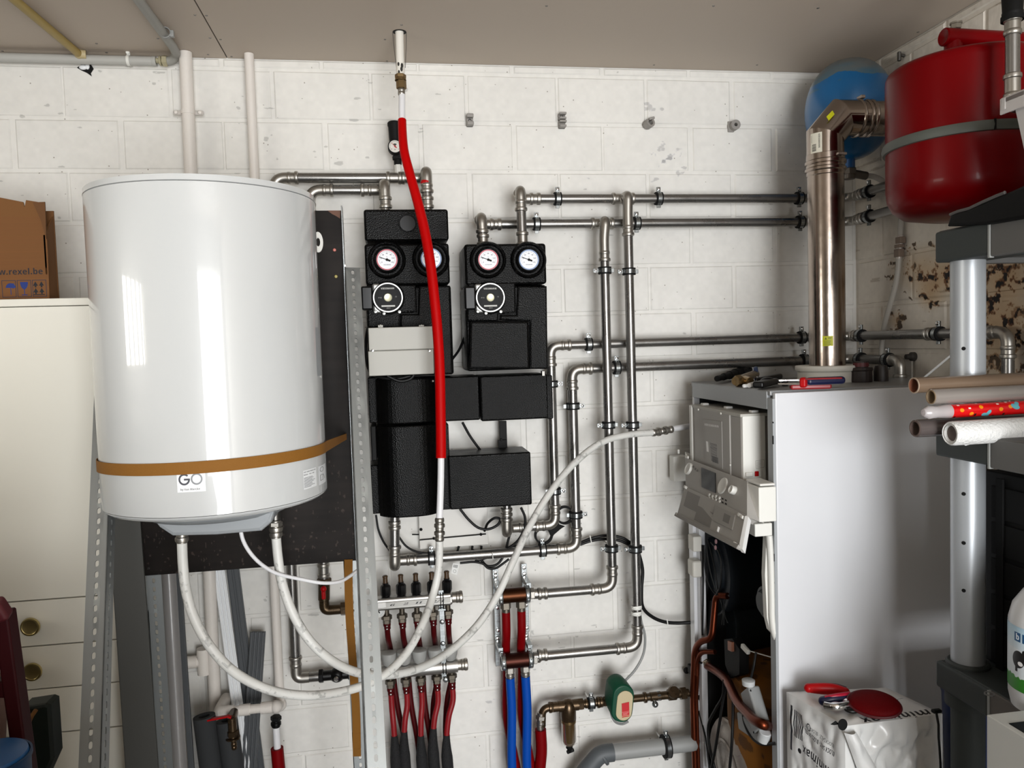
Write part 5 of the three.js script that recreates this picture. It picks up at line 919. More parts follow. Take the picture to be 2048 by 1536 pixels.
// ---------------------------------------------------------------- water filter line with the green controller
{
  const z = .085, y = lvl(1120, 1412, 1360, 1388, z), X = (px) => P(px, 1400, z).x, c = (px) => V(X(px), y, z);
  const t = thing('water_filter', 'bronze water filter line with clear amber bowl low on the wall', 'filter', P(1135, 1520, z));
  part(t, 'inlet_pipe', [sweep(fillet([P(1084, 1452, z), V(X(1084), y, z), c(1116)], .025), .0125), hexnut(c(1097), c(1106), .018), cyl(c(1104), c(1119), .0165), bead(c(1100), rt, .013, 1.35)], M.bronze);
  const f = c(1136); part(t, 'filter_head', [sweep([c(1116), c(1156)], .0185, { radial: 24 }), lathe([[.0195, .012], [.0245, .004], [.0255, -.012], [.0255, -.044], [.022, -.048]], f, up, 32), lathe([[0, .0225], [.012, .02], [.0195, .012]], f, up, 32)], M.bronze);
  part(t, 'clamp_ring', [lathe([[.0225, -.056], [.0245, -.055], [.0245, -.047], [.022, -.046]], f, up, 32)], M.brass);
  const yb = P(1137, 1487, z).y - y; part(t, 'clear_bowl', [lathe([[.0238, -.055], [.0232, yb + .012], [.02, yb], [.0115, yb - .006], [.0095, yb - .006], [.0185, yb + .003], [.0212, yb + .014], [.0218, -.055]], f, up, 32)], phy('#7a5f36', .18, 0, { transmission: .75, thickness: .003, ior: 1.45, attenuationColor: new THREE.Color('#8a6a30'), attenuationDistance: .012 }));
  part(t, 'strainer', [lathe([[0, -.056], [.0125, -.056], [.0125, yb + .01], [0, yb + .01]], f, up, 24)], std('#5a4326', .55, .2));
  part(t, 'drain_knob', [lathe([[.0115, yb - .004], [.0115, yb - .014], [.008, yb - .018], [.006, yb - .03], [0, yb - .03]], f, up, 20), obox(f.clone().add(V(.003, yb - .026, 0)), V(1, .3, 0), V(-.3, 1, 0), fw, .026, .012, .01, .004)], M.black);
  part(t, 'outlet_pipe', [hexnut(c(1154), c(1166), .0195), cyl(c(1164), c(1226), .0125), bead(c(1172), rt, .0125, 1.2), bead(c(1196), rt, .0125, 1.45), bead(c(1202), rt, .0125, 1.35), hexnut(c(1206), c(1215), .0175)], M.bronze);
  clamp(t, c(1182), rt, up, { r: .0135 });
  const k = thing('valve_line', 'dark bronze stop valve and fittings between the green controller and the boiler', 'valve', c(1320).clone().add(V(0, -.03, 0)));
  part(k, 'pipe', [cyl(c(1258), c(1300), .0125), bead(c(1290), rt, .0125, 1.4), cyl(c(1300), c(1322), .015), cyl(c(1320), c(1378), .0135), hexnut(c(1360), c(1372), .021), cyl(c(1336), c(1352), .0185)], M.bronze);
  part(k, 'valve_bonnet', [cyl(c(1340), c(1340).add(V(.004, .018, .02)), .014), lathe([[0, 0], [.02, 0], [.021, .006], [.018, .012], [0, .012]], c(1341).add(V(.003, .016, .018)), V(.1, .6, 1), 18)], M.bronze);
  part(k, 'test_cock', [hexnut(c(1291), c(1298), .013), cyl(c(1306), c(1306).add(V(.002, -.016, .012)), .007), ball(c(1306).add(V(.002, -.02, .015)), .0105), hexnut(c(1313), c(1320), .0165)], M.zinc);
  // green controller
  const zc = z + .075, C = P(1246, 1408, zc), G = thing('leak_controller', 'green oval controller with cream face and red label on the filter line', 'controller', C.clone().add(V(0, -.06, -.05)));
  const oval = (w, h, r) => { const pts = []; for (let i = 0; i <= 48; i++) { const a = i / 48 * Math.PI * 2; pts.push(V(w * Math.cos(a) , (h - w) * Math.sign(Math.sin(a)) * Math.min(1, Math.abs(Math.sin(a)) * 4) + w * Math.sin(a), 0)); } return pts.slice(0, -1); };
  const tr = (g, dx = 0, dy = 0) => { g.rotateZ(-.12); g.translate(C.x + dx, C.y + dy, C.z); return g; };
  const loftG = (() => { const ov = oval(.036, .062), rings = [[-.014, .02, -.06, .8], [-.014, .02, -.054, .9], [-.009, .013, -.034, .96], [-.001, .001, -.006, 1], [0, 0, -.001, .97], [0, 0, 0, .9]], pos = [], idx = [], n = ov.length; for (const [dx, dy, dz, k] of rings) for (const p of ov) pos.push(p.x * k + dx, p.y * k + dy, dz); for (let r = 0; r < rings.length - 1; r++) for (let i = 0; i < n; i++) { const a = r * n + i, b = r * n + (i + 1) % n; idx.push(a, b, b + n, a, b + n, a + n); } const c0 = pos.length / 3; pos.push(0, 0, 0); for (let i = 0; i < n; i++) idx.push((rings.length - 1) * n + i, (rings.length - 1) * n + (i + 1) % n, c0); const g = new THREE.BufferGeometry(); g.setAttribute('position', new THREE.Float32BufferAttribute(pos, 3)); g.setIndex(idx); g.computeVertexNormals(); return g; })();
  part(G, 'case', tr(loftG), phy('#053f2a', .45, 0, { specularIntensity: .6 }));
  part(G, 'face', tr(polyExtrude(oval(.0265, .0485), .0035, .004, .001), .004, -.005), std('#b9aa88', .5));
  const dl = (x, yy) => C.clone().add(V(x + .006, yy - .006, .0045)); part(G, 'red_label', decal(dl(-.0115, .01), dl(.013, .013), dl(.013, -.034), dl(-.0115, -.036), fw), std('#ffffff', .45, 0, { map: canvasTex(128, 192, (g) => { g.fillStyle = '#b5141c'; g.fillRect(0, 0, 128, 192); g.fillStyle = '#d98a84'; g.fillRect(0, 118, 128, 5); g.fillRect(14, 134, 100, 8); g.fillRect(14, 152, 80, 8); g.fillStyle = '#c9b993'; g.fillRect(0, 172, 128, 6); }) }));
  const Wc = thing('grey_cable', 'grey cable from the riser down to the green controller and round under it', 'cable', C.clone().add(V(0, -.07, -.06)));
  part(Wc, 'cord', [sweep(smooth([P(1276, 1195, .1), P(1282, 1240, .085), P(1290, 1275, .07), P(1286, 1310, .06), P(1270, 1340, .07), P(1250, 1362, .085), P(1240, 1375, .1)], 40), .0042, { radial: 10 }), sweep(smooth([P(1222, 1405, .05), P(1222, 1425, .06), P(1230, 1443, .08), P(1244, 1448, .1), P(1256, 1443, .11)], 30), .0042, { radial: 10 })], M.pvcGrey);
  const S = thing('hose_sleeve', 'short red sleeved pipe with silver coupling under the filter inlet', 'pipe', P(1090, 1536, z).setY(0));
  part(S, 'coupling', [hexnut(P(1082, 1430, z), P(1081, 1438, z), .0165), cyl(P(1082, 1425, z), P(1080, 1452, z), .0125), bead(P(1081, 1445, z), up, .0122), cyl(P(1080, 1448, z), P(1081, 1466, z), .0115)], M.steelPress);
  part(S, 'sleeve', sweep(smooth([P(1081, 1458, z), P(1083, 1500, z), P(1080, 1536, z), P(1072, 1640, z), P(1072, 1640, z).setY(.01)], 30), .0185, { radial: 20 }), M.redDark);
}
// ---------------------------------------------------------------- grey drain at the bottom
{
  const z = .1, y = lvl(1230, 1503, 1380, 1488, z), a = V(P(1205, 1505, z).x, y, z), t = thing('drain_pipe', 'wide grey plastic drain pipe with a bend low on the wall', 'pipe', a.clone().setY(.1));
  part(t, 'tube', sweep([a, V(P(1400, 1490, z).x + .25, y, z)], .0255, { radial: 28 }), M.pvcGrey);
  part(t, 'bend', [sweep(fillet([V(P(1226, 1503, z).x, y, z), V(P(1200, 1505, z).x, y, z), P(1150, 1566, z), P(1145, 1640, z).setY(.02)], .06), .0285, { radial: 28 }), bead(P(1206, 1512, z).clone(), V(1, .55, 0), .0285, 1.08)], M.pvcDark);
  clamp(t, V(P(1332, 1490, z).x, y, z), rt, up, { r: .0265 });
}
// ---------------------------------------------------------------- cables and loose fittings on the wall
{
  const cord = (t, pts, r = .0042) => part(t, 'cord', sweep(smooth(pts, 50), r, { radial: 10 }), M.cable);
  const a = thing('black_cable', 'tangle of black cables with a loop hanging below the pump stations', 'cable', P(960, 1150, .06));
  cord(a, [P(925, 845, .1), P(940, 872, .09), P(962, 902, .08), P(985, 930, .05)]);
  cord(a, [P(920, 1018, .1), P(938, 1040, .1), P(958, 1056, .1), P(978, 1058, .1), P(997, 1048, .1), P(1000, 1038, .1), P(990, 1036, .1), P(976, 1046, .09), P(969, 1062, .07)]);
  cord(a, [P(752, 1030, .06), P(757, 1060, .06), P(768, 1085, .055), P(785, 1108, .05)], .0034);
  cord(a, [P(798, 1074, .06), P(812, 1092, .06), P(832, 1103, .055), P(860, 1108, .05)], .0034);
  cord(a, [P(1042, 1015, .08), P(1050, 1035, .08), P(1048, 1058, .075), P(1035, 1082, .07), P(1010, 1100, .06), P(985, 1112, .05), P(950, 1122, .05)], .0042);
  cord(a, [P(1025, 1050, .06), P(1016, 1082, .06), P(1010, 1105, .05), P(995, 1128, .05), P(975, 1132, .05), P(962, 1120, .05)], .0042);
  cord(a, [P(1060, 1062, .05), P(1045, 1082, .05), P(1020, 1100, .045)], .0042);
  cord(a, [P(920, 1126, .06), P(950, 1124, .06), P(967, 1128, .06), P(976, 1136, .06), P(990, 1137, .06), P(1005, 1128, .06), P(1018, 1118, .06)], .004);
  for (const [x0, x1] of [[918, 914], [945, 956], [963, 962]]) cord(a, [P(x0, 1092, .03), P((x0 + x1) / 2 - (x0 === 945 ? 6 : 0), 1099, .03), P(x1, 1106, .04)], .0038);
  part(a, 'cable_tie', beam(P(985, 1105, .085), P(986, 1118, .085), .003, .002, fw), M.whitePlastic);
  const b = thing('black_cable', 'pair of black cables arching to the risers then sweeping into the boiler', 'cable', P(1330, 1246, .05));
  cord(b, [P(1162, 1085, .04), P(1185, 1076, .05), P(1215, 1071, .055), P(1245, 1076, .06), P(1262, 1086, .06)], .005);
  cord(b, [P(1160, 1089, .04), P(1185, 1081, .045), P(1215, 1078, .05), P(1242, 1082, .055), P(1262, 1092, .06)], .005);
  cord(b, [P(1276, 1100, .1), P(1285, 1140, .09), P(1283, 1180, .09), P(1286, 1215, .08), P(1305, 1234, .07), P(1330, 1244, .065), P(1355, 1246, .065), P(1392, 1244, .075)], .0058);
  part(b, 'cable_tie', [beam(P(1180, 1071, .056), P(1183, 1086, .05), .0035, .002, fw), beam(P(1334, 1238, .072), P(1336, 1251, .072), .0035, .002, fw)], M.whitePlastic);
  const w = thing('pump_cable', 'black cable from the shorter pump station looping behind the tall one', 'cable', P(925, 700, .1));
  cord(w, [P(939, 628, .19), P(938, 648, .18), P(930, 672, .12), P(918, 700, .09), P(905, 718, .07)], .004);
  part(w, 'plug', [bpx(936, 622, 944, 640, .2, .185, .003)], M.darkSteel);
  const w2 = thing('pump_cable', 'black cable from the taller pump down beside the grey control box', 'cable', P(735, 750, .12));
  cord(w2, [P(742, 622, .21), P(740, 640, .2), P(734, 665, .17), P(732, 700, .15), P(736, 735, .16), P(752, 752, .22), P(790, 758, .24), P(822, 752, .24)], .0045);
  cord(w2, [P(775, 752, .25), P(800, 762, .25), P(820, 758, .25), P(828, 750, .25)], .005);
  // double ring clamp
  const z = .045, d = thing('double_clamp', 'black double-ring rubber clamp hanging between the steel pipes', 'clamp', P(1085, 1085, z));
  const r1 = P(1129, 1030, z), r2 = P(1087, 1070, z), ring = (c) => lathe([[.0245, -.008], [.0305, -.008], [.0305, .008], [.0245, .008], [.0245, -.008]], c, fw, 32);
  part(d, 'ring', ring(r1), M.rubber); part(d, 'ring', ring(r2), M.rubber);
  part(d, 'link', polyPx([[1112, 1038], [1120, 1050], [1130, 1053], [1122, 1058], [1108, 1070], [1104, 1078], [1098, 1064], [1090, 1052], [1104, 1050]], z + .006, .012, .002), M.rubber);
  // white base plate with threaded rod
  const e = thing('wall_plate', 'white flat plate with a threaded rod behind the dark stations above the low pipe', 'plate', P(905, 1095, .01));
  part(e, 'plate', bpx(838, 1012, 976, 1094, .03, .0, .002), std('#cfccc6', .5));
  part(e, 'rod', [sweep([P(839, 1080, .035), P(972, 1068, .035)], .002, { radial: 8 }), ball(P(868, 1077, .036), .0045), ball(P(962, 1069, .036), .0045), sweep([P(824, 1069, .034), P(838, 1069, .034)], .0022, { radial: 8 }), ball(P(842, 1059, .032), .005)], M.black);
}

// ---------------------------------------------------------------- boiler with its front taken off
const BX = 0.965, BZ0 = 0.1, BZ1 = 0.65, BTOP = 1.457, BXR = 1.56;
const fr = (px, py, x = BX) => PX(px, py, x);
{
  const t = thing('boiler', 'white floor-standing boiler with its front panel removed and controls hanging open', 'boiler', V((BX + BXR) / 2, 0, (BZ0 + BZ1) / 2));
  part(t, 'near_side_panel', bx(BX + .006, .03, BZ1 - .016, BXR, BTOP - .006, BZ1, .003), M.boilerWhite);
  part(t, 'corner_post', [bx(BX - .001, .03, BZ1 - .03, BX + .007, BTOP - .02, BZ1 - .0015, .001)], M.boilerGrey);
  part(t, 'far_side_panel', [bx(BX + .003, .03, BZ0, BXR, BTOP - .01, BZ0 + .014, .002), bx(BX, .03, BZ0, BX + .02, 1.38, BZ0 + .045, .002)], M.boilerWhite);
  part(t, 'top_panel', [bx(BX, BTOP - .014, BZ0, BXR, BTOP, BZ1 - .017, .003)], std('#8b8c8c', .4, .3));
  const rimB = fr(1460, 812).y; part(t, 'front_rim', [bx(BX - .002, BTOP - .05, BZ0 + .012, BX + .02, BTOP - .002, BZ1 - .031, .002)], M.boilerGrey);
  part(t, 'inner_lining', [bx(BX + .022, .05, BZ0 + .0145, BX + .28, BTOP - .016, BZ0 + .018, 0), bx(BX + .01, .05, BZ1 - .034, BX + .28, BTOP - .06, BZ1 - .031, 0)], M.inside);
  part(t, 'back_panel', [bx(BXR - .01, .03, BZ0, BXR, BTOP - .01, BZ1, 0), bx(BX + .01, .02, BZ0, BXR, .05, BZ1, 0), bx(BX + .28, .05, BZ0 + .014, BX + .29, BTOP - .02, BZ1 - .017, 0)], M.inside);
  part(t, 'slot', [[1546, 880, .022], [1548, 1115, .02], [1546, 845, .004], [1548, 1165, .004]].map(([x, y, h]) => { const p = fr(x, y, BX - .0011); return obox(p, fw, up, rt, .006, h, .0012, .0005); }), M.black);
  part(t, 'floor_foot', [bx(BX + .03, 0, BZ0 + .03, BX + .07, .03, BZ0 + .07, .003), bx(BX + .03, 0, BZ1 - .07, BX + .07, .03, BZ1 - .03, .003), bx(BXR - .07, 0, BZ0 + .03, BXR - .03, .03, BZ0 + .07, .003), bx(BXR - .07, 0, BZ1 - .07, BXR - .03, .03, BZ1 - .03, .003)], M.black);
  // upper electronics box
  const fx = .93, zN = fr(1483, 880, fx).z, zF2 = fr(1384, 860, fx).z, yT = fr(1440, 824, fx).y, yB = fr(1440, 952, fx).y;
  const eb = part(t, 'electronics_box', [bx(fx, yB, zF2 + .0, fx + .14, yT, zN, .006, 3)], M.panelGrey, 'grey electronics box with print and barcode');
  const Fp = (px, py) => fr(px, py, fx - .001);
  part(eb, 'side_cover', [bx(fx + .002, yB - .004, zN - .004, P(1531, 900, zN).x, yT + .002, zN + .004, .003), bx(P(1519, 900, zN).x, yB - .06, zN - .06, P(1537, 900, zN).x, yT, zN - .004, .008)], M.whitePlastic);
  part(eb, 'left_flange', bx(fx - .006, yB - .006, zF2 - .006, fx + .03, yT + .004, zF2 + .012, .002), M.whitePlastic);
  part(eb, 'lid', [bx(fx - .004, yT - .003, zF2 - .002, fx + .15, yT + .006, zN + .004, .002)], M.greyBox);
  part(eb, 'cover_plate', obox(fr(1424, 880, fx - .001), fw, up, rt, (zN - zF2) * .73, (yT - yB) * .93, .006, .002), M.panelGrey);
  part(eb, 'clip', [[1412, 812], [1459, 820], [1510, 826]].map(([x, y]) => { const p = P(x, y, zF2 + (zN - zF2) * (x - 1400) / 120); return bx(p.x - .014, yT + .004, p.z - .01, p.x + .006, yT + .012, p.z + .01, .002); }), M.paperWhite);
  part(eb, 'screw', [[1397, 819], [1442, 827], [1461, 930]].map(([x, y]) => bolt(fr(x, y, fx - .004), lf, .0035)), M.whitePlastic);
  const bxp = canvasTex(256, 512, (g, w, h) => { g.fillStyle = '#a29f9a'; g.fillRect(0, 0, w, h); g.fillStyle = '#e9e9e6'; g.font = 'bold 34px sans-serif'; g.fillText('VIESSMANN', 24, 70, 208); g.fillStyle = '#f2f2f0'; g.fillRect(30, 250, 34, 120); g.fillStyle = '#2a2a2c'; for (let i = 0; i < 16; i++) g.fillRect(92 + (i % 3), 258 + i * 13, 96, 3 + 4 * hash(i, 2)); for (let i = 0; i < 18; i++) g.fillRect(112 + i * 5, 400, 2 + 2 * hash(i, 9), 70); });
  part(eb, 'printed_label', decal(Fp(1408, 838), Fp(1446, 843), Fp(1448, 938), Fp(1414, 926), lf, .0045), std('#ffffff', .5, 0, { map: bxp }));
  const lp = (x, y) => P(x, y, zN + .0041); part(eb, 'side_rating_label', decal(lp(1510, 921), lp(1529, 918), lp(1529, 935), lp(1511, 938), fw, .0006), std('#ffffff', .5, 0, { map: canvasTex(128, 96, (g) => { g.fillStyle = '#dedcd6'; g.fillRect(0, 0, 128, 96); g.strokeStyle = '#8a8a86'; g.lineWidth = 4; g.strokeRect(6, 6, 116, 84); for (let i = 0; i < 4; i++) { g.beginPath(); g.moveTo(16, 24 + i * 16); g.lineTo(100, 24 + i * 16); g.stroke(); } }) }));
  // red connector
  part(eb, 'red_plug', [obox(P(1512, 947, zN), rt, up, fw, .012, .014, .012, .002)], M.redPlastic);
  part(eb, 'white_plug', [obox(P(1520, 947, zN), rt, up, fw, .008, .018, .01, .002), sweep(smooth([P(1511, 953, zN), P(1511, 962, zN), P(1507, 970, zN)], 8), .0014, { radial: 6 }), obox(P(1523, 962, zN), rt, up, fw, .01, .022, .008, .003), obox(P(1543, 962, zN + .02), rt, up, fw, .006, .018, .008, .002), obox(P(1496, 948, zN), rt, up, fw, .02, .012, .02, .002)], M.whitePlastic);
  // control panel (tilted) and its flap
  const A = fr(1370, 915, .915), B = fr(1494, 962, .915), C = fr(1494, 1034, .88), D = fr(1372, 978, .88);
  const nrm = new THREE.Vector3().crossVectors(B.clone().sub(A), D.clone().sub(A)).normalize(); if (nrm.x > 0) nrm.negate();
  const q = (u, v, lift = 0) => A.clone().lerp(B, u).lerp(D.clone().lerp(C, u), v).addScaledVector(nrm, lift);
  const plate = (corners, th, mat, par, name, lab) => { // flat slab through four corners, thickness behind
    const [a, b, c, d] = corners, n = new THREE.Vector3().crossVectors(b.clone().sub(a), d.clone().sub(a)).normalize(); if (n.x > 0) n.negate(); const back = corners.map((p) => p.clone().addScaledVector(n, -th));
    const pos = [], tri = (x, y, z) => pos.push(x.x, x.y, x.z, y.x, y.y, y.z, z.x, z.y, z.z); const quad = (x, y, z, w) => { tri(x, y, z); tri(x, z, w); };
    quad(a, d, c, b); quad(back[0], back[1], back[2], back[3]); const f = corners; for (let i = 0; i < 4; i++) { const j = (i + 1) % 4; quad(f[i], f[j], back[j], back[i]); }
    const g = new THREE.BufferGeometry(); g.setAttribute('position', new THREE.Float32BufferAttribute(pos, 3)); g.computeVertexNormals(); g.setAttribute('uv', new THREE.BufferAttribute(new Float32Array(pos.length / 3 * 2), 2)); return part(par, name, g, mat, lab);
  };
  const cp = plate([A, B, C, D], .05, M.panelGrey, t, 'control_panel', 'grey control panel with display and dials');
  plate([q(.31, .12, .003), q(.545, .12, .003), q(.545, .72, .003), q(.31, .72, .003)], .004, std('#26282b', .15), cp, 'display');
  const knob = (u, v, r, h, name, par) => part(par, name, lathe([[0, h * .8], [r * .7, h * .8], [r * .78, h], [r * .95, h], [r, h * .7], [r, 0]], q(u, v), nrm, 28), M.whitePlastic);
  knob(.08, .32, .019, .008, 'round_gauge', cp); knob(.655, .42, .024, .004, 'dial', cp); knob(.83, .42, .012, .014, 'reset_knob', cp);
  for (const [u, v] of [[.16, .2], [.2, .24], [.235, .27]]) part(cp, 'indicator', bolt(q(u, v, .001), nrm, .003), M.darkSteel);
  for (let i = 0; i < 4; i++) for (const dv of [0, .1]) part(cp, 'button', lathe([[0, .003], [.0045, .003], [.0052, .001], [.0052, 0]], q(.44 + i * .055, .86 + dv - .02 * i + (i % 2) * .02, .001), nrm, 12), M.whitePlastic);
  for (let i = 0; i < 6; i++) part(cp, 'printed_mark', obox(q(.6 + (i % 3) * .05, .8 + Math.floor(i / 3) * .1, .001), B.clone().sub(A), D.clone().sub(A), nrm, .009, .005, .001, 0), M.black);
  plate([q(-.05, -.2, -.01), q(0, -.1, -.01), q(0, 1.0, -.01), q(-.06, .95, -.01)], .03, M.whitePlastic, cp, 'left_bracket');
  part(t, 'far_side_box', [obox(PX(1357, 936, .935), rt, up, fw, .05, .085, .04, .004)], M.whitePlastic);
  part(cp, 'bracket_pin', [obox(fr(1357, 903, .915), rt, up, fw, .006, .014, .006, .001), obox(fr(1374, 914, .915), rt, up, fw, .006, .008, .02, .001)], M.whitePlastic);
  const fl = [fr(1370, 973, .878), fr(1493, 1030, .878), fr(1480, 1096, .83), fr(1354, 1030, .83)];
  const F = plate(fl, .012, M.panelGrey, t, 'hinged_flap', 'hinged flap hanging open under the control panel');
  const n2 = new THREE.Vector3().crossVectors(fl[1].clone().sub(fl[0]), fl[3].clone().sub(fl[0])).normalize(); if (n2.x > 0) n2.negate();
  const f2 = (u, v, l = 0) => fl[0].clone().lerp(fl[1], u).lerp(fl[3].clone().lerp(fl[2], u), v).addScaledVector(n2, l);
  for (const [u0, v0, u1, v1] of [[.07, .1, .3, .62], [.3, .4, .56, .88]]) plate([f2(u0, v0, .001), f2(u1, v0, .001), f2(u1, v1, .001), f2(u0, v1, .001)], .001, std('#7d7a75', .5), F, 'sticker', 'grey text sticker');
  const card = plate([f2(.58, .14, .004), f2(.87, .14, .004), f2(.87, .62, .004), f2(.58, .62, .004)], .005, std('#94918b', .45), F, 'card_holder');
  plate([f2(.73, .25, .005), f2(.82, .25, .005), f2(.82, .5, .005), f2(.73, .5, .005)], .001, std('#716e69', .5), card, 'picture_card');
  part(F, 'catch', [obox(f2(.69, .8, .003), fl[1].clone().sub(fl[0]), fl[3].clone().sub(fl[0]), n2, .006, .016, .006, .002)], M.paperWhite);
  part(F, 'hinge', [[.03, .02], [.03, .98], [.93, .1], [.97, .12], [.95, .96]].map(([u, v]) => obox(f2(u, v, .002), fl[1].clone().sub(fl[0]), fl[3].clone().sub(fl[0]), n2, .012, .01, .012, .002)), M.whitePlastic);
  plate([f2(1.0, .05, .004), f2(1.025, .02, .0), f2(1.03, 1.0, 0), f2(1.0, 1.02, .004)], .018, M.paperWhite, F, 'edge_strip');
  part(F, 'bottom_lip', beam(f2(0, 1, .002), f2(1, 1, .002), .012, .012, n2, .002), std('#8d8a85', .5));
  // right hand side boxes of the panel
  const sz = BZ1 - .012, bpz = (x0, y0, x1, y1, zf, d) => bpx(x0, y0, x1, y1, zf, zf - d, .003);
  part(t, 'panel_side_box', [bpz(1518, 974, 1553, 1044, sz + .03, .09)], M.whitePlastic);
  part(t, 'panel_infill', plate([q(1, 0, -.004), fr(1520, 968, .94), fr(1519, 1046, .93), q(1, 1.0, -.004)], .03, M.panelGrey, t, 'panel_return').geometry.clone().scale(0, 0, 0), M.panelGrey);
  t.remove(t.children.find((c) => c.name === 'panel_infill'));
  part(t, 'side_box_lid', [bpz(1520, 967, 1551, 972, sz + .032, .08)], M.whitePlastic);
  part(t, 'hook_bracket', [bpz(1510, 1047, 1545, 1073, sz + .02, .05), bpz(1496, 1040, 1507, 1066, sz - .02, .05)], M.whitePlastic);
  part(t, 'curved_rail', [sweep(smooth([P(1538, 1070, sz), P(1541, 1120, sz), P(1543, 1200, sz), P(1544, 1240, sz), P(1549, 1268, sz), P(1557, 1285, sz)], 24), .0105, { squash: .8, radial: 14, up: V(0, 0, 1) }), polyPx([[1533, 1075], [1541, 1075], [1546, 1250], [1552, 1275], [1540, 1262], [1534, 1236], [1530, 1150]], sz - .004, .02, .001)], M.whitePlastic);
  // far post with clip boxes
  part(t, 'far_post', [obox(fr(1389, 1250, BX - .004).setY(.62), rt, up, fw, .014, 1.16, .036, .002)], M.boilerWhite);
  part(t, 'post_clip', [obox(fr(1390, 1085, BX - .014), rt, up, fw, .03, .05, .046, .004), obox(fr(1390, 1135, BX - .014), rt, up, fw, .034, .055, .05, .008)], M.offWhite);
  // inside: burner, tank, pipes
  const cx = BX + .16;
  const u0 = fr(1478, 1140, cx); part(t, 'burner_housing', [sweep([V(cx - .1, u0.y + .02, u0.z), V(cx + .12, u0.y + .02, u0.z)], .15, { radial: 40 }), lathe([[0, 0], [.1, 0], [.11, .004], [.11, .02]], V(cx - .12, u0.y + .02, u0.z), rt, 32)], std('#1f252b', .4));
  const arc = []; for (let i = 0; i <= 20; i++) { const a = Math.PI * (1.1 + .8 * i / 20); arc.push(V(cx - .105, u0.y + .02 + .155 * Math.sin(a), u0.z - .155 * Math.cos(a) * -1)); } part(t, 'clamp_band', sweep(arc, .0042, { radial: 8 }), std('#67696b', .35, .7));
  const u1 = fr(1480, 1240, cx); part(t, 'lower_housing', [sweep([V(cx - .06, u1.y, u1.z), V(cx + .12, u1.y, u1.z)], .1, { radial: 32 })], std('#242a2e', .45));
  part(t, 'blower', [lathe([[0, .01], [.03, .01], [.038, 0], [.045, 0], [.05, -.02]], fr(1528, 1205, BX + .06), lf, 28)], std('#1d2226', .4));
  const tc = fr(1490, 1500, BX + .2), R = .245; // storage tank in yellow foam
  const tcz = (BZ0 + BZ1) / 2, ty = fr(1470, 1300, BX + .08).y;
  const tank = part(t, 'storage_tank', [lathe([[R, -.9], [R, -.09], [R * .93, -.035], [R * .7, -.008], [0, .004]], V(BX + .252, ty, tcz), up, 48)], M.yellowFoam, 'foam insulated storage tank');
  const fc = fr(1450, 1535, BX + .0); part(tank, 'flange_cover', [lathe([[0, .0], [.07, .0], [.132, -.006], [.142, -.016], [.142, -.03]], V(BX + .002, fc.y - .0, fc.z), lf, 40), lathe([[.072, .0005], [.078, .004], [.084, .001]], V(BX + .002, fc.y, fc.z), lf, 40)], std('#9a9188', .5, .35, { roughnessMap: rep(Tsmudge, 3) }));
  const pipe = (pts, r, mat = M.copper, name = 'copper_pipe', b = .03) => part(t, name, sweep(fillet(pts, b), r, { radial: 14 }), mat);
  const I = (x, y, d = .0) => fr(x, y, BX + d);
  pipe([I(1455, 1192, .05), I(1432, 1190, .03), I(1424, 1278, .01), I(1400, 1282, -.012), I(1389, 1300, -.016), I(1386, 1400, -.016), I(1392, 1580, -.016)], .0105);
  pipe([I(1397, 1300, -.008), I(1393, 1400, -.008), I(1399, 1580, -.008)], .006);
  pipe([I(1430, 1304, .02), I(1402, 1303, -.006), I(1394, 1322, -.01), I(1394, 1350, -.01)], .008);
  pipe([I(1413, 1330, .02), I(1440, 1346, .02), I(1456, 1362, .0), I(1474, 1404, -.03), I(1508, 1440, -.05), I(1528, 1450, -.045), I(1541, 1452, .02)], .0135, M.copper, 'copper_pipe', .05);
  part(t, 'black_bracket', [obox(I(1386, 1341, -.006), rt, up, fw, .02, .03, .05, .003), ball(I(1373, 1341, -.006), .011), polyExtrude([[1436, 1280], [1452, 1278], [1466, 1300], [1466, 1350], [1448, 1358], [1438, 1330]].map(([x, y]) => { const p = I(x, y); return V(-p.z, p.y, 0); }), 0, .03).rotateY(Math.PI / 2).translate(BX + .05, 0, 0)], M.black);
  part(t, 'fitting', [cyl(I(1407, 1318, .02), I(1416, 1330, .018), .013), hexnut(I(1410, 1322, .016), I(1412, 1327, .016), .016)], std('#8c7f6f', .35, .8));
  part(t, 'copper_fin', [obox(I(1464, 1292, .02), V(0, .2, 1), up, rt, .03, .03, .016, .002)], std('#8a5a45', .45, .5));
  part(t, 'terminal_connector', [obox(I(1491, 1298, .03), V(.2, -.35, 1), V(0, 1, .3), rt, .034, .016, .012, .004), sweep(smooth([I(1500, 1302, .03), I(1520, 1308, .03), I(1548, 1316, .03)], 12), .0018, { radial: 6 })], M.whitePlastic);
  { const a = I(1499, 1378, -.012), b = I(1524, 1462, -.012), d = b.clone().sub(a).normalize(), n = lf; part(t, 'pump_module', [beam(a, b, .065, .035, lf, .006), beam(I(1484, 1440, -.0), I(1528, 1468, 0), .05, .03, lf, .006)], std('#8f9191', .45, .1)); part(t, 'module_knob', [lathe([[0, 0], [.017, 0], [.018, .014], [.012, .017], [0, .017]], I(1497, 1370, -.02), up, 20), cyl(I(1527, 1480, -.01), I(1531, 1462, -.01), .017)], std('#b5b7b7', .4)); part(t, 'module_screw', [bolt(I(1502, 1381, -.034), lf, .003), bolt(I(1508, 1465, -.03), lf, .003)], M.black); }
  const wires = []; const wr = (pts, r = .0024) => wires.push(sweep(smooth(pts, 24), r, { radial: 7 }));
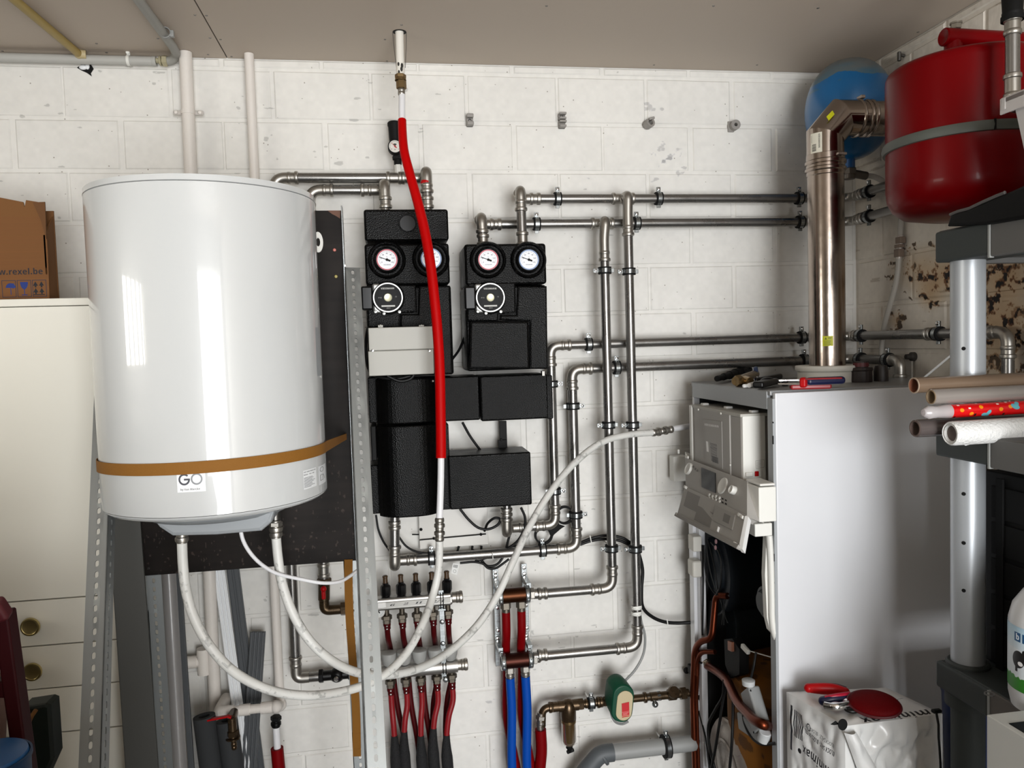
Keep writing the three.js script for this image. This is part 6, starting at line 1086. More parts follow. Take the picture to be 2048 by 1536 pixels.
  wr([I(1408, 1090, .0), I(1412, 1150, .0), I(1424, 1180, .01), I(1436, 1190, .02)]); wr([I(1412, 1085, .0), I(1420, 1140, 0), I(1432, 1182, .01)]); wr([I(1416, 1080, .01), I(1428, 1130, .01), I(1436, 1180, .01)]); wr([I(1405, 1090, 0), I(1406, 1140, 0), I(1406, 1200, 0), I(1405, 1270, .0)], .003); wr([I(1422, 1085, .01), I(1440, 1110, .01), I(1441, 1170, .01), I(1432, 1190, .01)], .003);
  wr([I(1442, 1200, .02), I(1446, 1225, .01), I(1444, 1250, .01)], .0016); wr([I(1448, 1200, .02), I(1450, 1230, .01), I(1456, 1246, .01)], .0016); wr([I(1440, 1198, .02), I(1447, 1220, .02), I(1448, 1250, .02)], .0016);
  wr([I(1448, 1360, -.01), I(1446, 1390, -.01), I(1430, 1420, -.015), I(1417, 1450, -.015), I(1418, 1485, -.015), I(1430, 1540, -.01)], .0045); wr([I(1455, 1360, 0), I(1447, 1400, -.01), I(1440, 1440, -.02), I(1430, 1500, -.02), I(1420, 1550, -.02)], .0045); wr([I(1466, 1370, 0), I(1466, 1420, -.01), I(1464, 1480, -.02), I(1458, 1550, -.02)], .0045); wr([I(1486, 1415, -.01), I(1488, 1440, -.012), I(1500, 1470, -.015), I(1520, 1487, -.01), I(1552, 1487, 0)], .0045); wr([I(1512, 1305, .01), I(1508, 1330, .0), I(1500, 1366, -.01)], .0035); wr([I(1398, 1390, 0), I(1398, 1420, 0), I(1405, 1450, 0), I(1412, 1480, 0), I(1420, 1550, 0)], .003); wr([I(1385, 1330, -.01), I(1395, 1325, -.01), I(1404, 1326, 0)], .003);
  wires.forEach((g) => part(t, 'cable', g, M.cable));
  part(t, 'resistor', [ball(I(1432, 1083, -.004), .006, .7, 1.3, .7), ball(I(1431, 1095, -.004), .006, .7, 1.3, .7)], std('#8d6a6c', .5));
}
// ---------------------------------------------------------------- steel flue with its collar
const FX = 1.283, FZ = .375;
{
  const t = thing('flue_pipe', 'stainless steel flue pipe rising from the boiler and elbowing into the wall', 'flue', V(FX, BTOP, FZ)), r = .0515;
  const yS = P(1652, 330, FZ).y, yE = P(1670, 256, FZ).y;
  part(t, 'base_collar', [lathe([[.0525, 0], [.085, 0], [.085, .03], [.083, .032], [.089, .033], [.091, .036], [.091, .046], [.089, .049], [.053, .049]], V(FX, BTOP + .0002, FZ), up, 48)], M.offWhite);
  part(t, 'riser', [sweep([V(FX, BTOP + .03, FZ), V(FX, yS, FZ)], r, { radial: 48 })], M.flue);
  const y0 = P(1652, 345, FZ).y; part(t, 'telescopic_joint', [lathe([[r, -.012], [r + .002, -.01], [r + .002, 0], [r + .006, .003], [r + .006, .01], [r + .0025, .013], [r + .0025, .02], [r + .006, .023], [r + .006, .031], [r + .0025, .034], [r + .0025, .05], [r, .052]], V(FX, y0, FZ), up, 48), obox(V(FX + .018, y0 + .042, FZ + r + .004), rt, up, fw, .03, .008, .006, .002)], M.flue);
  // mitred elbow of three pieces towards +x
  const a = V(FX, yS + .02, FZ), E = V(FX, yE - .01, FZ), k = .052, p1 = V(FX, E.y - k * .3, FZ), p2 = V(FX + k * .95, E.y + k * .75, FZ), end = V(XR - .01, E.y + k * .75, FZ);
  const miter = (pts) => { // straight cylinders cut on the bisecting planes
    const n = pts.length, seg = 48, pos = [], idx = [], nor = []; const rings = [];
    for (let i = 0; i < n - 1; i++) {
      const u = pts[i + 1].clone().sub(pts[i]).normalize(), N = V(0, 0, 1), B = new THREE.Vector3().crossVectors(u, N);
      const planeN = (j) => j === 0 || j === n - 1 ? u.clone() : pts[j].clone().sub(pts[j - 1]).normalize().add(pts[j + 1].clone().sub(pts[j]).normalize()).normalize();
      for (const j of [i, i + 1]) { const pn = planeN(j); for (let s = 0; s <= seg; s++) { const an = s / seg * Math.PI * 2, d = N.clone().multiplyScalar(Math.cos(an)).addScaledVector(B, Math.sin(an)), q = pts[j].clone().addScaledVector(d, r + .001), tt = pts[j].clone().sub(q).dot(pn) / u.dot(pn); q.addScaledVector(u, tt); pos.push(q.x, q.y, q.z); nor.push(d.x, d.y, d.z); } }
      const b = i * 2 * (seg + 1); for (let s = 0; s < seg; s++) { const A = b + s, C = A + seg + 1; idx.push(A, A + 1, C, A + 1, C + 1, C); }
    }
    const g = new THREE.BufferGeometry(); g.setAttribute('position', new THREE.Float32BufferAttribute(pos, 3)); g.setAttribute('normal', new THREE.Float32BufferAttribute(nor, 3)); g.setAttribute('uv', new THREE.BufferAttribute(new Float32Array(pos.length / 3 * 2), 2)); g.setIndex(idx); return g;
  };
  part(t, 'elbow', miter([a, p1, p2, V(p2.x + .06, p2.y, FZ)]), M.flue);
  part(t, 'horizontal_pipe', [sweep([V(p2.x + .05, p2.y, FZ), end], r - .001, { radial: 48 }), bead(V(p2.x + .05, p2.y, FZ), rt, r, 1.06), bead(V(p2.x + .075, p2.y, FZ), rt, r, 1.04), bead(V(p2.x + .09, p2.y, FZ), rt, r, 1.04), obox(V(p2.x + .06, p2.y + r + .006, FZ + .01), rt, up, fw, .014, .01, .024, .002)], M.flue);
  const curved = (px0, px1, py0, py1, tex, name, lab) => { // sticker bent round the riser
    const ang = (px) => { const d = rayTo(px, py0), A = d.x * d.x + d.z * d.z, ox = CAM.x - FX, oz = CAM.z - FZ, b = ox * d.x + oz * d.z, c = ox * ox + oz * oz - (r + .0018) ** 2, tt = (-b - Math.sqrt(Math.max(0, b * b - A * c))) / A; return [Math.atan2(ox + tt * d.x, oz + tt * d.z), FZ + 0]; };
    const a0 = ang(px0)[0], a1 = ang(px1)[0], yt = P((px0 + px1) / 2, py0, FZ + r * .8).y, yb = P((px0 + px1) / 2, py1, FZ + r * .8).y, pos = [], nor = [], uv = [], idx = [];
    for (let i = 0; i <= 10; i++) { const a = a0 + (a1 - a0) * i / 10; for (const [y, v] of [[yt, 1], [yb, 0]]) { pos.push(FX + Math.sin(a) * (r + .0018), y, FZ + Math.cos(a) * (r + .0018)); nor.push(Math.sin(a), 0, Math.cos(a)); uv.push(i / 10, v); } }
    for (let i = 0; i < 10; i++) { const q = i * 2; idx.push(q, q + 1, q + 2, q + 1, q + 3, q + 2); }
    const g = new THREE.BufferGeometry(); g.setAttribute('position', new THREE.Float32BufferAttribute(pos, 3)); g.setAttribute('normal', new THREE.Float32BufferAttribute(nor, 3)); g.setAttribute('uv', new THREE.Float32BufferAttribute(uv, 2)); g.setIndex(idx); part(t, name, g, std('#ffffff', .5, 0, { map: tex }), lab);
  };
  curved(1645, 1666, 672, 692, canvasTex(96, 96, (g) => { g.fillStyle = '#c6c81c'; g.fillRect(0, 0, 96, 96); g.fillStyle = '#6f7410'; g.beginPath(); g.moveTo(18, 34); g.lineTo(30, 10); g.lineTo(42, 34); g.fill(); for (let i = 0; i < 5; i++) g.fillRect(10, 44 + i * 10, 76 - 18 * hash(i, 3), 4); g.fillRect(50, 12, 34, 5); g.fillRect(50, 24, 30, 5); }), 'yellow_sticker', 'yellow warning sticker');
  curved(1621, 1644, 263, 303, canvasTex(192, 320, (g, w, h) => { g.fillStyle = '#d6d2c2'; g.fillRect(0, 0, w, h); g.fillStyle = '#2a2824'; g.save(); g.translate(150, 20); g.rotate(Math.PI / 2); g.font = 'bold 40px sans-serif'; g.fillText('VIESSMANN', 0, 14, 270); g.restore(); for (let i = 0; i < 9; i++) g.fillRect(30, 180 + i * 13, 70, 6 + 4 * hash(i, 1)); g.fillRect(20, 30, 4, 120); }), 'rating_label', 'cream label with upright lettering');
  const yl = p1.clone().add(V(-.035, .03, .03)); part(t, 'elbow_sticker', obox(P(1661, 231, FZ + .048), V(.72, .7, 0), V(-.7, .72, .3), V(-.1, -.2, 1), .026, .014, .001, 0), std('#c9c81a', .5));
}
// ---------------------------------------------------------------- tools and bits on top of the boiler
{
  const y = BTOP, on = (px, py, h = 0) => PY(px, py, y + h);
  const w = thing('reamer', 'black stepped cone tool lying at the front corner of the boiler top', 'tool', on(1455, 760));
  const a = on(1434, 760, .012), b = on(1500, 741, .022), L = a.distanceTo(b), pr = [[0, 0], [.009, 0]]; for (let i = 0; i < 6; i++) { const x = L * i / 6; pr.push([.009 + i * .0022, x + .001], [.009 + i * .0022, x + L / 6 - .001]); } pr.push([.018, L], [0, L]);
  part(w, 'stepped_shaft', lathe(pr, a.clone().add(V(0, .004, 0)), b.clone().sub(a), 16), M.black);
  const v = thing('drain_valve', 'small brass valve with round blue cap lying on the boiler top', 'valve', on(1495, 758));
  const vc = on(1488, 760, .018), vd = on(1511, 748, .026); part(v, 'body', [cyl(vc.clone().add(V(-.03, -.002, .01)), vd, .0125), hexnut(vc.clone().add(V(-.03, -.002, .01)), vc.clone().add(V(-.012, 0, .006)), .0165), cyl(vc, vc.clone().add(V(.004, -.004, .03)), .013)], M.brass);
  part(v, 'blue_cap', [lathe([[0, 0], [.021, 0], [.023, .006], [.021, .012], [0, .012]], vd.clone().add(V(-.002, .0, -.004)), V(.9, .1, .5), 24)], std('#1c2f52', .45));
  const n = thing('plastic_nozzle', 'small white plastic nozzle at the front edge of the boiler top', 'nozzle', on(1500, 771)); part(n, 'body', [cyl(on(1487, 772, .006), on(1499, 771, .006), .0052), cyl(on(1498, 771, .007), on(1508, 768, .008), .0068), cyl(on(1506, 768, .007), on(1518, 763, .007), .0038)], M.paperWhite);
  const p = thing('pipe_wrench', 'black adjustable pipe pliers with one bright jaw lying on the boiler top', 'tool', on(1545, 770));
  part(p, 'jaw', [beam(on(1515, 770, .012), on(1548, 762, .016), .03, .018, up, .006), beam(on(1518, 760, .02), on(1560, 752, .026), .022, .016, up, .006), cyl(on(1552, 768), on(1552, 768).add(V(0, .026, 0)), .012), cyl(on(1570, 772), on(1570, 772).add(V(0, .018, 0)), .009), ball(on(1535, 762, .018), .016, 1.3, .7, 1)], M.blackGloss);
  part(p, 'joint_screw', [cyl(on(1516, 768), on(1516, 768).add(V(0, .022, 0)), .0048)], M.chrome);
  part(p, 'steel_arm', [beam(on(1556, 761, .024), on(1601, 760, .024), .013, .006, up, .002), beam(on(1556, 768, .016), on(1601, 768, .016), .01, .005, up, .002)], M.chrome);
  const k = thing('pliers', 'water pump pliers with red and blue handle lying in front of the flue collar', 'pliers', on(1645, 770));
  part(k, 'handle', [beam(on(1600, 765, .024), on(1614, 765, .024), .024, .026, up, .006)], M.redPlastic); part(k, 'blue_grip', [beam(on(1612, 763, .024), on(1689, 760, .024), .022, .02, up, .009)], M.navy);
  part(k, 'red_grip_edge', [beam(on(1606, 767, .011), on(1686, 764, .014), .02, .008, up, .003), beam(on(1612, 758, .035), on(1683, 756, .034), .01, .004, up, .002)], std('#7c1016', .4));
  part(k, 'lower_handle', [beam(on(1580, 774, .008), on(1662, 772, .008), .02, .014, up, .005)], std('#8b0f14', .4));
  const c = thing('boiler_valve', 'dark brown valve cap with red collar behind the flue on the boiler top', 'valve', PY(1722, 768, BTOP));
  const q = PY(1722, 764, y); part(c, 'cap', [lathe([[0, 0], [.03, 0], [.031, .004], [.03, .032], [.033, .035], [.031, .042], [.02, .043], [.019, .06], [0, .06]], q, up, 18, { flat: true })], std('#1e1310', .55)); part(c, 'red_collar', [tubeRing(q.clone().add(V(0, .045, 0)), q.clone().add(V(0, .056, 0)), .012, .0215)], std('#4d0d12', .5));
  const e = thing('boiler_valve', 'dark red valve under the end elbow of the lowest wall pipe', 'valve', V(XC, BTOP, z4e)); part(e, 'body', [cyl(V(XC, BTOP, z4e), V(XC, y4 - .095, z4e), .02), hexnut(V(XC, y4 - .11, z4e), V(XC, y4 - .095, z4e), .024)], std('#3f0c10', .45)); 
  const g = thing('boiler_valve', 'small black fitting on the boiler top between the two valve caps', 'valve', PY(1762, 766, BTOP)); part(g, 'body', [lathe([[0, 0], [.02, 0], [.02, .03], [.016, .045], [0, .048]], PY(1762, 762, y), up, 18)], std('#26201d', .5));
}
const shelfInfo = {};

// ---------------------------------------------------------------- vessels and pipes at the right wall
{
  const c = V(1.462, P(1708, 218, .23).y, .215), R = .132, t = thing('expansion_vessel', 'round blue expansion vessel in the corner under the ceiling', 'vessel', c.clone().add(V(0, -R * 1.18, 0)));
  const pr = []; for (let i = 0; i <= 28; i++) { const a = -Math.PI / 2 + Math.PI * i / 28; pr.push([Math.max(0, R * Math.pow(Math.cos(a), .85)), R * 1.18 * Math.sin(a)]); }
  part(t, 'shell', lathe(pr, c, up, 64), phy('#ffffff', .3, 0, { clearcoat: .4, clearcoatRoughness: .2, map: dataTex(256, 256, (u, v) => { const h = v * 3.2, n = fbm(u * 8, v * 12, 4, 4), d = h > 2.2 + 0.5 * (n - .5) ? Math.min(1, .55 + n * .6) : (n > .66 && h > 1.9 ? .35 : 0); const b = [.03, .38, .6], g = [.42, .41, .39]; return b.map((x, i) => x + (g[i] - x) * d); }, true) }));
  { const g = t.children[0].geometry, uv = g.attributes.uv, p = g.attributes.position; for (let i = 0; i < uv.count; i++) { const dy = (p.getY(i) - c.y) / (R * 1.18); uv.setXY(i, Math.atan2(p.getX(i) - c.x, p.getZ(i) - c.z) / 6.283 + .5, Math.acos(Math.max(-1, Math.min(1, -dy))) / Math.PI * .98); } }
  const y0 = c.y - R * 1.18; part(t, 'outlet', [cyl(V(c.x, y0 + .01, c.z), V(c.x, y0 - .03, c.z), .017)], M.bluePaint);
  part(t, 'outlet_fitting', [hexnut(V(c.x, y0 - .026, c.z), V(c.x, y0 - .046, c.z), .022), cyl(V(c.x, y0 - .04, c.z), V(c.x + .06, y0 - .05, c.z), .013), cyl(V(c.x, y0 - .035, c.z), V(c.x, y0 - .06, c.z), .018)], std('#6b6660', .4, .7));
  part(t, 'flexible_hose', sweep(smooth([V(c.x + .05, y0 - .048, c.z), V(c.x + .085, y0 - .052, c.z), V(c.x + .11, y0 - .07, c.z + .01), V(c.x + .12, y0 - .11, c.z + .02)], 16), .0085), std('#c9c7c2', .5));
  const dir = V(-.35, -.02, 1).normalize(), lp = P(1667, 213, .33); const nn = V(lp.x - c.x, (lp.y - c.y) / 1.4, lp.z - c.z).normalize();
  part(t, 'round_mark', [lathe([[.009, .0], [.013, .001], [.013, .003], [.009, .003], [.009, 0]], c.clone().add(V(nn.x * R, nn.y * R * 1.18, nn.z * R)), nn, 20)], M.black, 'dark ring mark on the shell');
}
{
  const c = V(1.414, 0, .765), R = .172, yT = P(1912, 77, c.z + R * .97).y, yB = P(1900, 437, c.z).y, t = thing('expansion_vessel', 'big dark red expansion vessel with grey band hung on the right wall', 'vessel', V(c.x, yB, c.z));
  const yt = P(1780, 150, c.z - .1).y, h = yT - yB;
  part(t, 'shell', lathe([[0, -.004], [R * .5, 0], [R * .78, .01], [R * .91, .028], [R * .98, .052], [R, .08], [R, h - .022], [R * .995, h - .012], [R * .975, h - .004], [R * .93, h + .002], [R * .6, h + .006], [0, h + .008]], V(c.x, yB, c.z), up, 80), M.redPaint);
  const yb = P(1900, 246, c.z + R).y; part(t, 'band', [lathe([[R, -.012], [R + .006, -.011], [R + .009, 0], [R + .006, .011], [R, .012]], V(c.x, yb, c.z), up, 80)], std('#4e524c', .5));
  part(t, 'band_joint', obox(V(c.x + (R + .008) * Math.sin(-.32), yb, c.z + (R + .008) * Math.cos(-.32)), rt, up, fw, .002, .024, .006, 0), M.black);
  const s = thing('red_header_pipe', 'capped red steel pipe lying above the red vessel', 'pipe', P(1900, 75, c.z)); const a = P(1886, 74, c.z), ax = V(XR - .02, a.y, c.z - .01);
  part(s, 'tube', [lathe([[0, .004], [.012, .002], [.0185, 0], [.0215, .003], [.0215, ax.x - a.x]], a, V(1, -.02, 0), 28)], M.redPaint);
  part(s, 'stub', [cyl(P(1912, 84, c.z), V(P(1912, 84, c.z).x, yT - .012, c.z), .015), sweep(fillet([P(1905, 80, c.z), V(P(1906, 92, c.z).x, yT, c.z)], .01), .019)], M.redPaint);
  part(s, 'plug', [hexnut(P(1912, 58, c.z), P(1912, 47, c.z), .0125), lathe([[0, .011], [.014, .011], [.014, .007], [.011, .006]], P(1912, 54, c.z), up, 18)], std('#8b8579', .4, .5));
}
{
  const z = 1.0, x = P(2025, 100, z).x, t = thing('steel_pipe', 'grey steel pipe with black coupling dropping from the ceiling before the red vessel', 'pipe', V(x, 1.96, z)), r = .0142;
  part(t, 'tube', sweep(fillet([V(x, P(2025, 44, z).y, z), P(2025, 190, z), P(2026, 212, z), V(XR - .01, P(2026, 212, z).y, z - .03)], .02), r, { radial: 20 }), M.steel);
  part(t, 'collar', [coupleG(V(x, P(2025, 52, z).y, z), .014, r), coupleG(V(x, P(2025, 172, z).y, z), .02, r)].flat(), M.steelPress);
  part(t, 'black_coupling', [lathe([[0, 0], [r, 0], [.0195, .004], [.0205, .012], [.0205, .016], [.0195, .018], [.021, .05], [.0195, .052], [.0195, .12]], V(x, P(2025, 40, z).y, z), up, 28), sweep([V(x, P(2025, -20, z).y, z), V(x, CEIL, z)], .018)], M.black);
  const q = P(2047, 40, z + .02); part(t, 'clip', [tubeRing(V(x, P(2025, 36, z).y - .006, z), V(x, P(2025, 36, z).y + .004, z), .0205, .0225)], M.rubber);
}
function coupleG(c, half, r) { const a = c.clone().add(V(0, half, 0)), b = c.clone().add(V(0, -half, 0)); return [sweep([a, b], r * 1.09, { radial: 20 }), bead(a, up, r * 1.08, 1.16), bead(b, up, r * 1.08, 1.12)]; }
{ const c = PX(1809, 112, XR), h = thing('wall_hook', 'small dark metal hook on the right wall above the blue vessel', 'hook', c.clone()); part(h, 'hook', [cyl(c, c.clone().add(V(-.02, .004, 0)), .005), cyl(c.clone().add(V(-.018, .012, 0)), c.clone().add(V(-.018, -.016, 0)), .006)], M.darkSteel); }
{ // flexible conduit on the right wall
  const x = XR - .014, q = (px, py) => PX(px, py, x), t = thing('flexible_conduit', 'pale flexible conduit hanging on the right wall with small metal couplings', 'conduit', q(1768, 640));
  part(t, 'tube', sweep(smooth([q(1804, 395), q(1801, 450), q(1798, 510), q(1793, 560), q(1780, 610), q(1768, 655), q(1763, 700), q(1762, 745)], 50), .0082, { radial: 14 }), std('#a8a39a', .5));
  part(t, 'coupling', [[1801, 474, 487], [1799, 489, 496], [1798, 498, 514]].map(([px, a, b]) => obox(q(px, (a + b) / 2), rt, up, fw, .02, q(px, a).y - q(px, b).y, .026, .002)), std('#7d6d60', .45, .4));
  part(t, 'coupling_ring', [cyl(q(1801, 470), q(1797, 518), .0092)], std('#b5aca4', .4, .3));
  const c = PX(1829, 713, XR), h = thing('wall_plug', 'small dark round stub sticking out of the right wall above the rolls', 'plug', c.clone()); part(h, 'body', [lathe([[0, 0], [.014, 0], [.014, .012], [.009, .016], [.008, .03], [0, .03]], c, lf, 18)], std('#2b2622', .6));
  const d = thing('white_strip', 'thin white strip leaning on the wall behind the shelf post', 'strip', PX(1840, 770, 1.5)); part(d, 'strip', beam(PX(1845, 758, 1.53), PX(1915, 700, 1.58), .006, .003, lf, .001), M.whiteTrim);
}
// ---------------------------------------------------------------- plastic shelf
const SX = 1.187, SZ0 = .96, SZ1 = 1.72, SXR = XR - .02;
const sq = (px, py, x = SX) => PX(px, py, x);
{
  const px = 1.236, pz = 1.0, r = .034, t = thing('shelving_unit', 'grey plastic shelving unit with round silver posts along the right wall', 'shelf', V((SX + SXR) / 2, 0, (SZ0 + SZ1) / 2));
  const zc = sq(1977, 900).z, tops = [sq(1940, 448).y, sq(1940, 880).y + .012, sq(1975, 1378).y], bots = [sq(1975, 514).y, sq(1977, 936).y, sq(1975, 1440).y];
  tops.forEach((y1s, i) => {
    const y0s = bots[i];
    const deck = part(t, 'shelf_deck', [bx(SX + .005, y0s + .012, SZ0 + .005, SXR, y1s, SZ1, .004)], i === 2 ? M.shelfGrey : M.shelfLight);
    part(deck, 'corner_block', [bx(SX, y0s + .004, SZ0, SX + .1, y1s - .002, zc - .002, .006)], M.shelfGrey);
    part(deck, 'side_apron', [bx(SX + .001, y0s, zc + .002, SX + .02, y1s - .002, SZ1, .004)], i === 2 ? std('#5a5550', .6) : M.shelfLight);
    part(deck, 'seam', [bx(SX - .0005, y0s - .002, zc - .003, SX + .01, y1s - .002, zc + .003, .001)], std('#8e908e', .5));
    part(deck, 'front_apron', [bx(SX + .1, y0s, SZ0, SXR, y1s - .002, SZ0 + .02, .003)], M.shelfLight);
  });
  const post = (x, z) => { for (let i = 0; i < 3; i++) { const y0s = i < 2 ? tops[i + 1] - .02 : 0, y1s = bots[i] + .03; const p = part(t, 'post', [sweep([V(x, y0s, z), V(x, y1s, z)], r, { radial: 36 })], i === 2 ? M.shelfGrey : M.shelfPole); if (x === px && z === pz) for (const [py, k] of [[697, 0], [984, 1], [1081, 1], [1175, 1]]) if (k === i) { const a = -.92, y = P(1917, py, z).y; part(p, 'peg_hole', lathe([[0, .0006], [.0042, .0006], [.0042, -.001]], V(x + Math.sin(a) * r, y, z + Math.cos(a) * r), V(Math.sin(a), 0, Math.cos(a)), 10), M.black); } } };
  post(px, pz); post(px, SZ1 - .06); post(SXR - .05, pz); post(SXR - .05, SZ1 - .06);
  const yt = tops[2]; part(t, 'post_socket', [lathe([[r + .001, .0], [.044, 0], [.044, .006], [.04, .01], [r + .001, .01]], V(px, yt - .001, pz), up, 32), lathe([[.036, 0], [.046, 0], [.046, -.03], [.038, -.03]], V(px, bots[2] + .004, pz), up, 32)], M.shelfGrey);
  part(t, 'deck_hole', [lathe([[.007, .001], [.01, .0015], [.01, -.001]], PY(1979, 1388, yt), up, 16)], std('#6a6a68', .5));
  shelfInfo.tops = tops; shelfInfo.bots = bots;
}
{
  const [yTop, yMid, yLow] = shelfInfo.tops;
  // black plastic cover lying on the top shelf
  const b = thing('plastic_cover', 'folded black plastic cover lying on the top shelf under the clear bin', 'cover', V(SX + .15, yTop, 1.2));
  const pts = [[1893, 453], [1899, 431], [1912, 424], [1935, 418], [1965, 405], [1990, 394], [2020, 382], [2055, 366], [2090, 352], [2090, 428], [2050, 436], [1975, 449], [1938, 451]].map(([x, y]) => { const p = sq(x, y, SX - .012); return V(-p.z, p.y, 0); });
  const g = polyExtrude(pts, SX - .012 + .28, .28, .006); g.rotateY(Math.PI / 2); part(b, 'cover', g, phy('#050505', .45, 0, { specularIntensity: .3 }));
  part(b, 'turned_edge', sweep([[1901, 429], [1915, 423], [1938, 417], [1965, 404], [1990, 393], [2010, 385]].map(([x, y]) => sq(x, y, SX - .01)), .0035, { radial: 8 }), std('#4a4644', .5));
  // clear bin
  const n = thing('clear_bin', 'translucent white plastic bin with wide rim on the top shelf', 'bin', V(1.42, yTop + .03, 1.35));
  const m = phy('#dcd8d6', .35, 0, { transmission: .35, thickness: 0 }), c0 = P(2012, 205, 1.1), rimY = c0.y, bx0 = c0.x + .012;
  const W = [[bx0, rimY], [P(2050, 330, 1.12).x - .002, P(2050, 330, 1.12).y], [P(2060, 370, 1.12).x, yTop + .05]];
  const zz0 = 1.1, zz1 = 1.62, wall = (x0, y0, x1, y1, za0, za1) => { const th = .0025; return polyExtrude([V(x0, y0), V(x1, y1), V(x1 + th, y1), V(x0 + th, y0)], za1, za1 - za0); };
  part(n, 'side_wall', [wall(bx0, rimY, bx0 + .05, yTop + .04, zz0 + .006, zz1), bx(bx0 + .03, yTop + .04, zz0 + .02, SXR - .02, yTop + .043, zz1, 0), polyExtrude([V(bx0 + .003, rimY), V(bx0 + .052, yTop + .04), V(SXR - .03, yTop + .04), V(SXR - .01, rimY)], zz0 + .009, .003)], m);
  part(n, 'rim', [bx(bx0 - .016, rimY - .004, zz0 - .012, bx0 + .004, rimY + .012, zz1, .004), bx(bx0 - .016, rimY - .022, zz0 - .012, bx0 - .012, rimY + .01, zz0 + .05, .0015), bx(bx0 - .012, rimY - .004, zz0 - .012, SXR - .01, rimY + .012, zz0 + .008, .003)], m);
  part(n, 'corner_lug', [polyExtrude([P(2008, 196, zz0), P(2013, 192, zz0), P(2026, 188, zz0), P(2027, 222, zz0), P(2007, 219, zz0)], zz0 + .004, .012, .002)], m);
  // rolls on the middle shelf
  const roll = (name, label, px, py, z, r, len, tilt, parts) => { const a = P(px, py, z), d = V(1, tilt, 0).normalize(), t = thing(name, label, 'roll', a.clone().add(V(0, -r, 0)), 'rolls on the middle shelf'); parts(t, a, d, r, len); };
  const tubeWrap = (t, a, d, r, len, mat, core, coreR, inset = .004) => { part(t, 'wrap', [lathe([[coreR, 0], [r - .0012, 0], [r, .0012], [r, len], [coreR, len]], a, d, 32)], mat); part(t, 'core', [lathe([[coreR * .84, -.001], [coreR, -.001], [coreR, .03]], a, d, 28), lathe([[coreR * .84, -.001], [coreR * .84, .05], [0, .05]], a, d, 28)], core); };
  const film = (c) => phy(c, .22, .1, { clearcoat: .8, clearcoatRoughness: .15 }), L = .34;
  const tops = yMid;
  roll('paper_roll', 'brown open-ended cardboard tube wrapped in shiny film, topmost of the rolls', 1827, 771, 1.055, .0167, L, .004, (t, a, d, r, len) => { part(t, 'wrap', lathe([[r - .001, .001], [r, .002], [r, len], [0, len]], a, d, 32), film('#73604f')); part(t, 'core', [lathe([[r - .0025, 0], [r - .0002, 0], [r - .0002, .01]], a, d, 32)], std('#a08d7a', .6)); part(t, 'bore', lathe([[r - .0025, 0], [r - .0025, .1], [0, .1]], a, d, 28), std('#7a4a34', .7)); });
  roll('paper_roll', 'roll of clear film on a kraft core, just above the red roll', 1862, 794, 1.075, .0162, L, .004, (t, a, d, r, len) => tubeWrap(t, a, d, r, len, film('#8a837d'), std('#8a765c', .75), r * .92));
  const wrapTex = canvasTex(512, 256, (g, w, h) => {
    g.fillStyle = '#c8060a'; g.fillRect(0, 0, w, h); const bl = (x, y, a, b, c) => { g.fillStyle = c; g.beginPath(); g.ellipse(x, y, a, b, .5, 0, 7); g.fill(); };
    for (let i = 0; i < 9; i++) { const x = 40 + i * 57, y = 40 + 190 * hash(i, 5); bl(x, y, 26, 16, '#5fa9b4'); bl(x + 14, y - 18, 12, 20, '#5fa9b4'); bl(x + 28, (y + 110) % h, 12, 12, '#e08a12'); g.fillStyle = '#e8d9d0'; g.fillRect(x + 10, (y + 70) % h, 14, 10); g.fillStyle = '#241414'; g.fillRect(x - 12, (y + 150) % h, 12, 20); }
  });
  roll('wrapping_paper_roll', 'bright red patterned gift wrap roll with clear twisted end', 1872, 824, 1.085, .014, L, .004, (t, a, d, r, len) => { const b = a.clone().addScaledVector(d, .022); const gm = lathe([[0, 0], [r - .002, 0], [r, .002], [r, len]], b, d, 32); setUVcyl(gm, b, d, r); part(t, 'printed_wrap', gm, phy('#ffffff', .25, 0, { map: wrapTex, clearcoat: .6, clearcoatRoughness: .1 })); part(t, 'clear_end', [lathe([[0, -.03], [r * .5, -.029], [r * .98, -.018], [r * .92, -.008], [r * .86, .0], [r * 1.02, .02], [r * 1.02, .03]], a, d, 28)], phy('#d9d4d4', .15, 0, { transmission: .5, thickness: .002 })); part(t, 'wrap_end', [lathe([[0, .012], [r * .8, .012], [r * .86, .024]], a, d, 28)], std('#b98a8c', .5)); });
  roll('paper_roll', 'short-looking dark roll in shiny film at the back of the middle shelf', 1830, 857, 1.06, .0186, L, .004, (t, a, d, r, len) => tubeWrap(t, a, d, r, len, film('#574f4d'), std('#5d4d47', .75), r * .9));
  roll('paper_roll', 'thick crinkled white paper roll at the front of the middle shelf', 1903, 867, 1.12, .0245, L, .006, (t, a, d, r, len) => { const n = 40, seg = 40, path = []; part(t, 'wrap', [lathe([[r * .62, .003], [r * .7, -.003], [r * .8, .0], [r * .88, -.004], [r * .98, -.001], [r, .004], [r, len]], a, d, 40)], std('#d6d6d4', .55, 0, { bumpMap: rep(TfineBump, 14, 14), bumpScale: .002 })); part(t, 'core', [lathe([[0, .006], [r * .3, .008], [r * .55, .004], [r * .64, .002], [r * .64, .02]], a, d, 28)], std('#5a504c', .7)); part(t, 'loose_corner', polyExtrude([P(1912, 884, 1.09), P(1925, 879, 1.09), P(1938, 889, 1.09), P(1930, 891, 1.09)], 1.092, .0012), M.paperWhite); });
